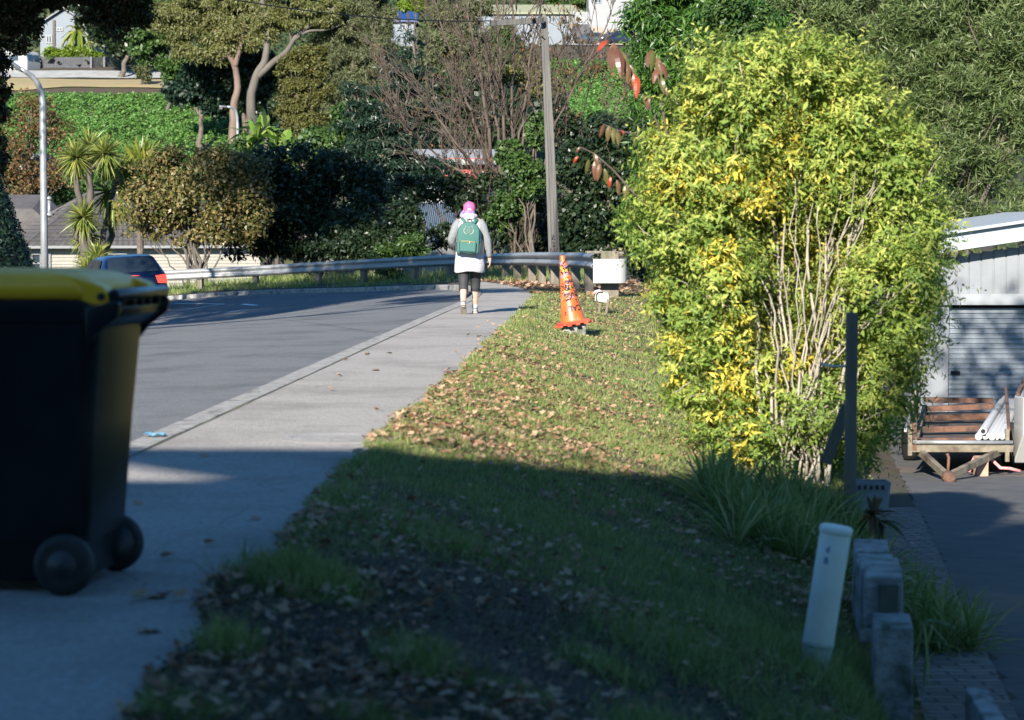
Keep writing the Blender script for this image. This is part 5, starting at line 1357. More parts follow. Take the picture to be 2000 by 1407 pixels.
# ---------------------------------------------------------------- unseen shade casters: a house added behind the viewpoint, then trees
h0 = root("added_shade_house", "flat roofed house behind the viewpoint whose shadow falls over the foreground", "house", (-9, -8, 0))
ht = 15.7 * KZ
m = MB(); m.box((-14.2, -8, ht / 2 - .1), (17.2, 6, ht + .2)); m.build("wall", M_BOARD, h0)
m = MB(); r0_, r1_ = 16.66 * KZ, 17.2 * KZ  # bar added above the roof to leave a slit of sun
m.bar((-24, -5, (r0_ + r1_) / 2), (-7.2, -5, (r0_ + r1_) / 2), .08, r1_ - r0_)
for x in (-22, -18, -14): m.bar((x, -5, ht - .1), (x, -5, r0_), .08, .08, up=(0, 1, 0))
m.prism([Vector((-7.2, -5, r0_)), Vector((-7.2, -5, r1_)), Vector((-5.6, -5, r1_ - .02)), Vector((-5.6, -5, ht - .2))], (0, .08, 0))
m.build("sun_slit_rail", M_FENCE, h0)
m = MB(); m.prism([Vector((x, -5.05, z)) for x, z in ((-5.62, 0), (-5.62, 8.5), (-5.5, 8.55), (-5.2, 8.76), (-5.04, 9.0), (-4.72, 9.45), (-3.2, 11.2), (-.6, 12.4), (2.6, 9.4), (2.6, 0))], (0, -5, 0)); m.build("shade_edge_wing", M_BOARD, h0)  # solid added to give the foreground shade its rising edge
# ---------------------------------------------------------------- trees and shrubs
def world_tree(name, label, X, Y, blobs, n, L, W, lm, tm, r0, seed, group=None, limb=True, **k):
    """a tree laid out in metres: blobs ((x, y, z), (rx, ry, rz))"""
    rng = np.random.default_rng(seed); random.seed(seed); z = gz(X, Y)
    r = root(name, label, "tree", (X, Y, z), group)
    t = MB(); low = Vector((X, Y, z - .2)); top = Vector(max(blobs, key=lambda q: q[0][2])[0])
    if not limb: top = Vector((X + .3, Y, top.z))
    limbs(t, [low, low.lerp(top, .5) + Vector((.2, .1, 0)), top], r0, r0 * .25, 9)
    for c, rr in blobs if limb else []:
        c = Vector(c); st = low.lerp(top, random.uniform(.25, .5)); limbs(t, [st, st.lerp(c, .55), c], r0 * .4, r0 * .08, 6)
    t.build("trunk", tm, r, smooth=True)
    foliage("crown", blobs, n, L, W, lm, r, rng, **k)
    return r
# trees out of view, crowns placed for the shade they throw
world_tree("street_tree", "dense tree behind the viewpoint that shades the near verge", -.5, -9, [((-3.5, -8, 9.3), (2.6, 2, 2.6)), ((-4.1, -8, 7.0), (2.1, 2, 2.3)), ((-1.2, -8, 11), (3.4, 2.5, 3.6)), ((-1, -8, 6.5), (3.6, 2.2, 3)), ((2.6, -8.5, 9), (3.6, 3, 4)), ((2.5, -8, 13), (3.5, 3, 4)), ((6.5, -9, 9.5), (4, 3, 4.5)), ((2, -8, 4.2), (5.5, 2.5, 3)), ((8, -8, 4), (4, 2.5, 3))], 60000, .34, .2, LM_MID, M_BARK, .35, 101, group="street trees behind the viewpoint", sub=26, shell=.2)
world_tree("street_tree", "wide tree by the driveway out of frame casting dappled shade", 9.5, 20, [((2.3, 21, 8.0), (1.7, 1.6, 1.5)), ((2.5, 21, 5.3), (1.3, 1.1, .95)), ((5.2, 20.5, 8.0), (2.2, 2.2, 1.8)), ((8.5, 20, 9), (3, 2.6, 2.4))], 6000, .26, .15, LM_MID, M_BARK, .28, 102, group="street trees behind the viewpoint")
world_tree("street_tree", "spreading tree beside the viewpoint shading the near driveway", 6.8, 8.5, [((3.0, 10.5, 5.9), (1.1, 1.4, .9)), ((4.2, 11, 6.6), (1.8, 2, 1.5)), ((5.4, 9.5, 6.5), (2.2, 2.2, 1.9)), ((4.4, 7, 5.6), (2, 2, 1.6))], 4500, .2, .12, LM_MID, M_BARK, .2, 105, group="street trees behind the viewpoint")
world_tree("street_tree", "leaning street tree dappling the guardrail from beside the road", -9.5, 27, [((-5.2, 28.5, 9.0), (1.9, 1.9, 1.1)), ((-7.2, 28, 9.6), (2, 2, 1.5)), ((-3.8, 30.5, 10.2), (1.5, 1.6, .8))], 4200, .2, .12, LM_MID, M_BARK, .2, 107, group="street trees behind the viewpoint")  # added out of view for the dapple on the rail
world_tree("added_shade_tree", "very tall roadside tree shading the dark bushes below the bend", -17.5, 43, [((-15.2, 42, 18.6), (3.6, 3.5, 2.6)), ((-19, 43, 20.5), (2.6, 3, 2))], 15000, .3, .18, LM_DARK, M_BARK, .3, 106)  # high crown added out of view to cast shade on the bushes
world_tree("roadside_tree", "tall roadside tree whose crown hangs over the far lane", -17.5, 39, [((-10.8, 42, 8.8), (4.0, 4.5, 2.6)), ((-12.6, 46, 8.6), (2.6, 4, 2.2)), ((-9.0, 38, 8.2), (2.2, 2.6, 1.5)), ((-11.5, 35, 8.2), (3.0, 3.0, 2.2)), ((-7.2, 43, 8.4), (2.6, 3.4, 2.0)), ((-5.4, 47.5, 8.3), (2.4, 3, 1.9)), ((-9.5, 47, 8.0), (3.0, 3, 2))], 60000, .20, .12, LM_OVER, M_BARK, .35, 103, sub=24, limb=False)
world_tree("roadside_tree", "slim roadside tree standing before the lamp post out of frame", -15, 14, [((-11.6, 14, 8.0), (1.7, .8, .32)), ((-12.6, 13.4, 6.9), (1.3, .7, .3)), ((-15, 14.5, 9), (2, 2, 2.6))], 7000, .28, .16, LM_MID, M_BARK, .22, 104)  # flat crown masses shaped for pointed shadows on the road

# overhanging boughs in the top corner, their shade put into dark leaf colour
tree("overhanging_tree", "dark leafy tree with a few rusty leaves hanging into the top corner", 46, (-140, 640),
     [(-20, 20, 80, 70), (60, -5, 60, 36), (140, -25, 80, 40), (235, -10, 60, 40), (-10, 100, 36, 50), (-30, 190, 55, 60), (-30, 300, 45, 70), (62, 45, 26, 34), (35, 80, 26, 30), (205, 30, 50, 30), (265, 30, 45, 26), (230, 60, 30, 18)], 64000, .10, .055, LM_OVER, M_BARK, .25, limb=False, seed=11, sub=26, subr=.3, droop=.5)
def hedge_cone():
    b = at(-20, 560, 33.5); z = float(road_z(b.x, b.y)); r = root("clipped_hedge", "dark clipped hedge sloping up the far left side of the road", "hedge", (b.x, b.y, z))
    m = MB(); R = []
    for t in np.linspace(0, 1, 9):
        R.append([Vector((b.x - .30 + (1 - .93 * t) * 1.22 * math.cos(a), b.y + (1 - .9 * t) * 1.2 * math.sin(a), z + 3.3 * t)) for a in np.linspace(0, 6.283, 17)[:-1]])
    m.rings(R).build("core", mat("hedge_core", (.01, .02, .012), .95), r)
    rng = np.random.default_rng(5); n = 26000; t = rng.random(n); a = rng.uniform(0, 6.283, n); t = 1 - np.sqrt(t); rad = (1 - .93 * t) + rng.normal(0, .025, n)
    P = np.column_stack([b.x - .30 + rad * 1.25 * np.cos(a), b.y + rad * 1.24 * np.sin(a), z + 3.33 * t]); O = np.column_stack([np.cos(a), np.sin(a), np.full(n, .35)])
    N = unit(O + rng.normal(size=(n, 3)) * .5); A = unit(np.cross(N, rng.normal(size=(n, 3)))) + O * .3
    V, F = leaves_np(P, A, N, .06, .035); mesh_np("foliage", V, F, LM_DARKB, r)
hedge_cone()

def shoots(name, blobs, n, k, ln, L, W, m, parent, seed, up=.5, mask=None, sub=15, subr=.25, shell=.68, droop=.25):
    """leafy shoots: n twigs of k leaves each, growing out of the crown masses"""
    rng = np.random.default_rng(seed); P, O = crown_pts(blobs, n, rng, sub, subr, shell, .9)
    if mask is not None: q = mask(P); P, O = P[q], O[q]
    n = len(P); D_ = unit(O * .8 + rng.normal(size=(n, 3)) * .45 + np.array([0, 0, up])); l = ln * rng.uniform(.5, 1.4, n)
    t = (np.arange(k) + .5) / k; tt = np.tile(t, n); idx = np.repeat(np.arange(n), k)
    B = P[idx] + D_[idx] * (l[idx] * tt)[:, None] - np.array([0, 0, 1]) * (.25 * l[idx] * tt ** 2)[:, None]
    S = unit(np.cross(D_, rng.normal(size=(n, 3)))); U = np.cross(S, D_); a = np.tile(np.arange(k) * 2.4, n) + rng.uniform(0, .8, n * k)
    side = S[idx] * np.cos(a)[:, None] + U[idx] * np.sin(a)[:, None]
    A = unit(D_[idx] * .55 + side + rng.normal(size=(n * k, 3)) * .25 - np.array([0, 0, droop]))
    N_ = unit(D_[idx] - side * .3 + rng.normal(size=(n * k, 3)) * .35 + np.array([0, 0, .3])); s = rng.uniform(.45, 1.3, n * k) * (1.1 - .5 * tt)
    V, F = leaves_np(B, A, N_, L * s, W * s * rng.uniform(.8, 1.2, n * k), .2)
    return mesh_np(name, V, F, m, parent)

# ---- the bright hedge shrub
def big_shrub():
    D = 17.0; rng = np.random.default_rng(21); random.seed(21)
    b = at(1545, 935, D); z = gz(b.x, D)
    r = root("hedge_shrub", "bright yellow-green leafy shrub twice a person's height by the driveway", "shrub", (b.x, D, z))
    top = [(1430, 155, 95, 95), (1390, 105, 55, 60), (1530, 145, 110, 95), (1630, 150, 90, 90), (1700, 250, 100, 110), (1400, 275, 130, 120), (1550, 260, 140, 120), (1770, 330, 70, 95), (1325, 400, 95, 110), (1770, 420, 85, 120), (1640, 340, 120, 90), (1285, 440, 65, 75)]
    mid = [(1465, 420, 110, 110, .2), (1640, 430, 100, 110, .3), (1375, 560, 105, 110), (1745, 590, 105, 120), (1545, 520, 120, 120, .45), (1375, 700, 90, 105), (1500, 700, 95, 90, .25), (1650, 640, 80, 100, .35), (1720, 740, 80, 100), (1560, 690, 90, 90, .3), (1815, 520, 55, 90), (1780, 640, 55, 80)]
    low = [(1410, 835, 80, 80), (1530, 820, 95, 75, .2), (1680, 840, 75, 75, .2), (1470, 895, 60, 50), (1730, 830, 45, 70), (1620, 880, 80, 50, .3), (1600, 800, 90, 70)]
    for bl in (top, mid, low):
        for i, q in enumerate(bl):
            q = list(q); f_ = .94 if bl is not low else .86; q[0] = 1545 + (q[0] - 1545) * f_; q[1] = 935 + (q[1] - 935) * .965; q[2] *= .96; q[3] *= .97; q = q + [0.0] * (5 - len(q)); q[4] += random.uniform(-.25, .3); bl[i] = tuple(q[:5]) + (random.uniform(.32, .5),)
    stems = MB(); twigs = MB()
    B = [blob3(q, D) for q in top + mid + low]; base = Vector((b.x, D, z - .1))
    for k, (c, rr) in enumerate(B):
        c = Vector(c); o = base + Vector((random.uniform(-.28, .28), random.uniform(-.2, .2), 0))
        mid_ = o.lerp(c, .5) + Vector((-(c.x - o.x) * .12, 0, (c.z - o.z) * .08))
        limbs(stems, [o, mid_, c], random.uniform(.010, .02), .005, 6, .03)
        for _ in range(9):
            s = mid_.lerp(c, random.uniform(.1, 1)); e = c + Vector((random.uniform(-1, 1) * rr[0], random.uniform(-1, 1) * rr[1], random.uniform(-.7, 1) * rr[2])) * .95
            limbs(twigs, [s, s.lerp(e, .5) + Vector((0, 0, .03)), e], .008, .003, 5, .06, 4)
    for _ in range(17):                            # bare stems showing in the open middle
        p0 = at(random.uniform(1500, 1620), random.uniform(900, 930), D - .1); px = random.uniform(1430, 1720); p1 = at(px, random.uniform(300, 540), D - random.uniform(.0, .42)); pm = at(1560 + (px - 1560) * .4, random.uniform(620, 720), D - random.uniform(.0, .38))
        limbs(stems, [p0, pm, p1], random.uniform(.006, .014), .003, 6, .03)
    stems.build("stems", M_STEM, r, smooth=True); twigs.build("twigs", M_STEM, r, smooth=True)
    def thin(P):                                   # the shrub is open in the middle
        inside = np.exp(-((P[:, 0] - 2.24) / .29) ** 2 - ((P[:, 2] - .92) / .65) ** 2); front = P[:, 1] < D + .15
        lowv = np.exp(-((P[:, 0] - 2.14) / .57) ** 2 - ((P[:, 2] + .54) / .34) ** 2)
        return rng.random(len(P)) > np.where(front, .78 * inside, .15 * inside) + .12 * lowv
    def sh(nm, bl, n, k, ln, L, W, m, seed, **kw): shoots(nm, [blob3(q, D) for q in bl], n, k, ln, L, W, m, r, seed, mask=thin, **kw)
    sh("leaves", top, 3900, 11, .26, .070, .023, LM_BUSH, 31, up=.7)
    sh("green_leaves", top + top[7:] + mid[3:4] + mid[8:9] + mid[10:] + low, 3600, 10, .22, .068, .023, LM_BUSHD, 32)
    sh("leaves", mid, 3500, 10, .22, .072, .024, LM_BUSH, 33)
    sh("yellow_leaves", mid[:3] + mid[4:8] + mid[9:10] + top[5:7] + low[:2], 2300, 8, .16, .082, .026, LM_BUSHY, 34, droop=.6)
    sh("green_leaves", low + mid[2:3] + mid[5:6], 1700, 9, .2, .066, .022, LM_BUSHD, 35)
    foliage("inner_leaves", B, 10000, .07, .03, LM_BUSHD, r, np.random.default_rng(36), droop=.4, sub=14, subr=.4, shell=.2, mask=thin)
big_shrub()

# ---- drooping red-and-brown leafed sapling reaching out of the shrub
def sapling():
    D = 16.7; random.seed(4); b = at(1400, 900, 17.2); r = root("sapling", "sapling with large drooping brown and red leaves reaching out of the shrub", "sapling", (b.x, 17.2, gz(b.x, 17.2)))
    st = MB(); base = Vector((b.x, 17.2, gz(b.x, 17.2) - .1)); fork = at(1345, 470, D + .2)
    br = [[(1345, 470), (1310, 330), (1285, 245), (1262, 190), (1225, 130), (1200, 84)], [(1310, 330), (1300, 250), (1290, 190), (1283, 130), (1274, 98)], [(1345, 470), (1290, 310), (1240, 262), (1205, 255), (1178, 243)], [(1345, 470), (1250, 390), (1195, 330), (1160, 300), (1132, 287)]]
    limbs(st, [base, base.lerp(fork, .5), fork], .02, .012, 6, .02)
    fol = []; red = []
    for q in br:
        pts = [at(x, y, D + .03 * i) for i, (x, y) in enumerate(q)]; st.tube(pts, [.010 - .0014 * i for i in range(len(q))], 6)
    leaves = [  # px of stalk, length px, lean (px across per px down), colour
        (1200, 84, 62, -.2, 0), (1196, 92, 80, -.05, 0), (1206, 96, 96, .12, 0), (1212, 100, 70, .25, 0), (1186, 80, 46, -.9, 1), (1222, 118, 74, .1, 0), (1230, 128, 62, .35, 0), (1238, 145, 66, .12, 1), (1245, 150, 70, -.05, 1), (1256, 185, 44, .3, 0),
        (1274, 98, 58, -.35, 0), (1276, 100, 64, -.12, 0), (1284, 112, 66, .15, 0), (1288, 122, 58, .45, 0), (1283, 135, 50, -.25, 0), (1290, 150, 54, .2, 0), (1296, 165, 40, .3, 0), (1268, 190, 40, -.1, 0),
        (1180, 243, 44, -.35, 0), (1190, 246, 48, -.1, 0), (1198, 250, 50, .0, 0), (1206, 256, 46, .05, 0), (1214, 254, 18, .5, 1), (1238, 268, 32, .1, 0),
        (1134, 288, 22, -.9, 0), (1130, 306, 26, -.8, 1), (1160, 300, 48, .35, 0), (1150, 312, 46, -.2, 0), (1162, 316, 58, .02, 0), (1172, 320, 54, -.15, 0), (1180, 330, 50, .2, 0), (1192, 345, 36, -.1, 1), (1205, 352, 48, .15, 0), (1222, 362, 46, .0, 0)]
    mb = {0: MB(), 1: MB()}
    for (px, py, ln, lean, red_) in leaves:
        p = at(px, py, D - .02 + random.uniform(-.06, .06)); L = ln * 17 / FPX * .62; d = Vector((lean, random.uniform(-.35, .2), -1)).normalized()
        s = d.cross(Vector((random.uniform(-.5, .5), -1, .1))).normalized(); n = s.cross(d); w = L * random.uniform(.14, .185); R = []
        for t in np.linspace(0, 1, 8):
            ww = w * math.sin(math.pi * min(t * .92 + .04, 1)) ** .8; bend = Vector((0, 0, .16 * L * t * (1 - t) * 4 * .5)) + n * (.10 * L * math.sin(t * 3))
            c = p + d * (L * t) + bend; R.append([c - s * ww - n * ww * .25, c, c + s * ww - n * ww * .25])
        mb[red_].rings(R, False, False)
    st.build("stem", M_TWIG, r, smooth=True); mb[0].build("leaves", LM_PERS, r); mb[1].build("red_leaves", LM_RED, r)
sapling()

# ---- garden trees on the right
tree("bamboo_thicket", "tall dark green tree with narrow hanging leaves behind the bright shrub", 52, (1350, 560), [(1290, 40, 80, 70), (1330, 130, 85, 80), (1400, 40, 90, 80), (1420, 160, 80, 90), (1290, 190, 55, 70), (1480, 60, 70, 70), (1300, 300, 60, 90), (1260, 420, 60, 80), (1350, -40, 110, 60)], 42000, .22, .045, LM_BAMB, M_BARK, .12, seed=41, droop=.9, sub=22, subr=.3)
tree("bottlebrush_tree", "broad grey-green bottlebrush tree with dense upright sprays behind the garage", 58, (1790, 620),
     [(1520, 60, 70, 90), (1600, 40, 90, 100), (1700, 20, 110, 110), (1820, 20, 120, 110), (1950, 40, 120, 120), (1880, 150, 130, 110), (1760, 140, 110, 100), (1960, 240, 100, 110), (1860, 300, 110, 110), (1930, 390, 100, 80), (1840, 400, 80, 70), (2020, 130, 90, 100), (1640, 150, 80, 90, 1.0), (1560, -20, 90, 60), (1900, -60, 130, 70), (1720, 260, 90, 90, 1.0), (1850, 470, 70, 50, .5)],
     85000, .24, .035, LM_BOTTLE, M_BARK, .22, seed=42, droop=-.35, sub=34, subr=.26, rnd=1.0, up=.0, curl=.05)
tree("small_leaf_tree", "thin pink-barked tree with green leaves above the bright shrub", 48, (1440, 560), [(1440, 20, 60, 50), (1480, 60, 50, 50), (1420, 70, 40, 40)], 5000, .14, .06, LM_MID, M_TWIG, .05, seed=43, stems=3)

# ---- behind the guardrail
tree("brown_leaf_bush", "big rounded bush of mixed brown and green leaves beside the blue car", 76, (430, 560), [(350, 335, 80, 45), (300, 390, 65, 70), (400, 385, 90, 80), (280, 445, 50, 30), (370, 450, 70, 35), (450, 335, 65, 50), (430, 440, 60, 40), (480, 400, 50, 70), (330, 300, 40, 20), (410, 300, 40, 22), (255, 400, 30, 40)], 30000, .16, .085, LM_BROWN, M_BARKG, .10, seed=51, sub=11, subr=.36, stems=6, droop=.35, shell=.5)
tree("dark_evergreen_bush", "dark evergreen bush standing between the brown bush and the conifer", 78, (590, 560), [(520, 350, 75, 65), (590, 330, 80, 60), (560, 420, 100, 80), (650, 360, 70, 70), (640, 450, 90, 60), (500, 455, 70, 55), (700, 400, 60, 80)], 34000, .17, .10, LM_DARK, M_BARK, .14, seed=52, sub=10, subr=.36, stems=5, shell=.5)  # dark leaf colour also stands in for shade over this bush
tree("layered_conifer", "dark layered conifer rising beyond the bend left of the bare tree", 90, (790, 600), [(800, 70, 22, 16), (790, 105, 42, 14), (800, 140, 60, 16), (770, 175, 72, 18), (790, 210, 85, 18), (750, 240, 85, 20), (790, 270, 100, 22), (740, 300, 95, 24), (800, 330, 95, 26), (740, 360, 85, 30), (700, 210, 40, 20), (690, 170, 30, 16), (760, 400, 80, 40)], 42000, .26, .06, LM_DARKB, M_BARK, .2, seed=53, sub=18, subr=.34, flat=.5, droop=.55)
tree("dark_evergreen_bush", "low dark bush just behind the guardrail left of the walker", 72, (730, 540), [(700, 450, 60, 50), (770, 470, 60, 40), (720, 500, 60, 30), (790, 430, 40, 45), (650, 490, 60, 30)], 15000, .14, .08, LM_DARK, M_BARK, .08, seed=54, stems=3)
tree("leafy_roadside_bush", "small green bush spilling over the guardrail left of the walker", 66.8, (755, 545), [(770, 492, 45, 18), (742, 500, 22, 18), (800, 480, 35, 22), (760, 530, 30, 12)], 4500, .13, .06, LM_MID, M_BARK, .03, seed=55, limb=False)
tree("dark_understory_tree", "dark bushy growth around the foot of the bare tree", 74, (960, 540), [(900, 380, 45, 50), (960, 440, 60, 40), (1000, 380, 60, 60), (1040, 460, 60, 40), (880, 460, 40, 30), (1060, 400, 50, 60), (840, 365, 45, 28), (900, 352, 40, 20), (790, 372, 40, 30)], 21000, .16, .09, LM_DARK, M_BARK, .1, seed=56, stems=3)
tree("ivy_clad_tree", "dark ivy-covered tree filling the gap right of the power pole", 62, (1180, 560), [(1150, 330, 70, 70), (1200, 280, 60, 60), (1220, 400, 75, 80), (1140, 430, 60, 60), (1250, 330, 50, 70), (1180, 470, 80, 40), (1110, 380, 40, 70), (1270, 480, 60, 60), (1320, 520, 70, 60)], 30000, .16, .10, LM_DARK, M_BARK, .14, seed=57, sub=9, subr=.36)
tree("ivy_clad_tree", "mid green leafy tangle low on the slope beside the leaning pole", 70, (1040, 530), [(1000, 300, 34, 34), (1030, 350, 40, 40), (985, 410, 36, 40), (1050, 250, 25, 40)], 8000, .15, .09, LM_MID, M_BARK, .1, seed=58)

# ---- bare multi-stemmed tree
def bare(name, label, D, stems, base, seed, r0=.11, twig=True, minr=.010, leafs=None, spread=.5):
    random.seed(seed); b = at(base[0], base[1], D); z = gz(b.x, D); r = root(name, label, "tree", (b.x, D, z)); t = MB(); tw = MB(); tips = []
    def grow(p, d, L, rad, depth):
        n = 4; pts = [Vector(p)]; dd = Vector(d).normalized()
        for k in range(n):
            dd = (dd + Vector((random.gauss(0, .09), random.gauss(0, .09), random.gauss(.03, .06)))).normalized(); pts.append(pts[-1] + dd * (L / n))
        (t if rad > .03 else tw).tube(pts, [max(rad * (1 - .5 * k / n), minr) for k in range(n + 1)], 6 if rad > .03 else 4, cap=False)
        if depth <= 0: tips.append(pts[-1]); return
        for k in range(random.randint(3, 4)):
            i = random.randint(1, n); v = Vector((random.gauss(0, 1), random.gauss(0, 1), random.gauss(.3, .6))).normalized()
            grow(pts[i], (dd + v * spread).normalized(), L * random.uniform(.45, .72), rad * random.uniform(.34, .55), depth - 1)
    for pts_px, rr in stems:
        pts = [at(x, y, D + random.uniform(-.5, .5)) for x, y in pts_px]; pts[0] = Vector((b.x + random.uniform(-.4, .4), D + random.uniform(-.3, .3), z - .3))
        line = limbs(t, pts, rr * .72, rr * .2, 7, .02)
        m_ = len(line)
        for k in range(m_ // 5, m_, 2):
            dd = (line[min(k + 1, m_ - 1)] - line[k - 1]).normalized(); v = Vector((random.gauss(0, 1), random.gauss(0, 1), random.gauss(.2, .5))).normalized()
            grow(line[k], (dd + v * spread * 1.2).normalized(), random.uniform(.9, 2.2) * (1.2 - .5 * k / m_), rr * .26 * (1.1 - .6 * k / m_), 2)
    t.build("trunk", M_TWIG, r, smooth=True); tw.build("twigs", M_TWIG, r)
    if leafs:
        rng = np.random.default_rng(seed); P = np.array([tuple(random.choice(tips)) for _ in range(leafs)]) + rng.normal(0, .08, (leafs, 3)); N = unit(rng.normal(size=(leafs, 3))); A = unit(rng.normal(size=(leafs, 3))) - np.array([0, 0, 1.2])
        V, F = leaves_np(P, A, N, .16, .09); mesh_np("leaves", V, F, LM_RUST, r)
    return r
bare("bare_tree", "many-stemmed bare winter tree standing behind the walker", 74, [
    ([(985, 480), (950, 330), (905, 180), (860, 40), (835, -40)], .10), ([(985, 480), (960, 300), (930, 120), (905, -30)], .12), ([(990, 480), (975, 300), (955, 130), (930, -40)], .10), ([(1000, 480), (985, 280), (975, 100), (968, -40)], .11), ([(1005, 480), (1000, 280), (1005, 100), (1000, -30)], .10), ([(1010, 480), (1020, 300), (1035, 130), (1060, -20)], .10),
    ([(1010, 480), (1010, 330), (1030, 200), (1045, 90)], .08), ([(990, 480), (940, 380), (890, 280), (840, 210), (790, 150)], .09), ([(990, 480), (930, 400), (860, 310), (800, 250), (770, 200)], .08), ([(1010, 480), (1060, 340), (1110, 190), (1180, 60), (1195, 20)], .07)], (995, 540), 61, leafs=110)
bare("bare_thicket", "low dense tangle of grey-brown twigs arching beside the dark conifer", 79, [
    ([(930, 470), (900, 330), (840, 250), (790, 225)], .05), ([(940, 470), (920, 320), (870, 230), (830, 215)], .05), ([(945, 470), (950, 300), (920, 210), (880, 200)], .05), ([(930, 470), (880, 380), (830, 320), (780, 260)], .05), ([(950, 470), (980, 320), (960, 240), (920, 230)], .05)], (935, 530), 62, spread=.75, leafs=60)
bare("rust_leaf_tree", "thin tree with clusters of rusty hanging leaves right of the power pole", 80, [([(1100, 480), (1105, 300), (1110, 180), (1120, 90)], .05), ([(1100, 480), (1130, 300), (1145, 200), (1160, 110)], .05), ([(1105, 480), (1085, 300), (1090, 200), (1080, 120)], .05), ([(1110, 480), (1170, 330), (1200, 230), (1210, 180)], .05)], (1105, 530), 63, leafs=1000)
bare("pale_bare_tree", "pale bare-branched tree in front of the small blue roofed house", 230, [([(830, 130), (840, 60), (810, 10)], .16), ([(835, 130), (860, 60), (850, 0)], .16), ([(830, 130), (800, 70), (770, 40)], .14), ([(840, 130), (880, 70), (900, 20)], .14)], (835, 140), 64, minr=.03)

# ---- cabbage trees and palms
def straps(name, heads, n, L, W, m, parent, seed, droop=.6, up=.25, fan=None):
    rng = np.random.default_rng(seed); V = []; F = []; k0 = 0; ts = np.array([0, .35, .7, 1.0]); ww = np.array([.6, 1, .75, .05])
    for c in heads:
        c = np.array(c, float); u = unit(rng.normal(size=(n, 3)) + np.array([0, 0, up]))
        if fan is not None: u = unit(u * np.array([1, .25, 1]) + np.array(fan))
        l = L * rng.uniform(.7, 1.15, n); s = unit(np.cross(u, rng.normal(size=(n, 3)) * .4 + np.array([0, 0, 1])))
        q = np.empty((n, 4, 2, 3))
        for i, t in enumerate(ts):
            p = c + u * (l * t)[:, None] - np.array([0, 0, 1]) * (droop * l * t * t * (.5 + .5 * (1 - u[:, 2])))[:, None]
            q[:, i, 0] = p - s * W * ww[i] / 2; q[:, i, 1] = p + s * W * ww[i] / 2
        V.append(q.reshape(-1, 3)); b = (np.arange(n) * 8)[:, None] + k0
        for i in range(3): F.append(b + np.array([2 * i, 2 * i + 1, 2 * i + 3, 2 * i + 2]))
        k0 += n * 8
    return mesh_np(name, np.vstack(V), np.vstack(F), m, parent)
D = 80; b = at(168, 540, D); z = gz(b.x, D)
ct = root("cabbage_tree", "branching cabbage tree with spiky yellow-green heads behind the blue car", "tree", (b.x, D, z))
heads = [(148, 308), (206, 300), (176, 288, 1), (163, 425), (232, 335, 3), (168, 462, .6)]
m = MB(); base = Vector((b.x, D, z - .3))
limbs(m, [base, at(168, 500, D), at(150, 460, D), at(158, 430, D)], .26, .13, 9, .02); limbs(m, [base, at(172, 500, D), at(172, 440, D + .3), at(176, 370, D + .3), at(173, 290, D + .3)], .2, .1, 8, .02); limbs(m, [at(172, 440, D + .3), at(150, 360, D), at(148, 310, D)], .12, .1, 8, .02); limbs(m, [at(173, 330, D + .3), at(195, 320, D), at(204, 300, D)], .1, .09, 8, .02); limbs(m, [base + Vector((.3, .2, 0)), at(200, 490, D + .5), at(207, 440, D + 2), at(228, 345, D + 3)], .13, .09, 8, .02)
m.build("trunk", M_BARKG, ct, smooth=True)
for i, h in enumerate(heads):
    q = at(h[0], h[1], D + (h[2] if len(h) > 2 else 0)); straps("leaf_head", [q], 330, .80, .05, LM_CORD, ct, 70 + i, droop=.2, up=.05)
pl = root("fan_palm", "fan palm with drooping yellow-green fronds behind the cabbage tree", "palm", (at(230, 540, 82).x, 82, gz(at(230, 540, 82).x, 82)))
m = MB(); q0 = at(222, 540, 82); limbs(m, [Vector((q0.x, 82, gz(q0.x, 82) - .2)), at(215, 460, 82), at(200, 385, 82)], .14, .10, 8)
for i, (px, py, fx, fz) in enumerate(((215, 375, -.9, -.2), (222, 392, .35, -1.0), (240, 340, .9, .1), (255, 335, 1.0, .3), (212, 350, -.5, .7), (230, 372, .9, -.5))):
    c = at(px, py, 81.7); m.tube([at(203, 385, 82), c], .02, 5); straps("frond", [c], 60, .85, .07, LM_PALM, pl, 90 + i, droop=.25, up=0, fan=(fx * 1.1, 0, fz * 1.1))
m.build("trunk", M_BARK, pl, smooth=True)
yc = root("yucca", "young spiky cabbage plant at the foot of the cabbage tree", "plant", (at(190, 530, 79).x, 79, gz(at(190, 530, 79).x, 79)))
straps("leaves", [at(190, 505, 79), at(185, 530, 79), at(172, 528, 78.5)], 160, .9, .05, LM_CORD, yc, 77, droop=.5, up=.6)
pl2 = root("fan_palm", "dark green fan palm on the slope above the brown bush", "palm", (at(280, 400, 92).x, 92, gz(at(280, 400, 92).x, 92)))
m = MB(); q0 = at(275, 400, 92); m.tube([Vector((q0.x, 92, gz(q0.x, 92))), at(272, 330, 92)], .14, 8); m.build("trunk", M_BARK, pl2)
for i, (px, py, fx, fz) in enumerate(((270, 322, -.9, .1), (275, 315, -.2, 1), (285, 320, .9, .3), (262, 330, -.8, -.6), (288, 330, .9, -.4))): straps("frond", [at(px, py, 92)], 60, 1.1, .09, LM_PALM, pl2, 190 + i, droop=.2, up=0, fan=(fx, 0, fz))

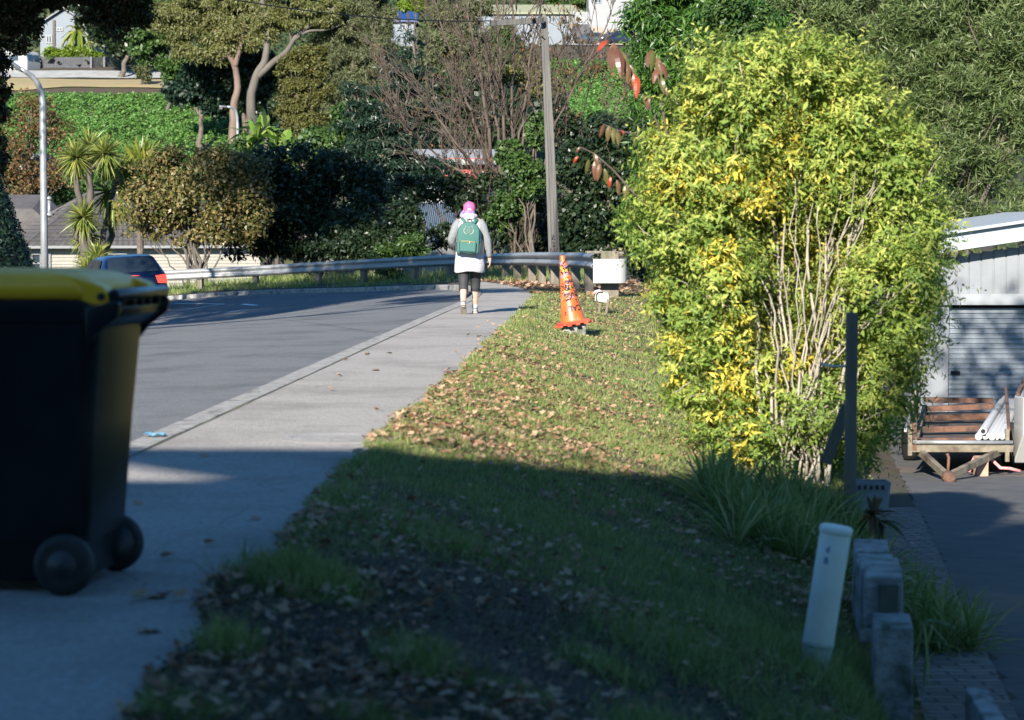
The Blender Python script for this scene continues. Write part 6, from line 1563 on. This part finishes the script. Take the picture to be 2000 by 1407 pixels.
# ---- the far slope
FAR = "trees on the far slope"
tree("rust_shrub", "rust-coloured autumn shrub behind the lamp post", 136, (60, 470), [(60, 215, 50, 50), (95, 250, 50, 60), (40, 290, 50, 60), (100, 330, 50, 40), (60, 350, 60, 40), (130, 300, 30, 40), (20, 360, 50, 40), (140, 340, 36, 30)], 7500, .20, .11, LM_RUST, M_TWIG, .1, seed=71, stems=4, shell=.3)
tree("green_shrub", "dark green shrub mixed into the rusty shrub by the tiled roof", 138, (40, 470), [(30, 390, 50, 30), (90, 380, 50, 24), (20, 330, 40, 40), (140, 385, 30, 30)], 7000, .26, .15, LM_MID, M_BARK, .1, seed=72)
tree("gum_tree", "olive gum tree with reddish leaning trunk on the creeper slope", 176, (452, 260), [(400, 20, 70, 50), (450, 50, 70, 60), (350, 40, 60, 45), (410, 90, 60, 45), (480, 10, 50, 50), (360, 90, 30, 30), (440, -20, 80, 30), (500, 45, 40, 30)], 52000, .30, .09, LM_OLIVE, None, .5, seed=73, droop=.9, sub=20, subr=.30)
def trunk_tree(name, label, D, paths, m, blobs=None, n=0, L=.4, W=.12, lm=None, seed=1, group=None, **k):
    random.seed(seed); x, y = paths[0][0][0]; b = at(x, y, D); r = root(name, label, "tree", (b.x, D, gz(b.x, D)), group); t = MB()
    for pts, r0, r1 in paths: limbs(t, [at(px, py, D) for px, py in pts], r0, r1, 9, .015)
    t.build("trunk", m, r, smooth=True)
    if blobs: foliage("crown", [blob3(q, D) for q in blobs], n, L, W, lm, r, np.random.default_rng(seed), **k)
    return r
gt = [o for o in COL.objects if o.name == "gum_tree"][0]
t = MB(); random.seed(3)
for pts, r0, r1 in (([(455, 285), (457, 210), (464, 170), (458, 130), (445, 105), (420, 60)], .36, .16), ([(458, 130), (470, 90), (480, 30)], .25, .1), ([(445, 108), (425, 118), (400, 108)], .14, .06)): limbs(t, [at(px, py, 175) for px, py in pts], r0, r1, 9, .015)
t.build("trunk", mat("pinkish_bark", (.10, .066, .05), .85, (.15, .105, .085), 2, 6, stretch=(1, 1, .3)), gt, smooth=True)
trunk_tree("forked_gum_tree", "pale forked gum tree with a long bough reaching over the dark hollow", 168, [([(497, 270), (490, 200), (500, 150), (518, 115), (522, 60), (512, 0), (505, -30)], .40, .16), ([(503, 150), (530, 125), (560, 100), (580, 70), (620, 40), (660, 10)], .30, .08), ([(575, 78), (600, 62), (640, 58), (672, 46)], .14, .05), ([(522, 60), (535, 20), (550, -20)], .2, .1), ([(570, 85), (565, 50), (575, 20)], .1, .04)], M_BARKG,
    [(530, 40, 50, 40), (600, 20, 60, 40), (560, -10, 60, 30), (640, 20, 40, 30), (520, 60, 26, 26)], 17000, .30, .085, LM_OLIVE, 74, droop=.9, sub=20, subr=.24)
tree("bronze_conifer", "bronze-green conifer with knobbly clumps beside the forked gum", 150, (595, 330), [(605, 110, 40, 30), (585, 150, 45, 30), (610, 180, 42, 30), (575, 210, 40, 28), (600, 235, 48, 28), (570, 120, 25, 25), (625, 130, 22, 26), (590, 260, 40, 26)], 44000, .24, .10, LM_CONIF, M_BARK, .3, seed=75, sub=22, subr=.26, droop=.3)
tree("sheoak", "tall grey-green feathery tree behind the bronze conifer", 170, (700, 300), [(690, 40, 70, 60), (720, 100, 60, 60), (660, 120, 50, 60), (690, 170, 55, 50), (740, 30, 40, 60), (650, 190, 35, 40), (680, -20, 90, 40), (640, 60, 40, 40)], 60000, .40, .06, LM_GREY, M_BARK, .35, seed=76, sub=26, subr=.26, droop=1.0)
tree("feathery_tree", "pale green feathery tree behind the stems of the bare tree", 200, (880, 200), [(860, 60, 45, 60), (900, 90, 50, 50), (930, 40, 40, 50), (890, 0, 60, 40), (960, 120, 40, 40), (850, 130, 45, 40)], 20000, .5, .10, LM_GREY, M_BARK, .3, seed=77, droop=.9)
tree("lime_tree", "small lime green tree at the top edge beside the blue roof", 240, (815, 80), [(810, 5, 20, 16), (790, 12, 12, 10)], 3500, .4, .22, LM_LIME, M_BARK, .15, seed=78)
tree("round_bush", "round dark green bush in front of the long pale house", 280, (985, 110), [(985, 70, 26, 24), (970, 85, 22, 18), (1005, 85, 18, 18)], 4000, .5, .3, LM_MID, M_BARK, .15, seed=79, group=FAR)
tree("hill_tree", "green tree between the long pale house and the white house", 320, (1110, 60), [(1100, 0, 28, 20), (1125, -5, 25, 24), (1085, -5, 20, 18)], 5000, .6, .35, LM_MID, M_BARK, .2, seed=80)
tree("glossy_tree", "glossy mid-green tree between the hill road and the gum trees", 192, (330, 170), [(320, 60, 50, 40), (300, 100, 40, 30), (345, 135, 36, 30), (280, 70, 40, 36), (330, 20, 60, 40), (380, 130, 30, 26)], 18000, .4, .24, LM_MID, M_BARKG, .2, seed=81, sub=20, subr=.26)
tree("dark_pine", "very dark tree shading the end of the hill road", 206, (230, 150), [(220, 30, 70, 40), (270, 50, 60, 40), (250, 90, 40, 30), (200, 70, 30, 24), (300, 10, 60, 40), (180, 10, 50, 30)], 20000, .45, .26, LM_DARK, M_BARK, .3, seed=82)
for i, (lab, px, blobs, lm) in enumerate((
    ("dark tree filling the hollow between the two gum trunks", 480, [(480, 170, 50, 50), (430, 170, 40, 40), (530, 200, 40, 50), (480, 120, 50, 40), (540, 140, 40, 40)], LM_DARK),
    ("dark green tree behind the banana plants and bronze conifer", 560, [(560, 230, 40, 40), (540, 170, 30, 40), (620, 270, 50, 40), (660, 230, 40, 50)], LM_DARK),
    ("shadowy tree under the glossy tree at the creeper bank's edge", 390, [(390, 170, 40, 36), (350, 180, 34, 24), (420, 200, 30, 30), (400, 140, 40, 30)], LM_DARKB),
    ("mid green tree behind the layered conifer", 720, [(760, 220, 50, 60), (720, 270, 60, 50), (700, 320, 60, 40), (820, 250, 50, 60)], LM_MID),
    ("dark tree backing the twig thicket", 900, [(880, 200, 60, 60), (960, 220, 60, 60), (920, 280, 80, 50), (1020, 230, 50, 60), (840, 320, 70, 40)], LM_DARK),
    ("olive tree on the slope behind the power pole", 1020, [(1010, 140, 50, 40), (1060, 170, 40, 40), (960, 150, 40, 40), (1040, 220, 50, 40)], LM_OLIVE),
    ("dark wall of trees below the creeper bank beside the ivy", 1150, [(1120, 270, 50, 40), (1180, 260, 50, 40), (1240, 270, 40, 50), (1080, 240, 36, 50)], LM_DARK))):
    tree("slope_tree", lab, 182 if i < 3 else (135, 120, 205, 150)[i - 3], (px, 330), blobs, 15000, .42 if i < 3 else .34, .24, lm, M_BARK, .3, seed=200 + i, group=FAR)
tree("grey_green_shrub", "pale dry shrub at the right end of the dry lawn", 200, (276, 165), [(278, 140, 16, 14), (285, 150, 12, 8)], 1600, .35, .12, LM_GREY, M_TWIG, .08, seed=83)
tree("garden_shrub", "yellow-green garden shrubs along the top of the charcoal fence", 214, (135, 118), [(105, 104, 20, 9), (135, 102, 20, 11), (165, 105, 18, 9), (190, 108, 14, 8)], 4200, .36, .18, LM_LIME, M_TWIG, .08, seed=84)
pr = root("garden_palm", "feather palm with one orange frond in the hill garden", "palm", (at(150, 110, 217).x, 217, 17))
m = MB(); m.tube([at(150, 110, 217), at(150, 60, 217)], .16, 8); m.tube([at(106, 110, 218), at(106, 40, 218)], .16, 8); m.build("trunk", M_BARKG, pr)
straps("fronds", [at(150, 60, 217), at(152, 58, 217)], 40, 2.2, .28, LM_PALM, pr, 301, droop=1.1, up=.3); straps("frond", [at(172, 80, 216)], 12, 1.3, .16, LM_CORD, pr, 302, droop=.6, up=0, fan=(.4, 0, -.9))
bn = root("banana_plant", "clump of broad-leaved banana plants beside the small lamp", "plant", (at(510, 320, 126).x, 126, gz(at(510, 320, 126).x, 126)))
straps("leaves", [at(500, 270, 126), at(520, 262, 126.5), at(540, 290, 126), at(485, 300, 126), at(560, 300, 125.5)], 16, 2.3, .38, LM_BANANA, bn, 303, droop=.75, up=.9)
m = MB()
for px, py in ((500, 270), (520, 262), (540, 290), (485, 300)): q = at(px, py, 126); m.tube([Vector((q.x, 126, gz(q.x, 126))), q], [.16, .09], 8)
m.build("stems", M_BARKG, bn, smooth=True)
tree("green_understory", "bright leafy undergrowth round the banana plants", 124, (560, 340), [(470, 300, 40, 26), (590, 290, 40, 26), (640, 280, 50, 40), (540, 320, 50, 20), (670, 240, 30, 40)], 12000, .28, .17, LM_MID, M_TWIG, .06, seed=85)
# ---------------------------------------------------------------- creeper banks, grass, litter
def creeper(name, x0, x1, y0, y1, n, seed, L=.5):
    rng = np.random.default_rng(seed); x = rng.uniform(x0, x1, n); y = rng.uniform(y0, y1, n); lump = (.8 * nz(x, y * .35, 1.0, seed) + .5 * nz(x, y * .6, 2.3, seed + 1) + .3 * nz(x, y, 5, seed)) * np.interp(y, [y1 - 3, y1], [1, .15])
    z = ground_z(x, y) + .3 + .55 * lump + rng.uniform(-.12, .12, n); e = .4
    g = np.column_stack([-(ground_z(x + e, y) - ground_z(x - e, y)) / (2 * e), -(ground_z(x, y + e) - ground_z(x, y - e)) / (2 * e), np.ones(n)])
    O = unit(unit(g) + np.column_stack([.6 * nz(x, y, 2.2, 3), .3 * nz(x, y, 2.6, 4), np.zeros(n)])); N = unit(O + rng.normal(size=(n, 3)) * .45); A = unit(np.cross(N, rng.normal(size=(n, 3)))); s = rng.uniform(.6, 1.3, n)
    V, F = leaves_np(np.column_stack([x, y, z]), A, N, L * s, L * .75 * s); return tag(mesh_np(name, V, F, LM_CREEP), None, None, None, "stuff")
creeper("creeper", -56, -20, 168, 196.6, 170000, 3, .21)
creeper("creeper", 2, 22, 250, 272, 60000, 4, .32)

def scrub(n, seed):
    rng = np.random.default_rng(seed); x = rng.uniform(-75, 75, n); y = 95 + 245 * rng.random(n) ** .8; k = (np.abs(x) < .26 * y + 12) & ~((x > -57) & (x < -19) & (y > 172) & (y < 211)) & ~((x > 1) & (x < 26) & (y > 249) & (y < 300)); x, y = x[k], y[k]; n = len(x)
    lump = np.maximum(nz(x, y, .35, 2), 0) * 1.1 + .4 * nz(x, y, 1.1, 5); z = ground_z(x, y) + .3 + lump * rng.random(n); N = unit(np.column_stack([rng.normal(0, .6, n), rng.normal(-.4, .6, n), np.ones(n)])); A = unit(np.cross(N, rng.normal(size=(n, 3)))); s = rng.uniform(.5, 1.3, n) * np.interp(y, [95, 340], [.45, 1.0])
    V, F = leaves_np(np.column_stack([x, y, z]), A, N, s, s * .6); return tag(mesh_np("hillside_scrub", V, F, LM_SCRUB), None, None, None, "stuff")
scrub(110000, 8)

def blades(name, x, y, h, w, m, rng, lean=.6, lift=0.0):
    n = len(x); z = ground_z(x, y, False) - .006 + lift; a = rng.uniform(0, 6.283, n); s = np.column_stack([np.cos(a), np.sin(a), np.zeros(n)]); d = rng.normal(size=(n, 3)) * lean; d[:, 2] = 1; d = unit(d)
    P = np.column_stack([x, y, z]); V = np.empty((n, 3, 3)); V[:, 0] = P - s * (w / 2)[:, None]; V[:, 1] = P + s * (w / 2)[:, None]; V[:, 2] = P + d * h[:, None]
    return tag(mesh_np(name, V.reshape(-1, 3), np.arange(n * 3).reshape(n, 3), m), None, None, None, "stuff")
rng = np.random.default_rng(9)
def verge_pts(n, p=1.35, y0=4.9, y1=47):
    u = rng.random(n); q = 1 - p; y = (y0 ** q + u * (y1 ** q - y0 ** q)) ** (1 / q)
    xl = path_edge(y) + edge_wob(y) - .02; xr = np.minimum(drive_edge(y) - .42, .24 * y + .4); x = xl + rng.random(n) * np.maximum(xr - xl, .2)
    return x, y
x, y = verge_pts(430000)
cover = .55 + .55 * nz(x, y, 1.1, 6) + .35 * nz(x, y, 3.5, 7)
near = sstep(9.5, 6.0, y) * sstep(.75, .05, x - .12 * (y - 5)) ; dirt = sstep(.25, -.3, nz(x, y, .9, 12) + .25 * (x - .1)) * sstep(12, 8, y)
edge_d = np.exp(-((x - path_edge(y)) / .12) ** 2)
soil = sstep(9.4, 8.0, y + .5 * nz(x, y, 1.5, 4)) * sstep(1.35, .8, x - .55 * (6.5 - np.minimum(y, 6.5)) + .22 * nz(x, y, 2.1, 9) + .35 * (y - 6.5)); tuft = nz(x, y, 2.6, 21) > .58
keep = rng.random(len(x)) < np.clip(cover + .45 - .5 * dirt + .2 * edge_d - 1.7 * soil * ~tuft, .02, 1) * np.where(y > 35, .6, 1)
x, y = x[keep], y[keep]; n = len(x); h = rng.uniform(.022, .06, n) * (1 + .5 * nz(x, y, 2.3, 8)) * np.interp(y, [5, 20, 45], [1, 1.1, 1.5]); w = rng.uniform(.003, .006, n) * np.interp(y, [5, 15, 45], [1, 1.5, 3.2])
blades("grass", x, y, np.maximum(h, .012), w, LM_GRASS, rng, .75)
x, y = verge_pts(130000, 1.15); sl = sstep(9.4, 8.0, y) * sstep(1.35, .8, x - .55 * (6.5 - np.minimum(y, 6.5)) + .35 * (y - 6.5)); kk = rng.random(len(x)) > .8 * sl; x, y = x[kk], y[kk]; n = len(x); h = rng.uniform(.015, .05, n); blades("dry_grass", x, y, h, rng.uniform(.003, .006, n) * np.interp(y, [5, 45], [1, 3]), LM_STRAW, rng, 1.4)
# ragged tufts along the path edge and long tufts near the viewpoint
cx, cy = [], []
for (tx, ty, r_, k) in [(-.72, 7.72, .17, 2400), (-.80, 6.35, .07, 400), (-.28, 6.75, .10, 500), (.45, 6.7, .16, 800), (.3, 7.6, .12, 400), (.6, 8.4, .3, 1500), (1.05, 9.2, .25, 1800), (1.3, 8.8, .25, 1600), (1.45, 9.6, .22, 1800), (-.3, 9.3, .2, 700), (1.65, 8.8, .14, 900), (1.7, 9.3, .10, 700)]:
    cx.append(tx + rng.normal(0, r_ * .6, k)); cy.append(ty + rng.normal(0, r_ * .9, k))
x = np.concatenate(cx); y = np.concatenate(cy); n = len(x); blades("tall_grass", x, y, rng.uniform(.05, .14, n), rng.uniform(.004, .008, n), LM_GRASS, rng, .55)
# strip behind the far kerb and under the rail
n = 60000; x = rng.uniform(-13, 2.6, n); y = rng.uniform(48, 72, n); d = kerb_dist(x, y); k = (d > .45) & (d < 7) & (nz(x, y, .8, 3) > -.5 + .8 * (x > -6) * (d < 2.5)) & ((x < -1.5) | (y > 53)); x, y, d = x[k], y[k], d[k]
blades("roadside_grass", x, y, rng.uniform(.08, .2, len(x)) * (1 + 1.2 * (d > 3)), rng.uniform(.015, .03, len(x)), LM_GRASS, rng, .5)
# long grass clump under the shrub, with red leaves at its edge
lg = root("grass_clump", "tall arching grass clump growing at the foot of the timber stake", "grass clump", (2.0, 13.6, gz(2.0, 13.6)))
straps("blades", [(px_, py_, gz(px_, py_) - .02) for px_, py_ in zip(rng.uniform(1.15, 2.55, 70), rng.uniform(12.2, 14.9, 70))], 46, .52, .012, LM_GRASS, lg, 401, droop=.55, up=1.5)
fx = root("red_flax", "small red and orange leaved plant at the driveway edge", "plant", (2.45, 13.2, gz(2.35, 13.2)))
q = at(1705, 1005, 13.2); straps("leaves", [q, q + Vector((.06, .1, -.05))], 18, .17, .03, LM_RUST, fx, 402, droop=.5, up=.6)
wd = root("weed", "leggy green weed growing between the block wall and the pavers", "weed", (2.06, 10.0, float(drive_z(10))))
q = at(1805, 1215, 10.0); straps("leaves", [q, q + Vector((0, 0, .08)), q + Vector((.03, .05, -.1)), q + Vector((-.02, .05, .16))], 9, .17, .014, LM_GRASS, wd, 403, droop=.6, up=.6)

def leaf_shapes(P, Nn, size, rng):
    """lobed, curled dead leaves: fans of nine rim points round a centre"""
    n = len(P); a0 = rng.uniform(0, 6.283, n); T1 = unit(np.cross(Nn, rng.normal(size=(n, 3)))); T2 = np.cross(Nn, T1); k = 10
    prof = np.array([1.0, .52, .92, .5, .7, .34, .7, .5, .92, .52]); V = np.empty((n, k + 1, 3)); V[:, 0] = P; cup = rng.uniform(-.25, .6, n); roll = rng.uniform(-.6, .6, n)
    for i in range(k):
        a = 2 * math.pi * i / k; r = size * prof[i] * (1 + .18 * rng.normal(size=n)); u = r * math.cos(a); v = r * .8 * math.sin(a)
        lift = cup * r * .6 + roll * u * v / size + rng.normal(0, .06, n) * size
        V[:, i + 1] = P + T1 * u[:, None] + T2 * v[:, None] + Nn * lift[:, None]
    F = []
    for i in range(k): F.append(np.column_stack([np.arange(n) * (k + 1), np.arange(n) * (k + 1) + 1 + i, np.arange(n) * (k + 1) + 1 + (i + 1) % k]))
    return V.reshape(-1, 3), np.vstack(F)
def litter(name, n, sel, smin, smax, y0=4.9, y1=50, p=1.2, lift=.02, m=None):
    x, y = verge_pts(n, p, y0, y1); k = rng.random(n) < sel(x, y); x, y = x[k], y[k]; m_ = len(x)
    z = ground_z(x, y, False) + lift + rng.uniform(0, .015, m_); N = unit(np.column_stack([rng.normal(0, .38, m_), rng.normal(0, .38, m_), np.ones(m_)])); s = rng.uniform(smin, smax, m_)
    V, F = leaf_shapes(np.column_stack([x, y, z]), N, s, rng); return tag(mesh_np(name, V, F, m or LM_LITTER), None, None, None, "stuff")
def sel_mid(x, y):
    dx = x - path_edge(y)
    return np.clip(.20 + .62 * np.exp(-(dx / 1.5) ** 2) * sstep(12.0, 14, y) * sstep(32, 20, y) + .65 * sstep(25, 33, y) * sstep(.2, .7, dx) + .55 * nz(x, y, .9, 15) - .12 * sstep(12, 9, y), .012, 1)
litter("leaf_litter", 52000, sel_mid, .012, .038)
litter("leaf_litter", 1500, lambda x, y: sstep(10.5, 8.5, y) * sstep(1.1, .2, x) * (.5 + .4 * nz(x, y, 1.7, 3)), .010, .034, 4.9, 11)
litter("soil_crumbs", 26000, lambda x, y: sstep(9.8, 8.0, y) * sstep(1.7, 1.0, x) * (.7 + .4 * nz(x, y, 2.3, 6)), .004, .016, 4.9, 10.5, 1.2, .008, LM_MULCH)
# scattered leaves on the path and near kerb, each lying on its own
Vs = []; lf = []
spots = [(rng.uniform(path_edge(yy) - .5 * rng.random() ** 1.5 - .05, path_edge(yy)), yy) for yy in np.concatenate([rng.uniform(6.5, 14, 22), rng.uniform(14, 30, 26)])] + [(rng.uniform(-1.7, -.9), yy) for yy in rng.uniform(9, 22, 8)]
protos = []
for i in range(4):
    V, F = leaf_shapes(np.array([[0, 0, .012]]), unit(np.array([[rng.normal(0, .2), rng.normal(0, .2), 1.0]])), np.array([.042 + .006 * i]), rng)
    protos.append((V, F))
for i, (xx, yy) in enumerate(spots):
    V, F = protos[i % 4]; p = Vector((xx, yy, float(road_z(xx, yy)) + .122))
    if i < 4:
        o = mesh_np("fallen_leaf", V + np.array(p), F, LM_LITTER, loc=p); lf.append(o)
    else:
        o = lf[i % 4].copy(); link(o); o.location = p; o.rotation_euler = (0, 0, random.uniform(0, 6.28))
    tag(o, "curled dead brown leaf lying on the footpath near the grass edge", "leaf", "dead leaves scattered on the footpath")
# leaf litter below the rail at the end of the path
n = 9000; x = rng.uniform(-6, 3, n); y = rng.uniform(44, 68, n); d = kerb_dist(x, y); k = (d > .5) & (d < 5) & (x > path_edge(np.minimum(y, 58)) - .1) & (rng.random(n) < .5 + .4 * nz(x, y, .7, 5)); x, y = x[k], y[k]
V, F = leaf_shapes(np.column_stack([x, y, ground_z(x, y, False) + .03]), unit(np.column_stack([rng.normal(0, .4, len(x)), rng.normal(0, .4, len(x)), np.ones(len(x))])), rng.uniform(.05, .09, len(x)), rng)
tag(mesh_np("leaf_litter", V, F, LM_LITTER), None, None, None, "stuff")
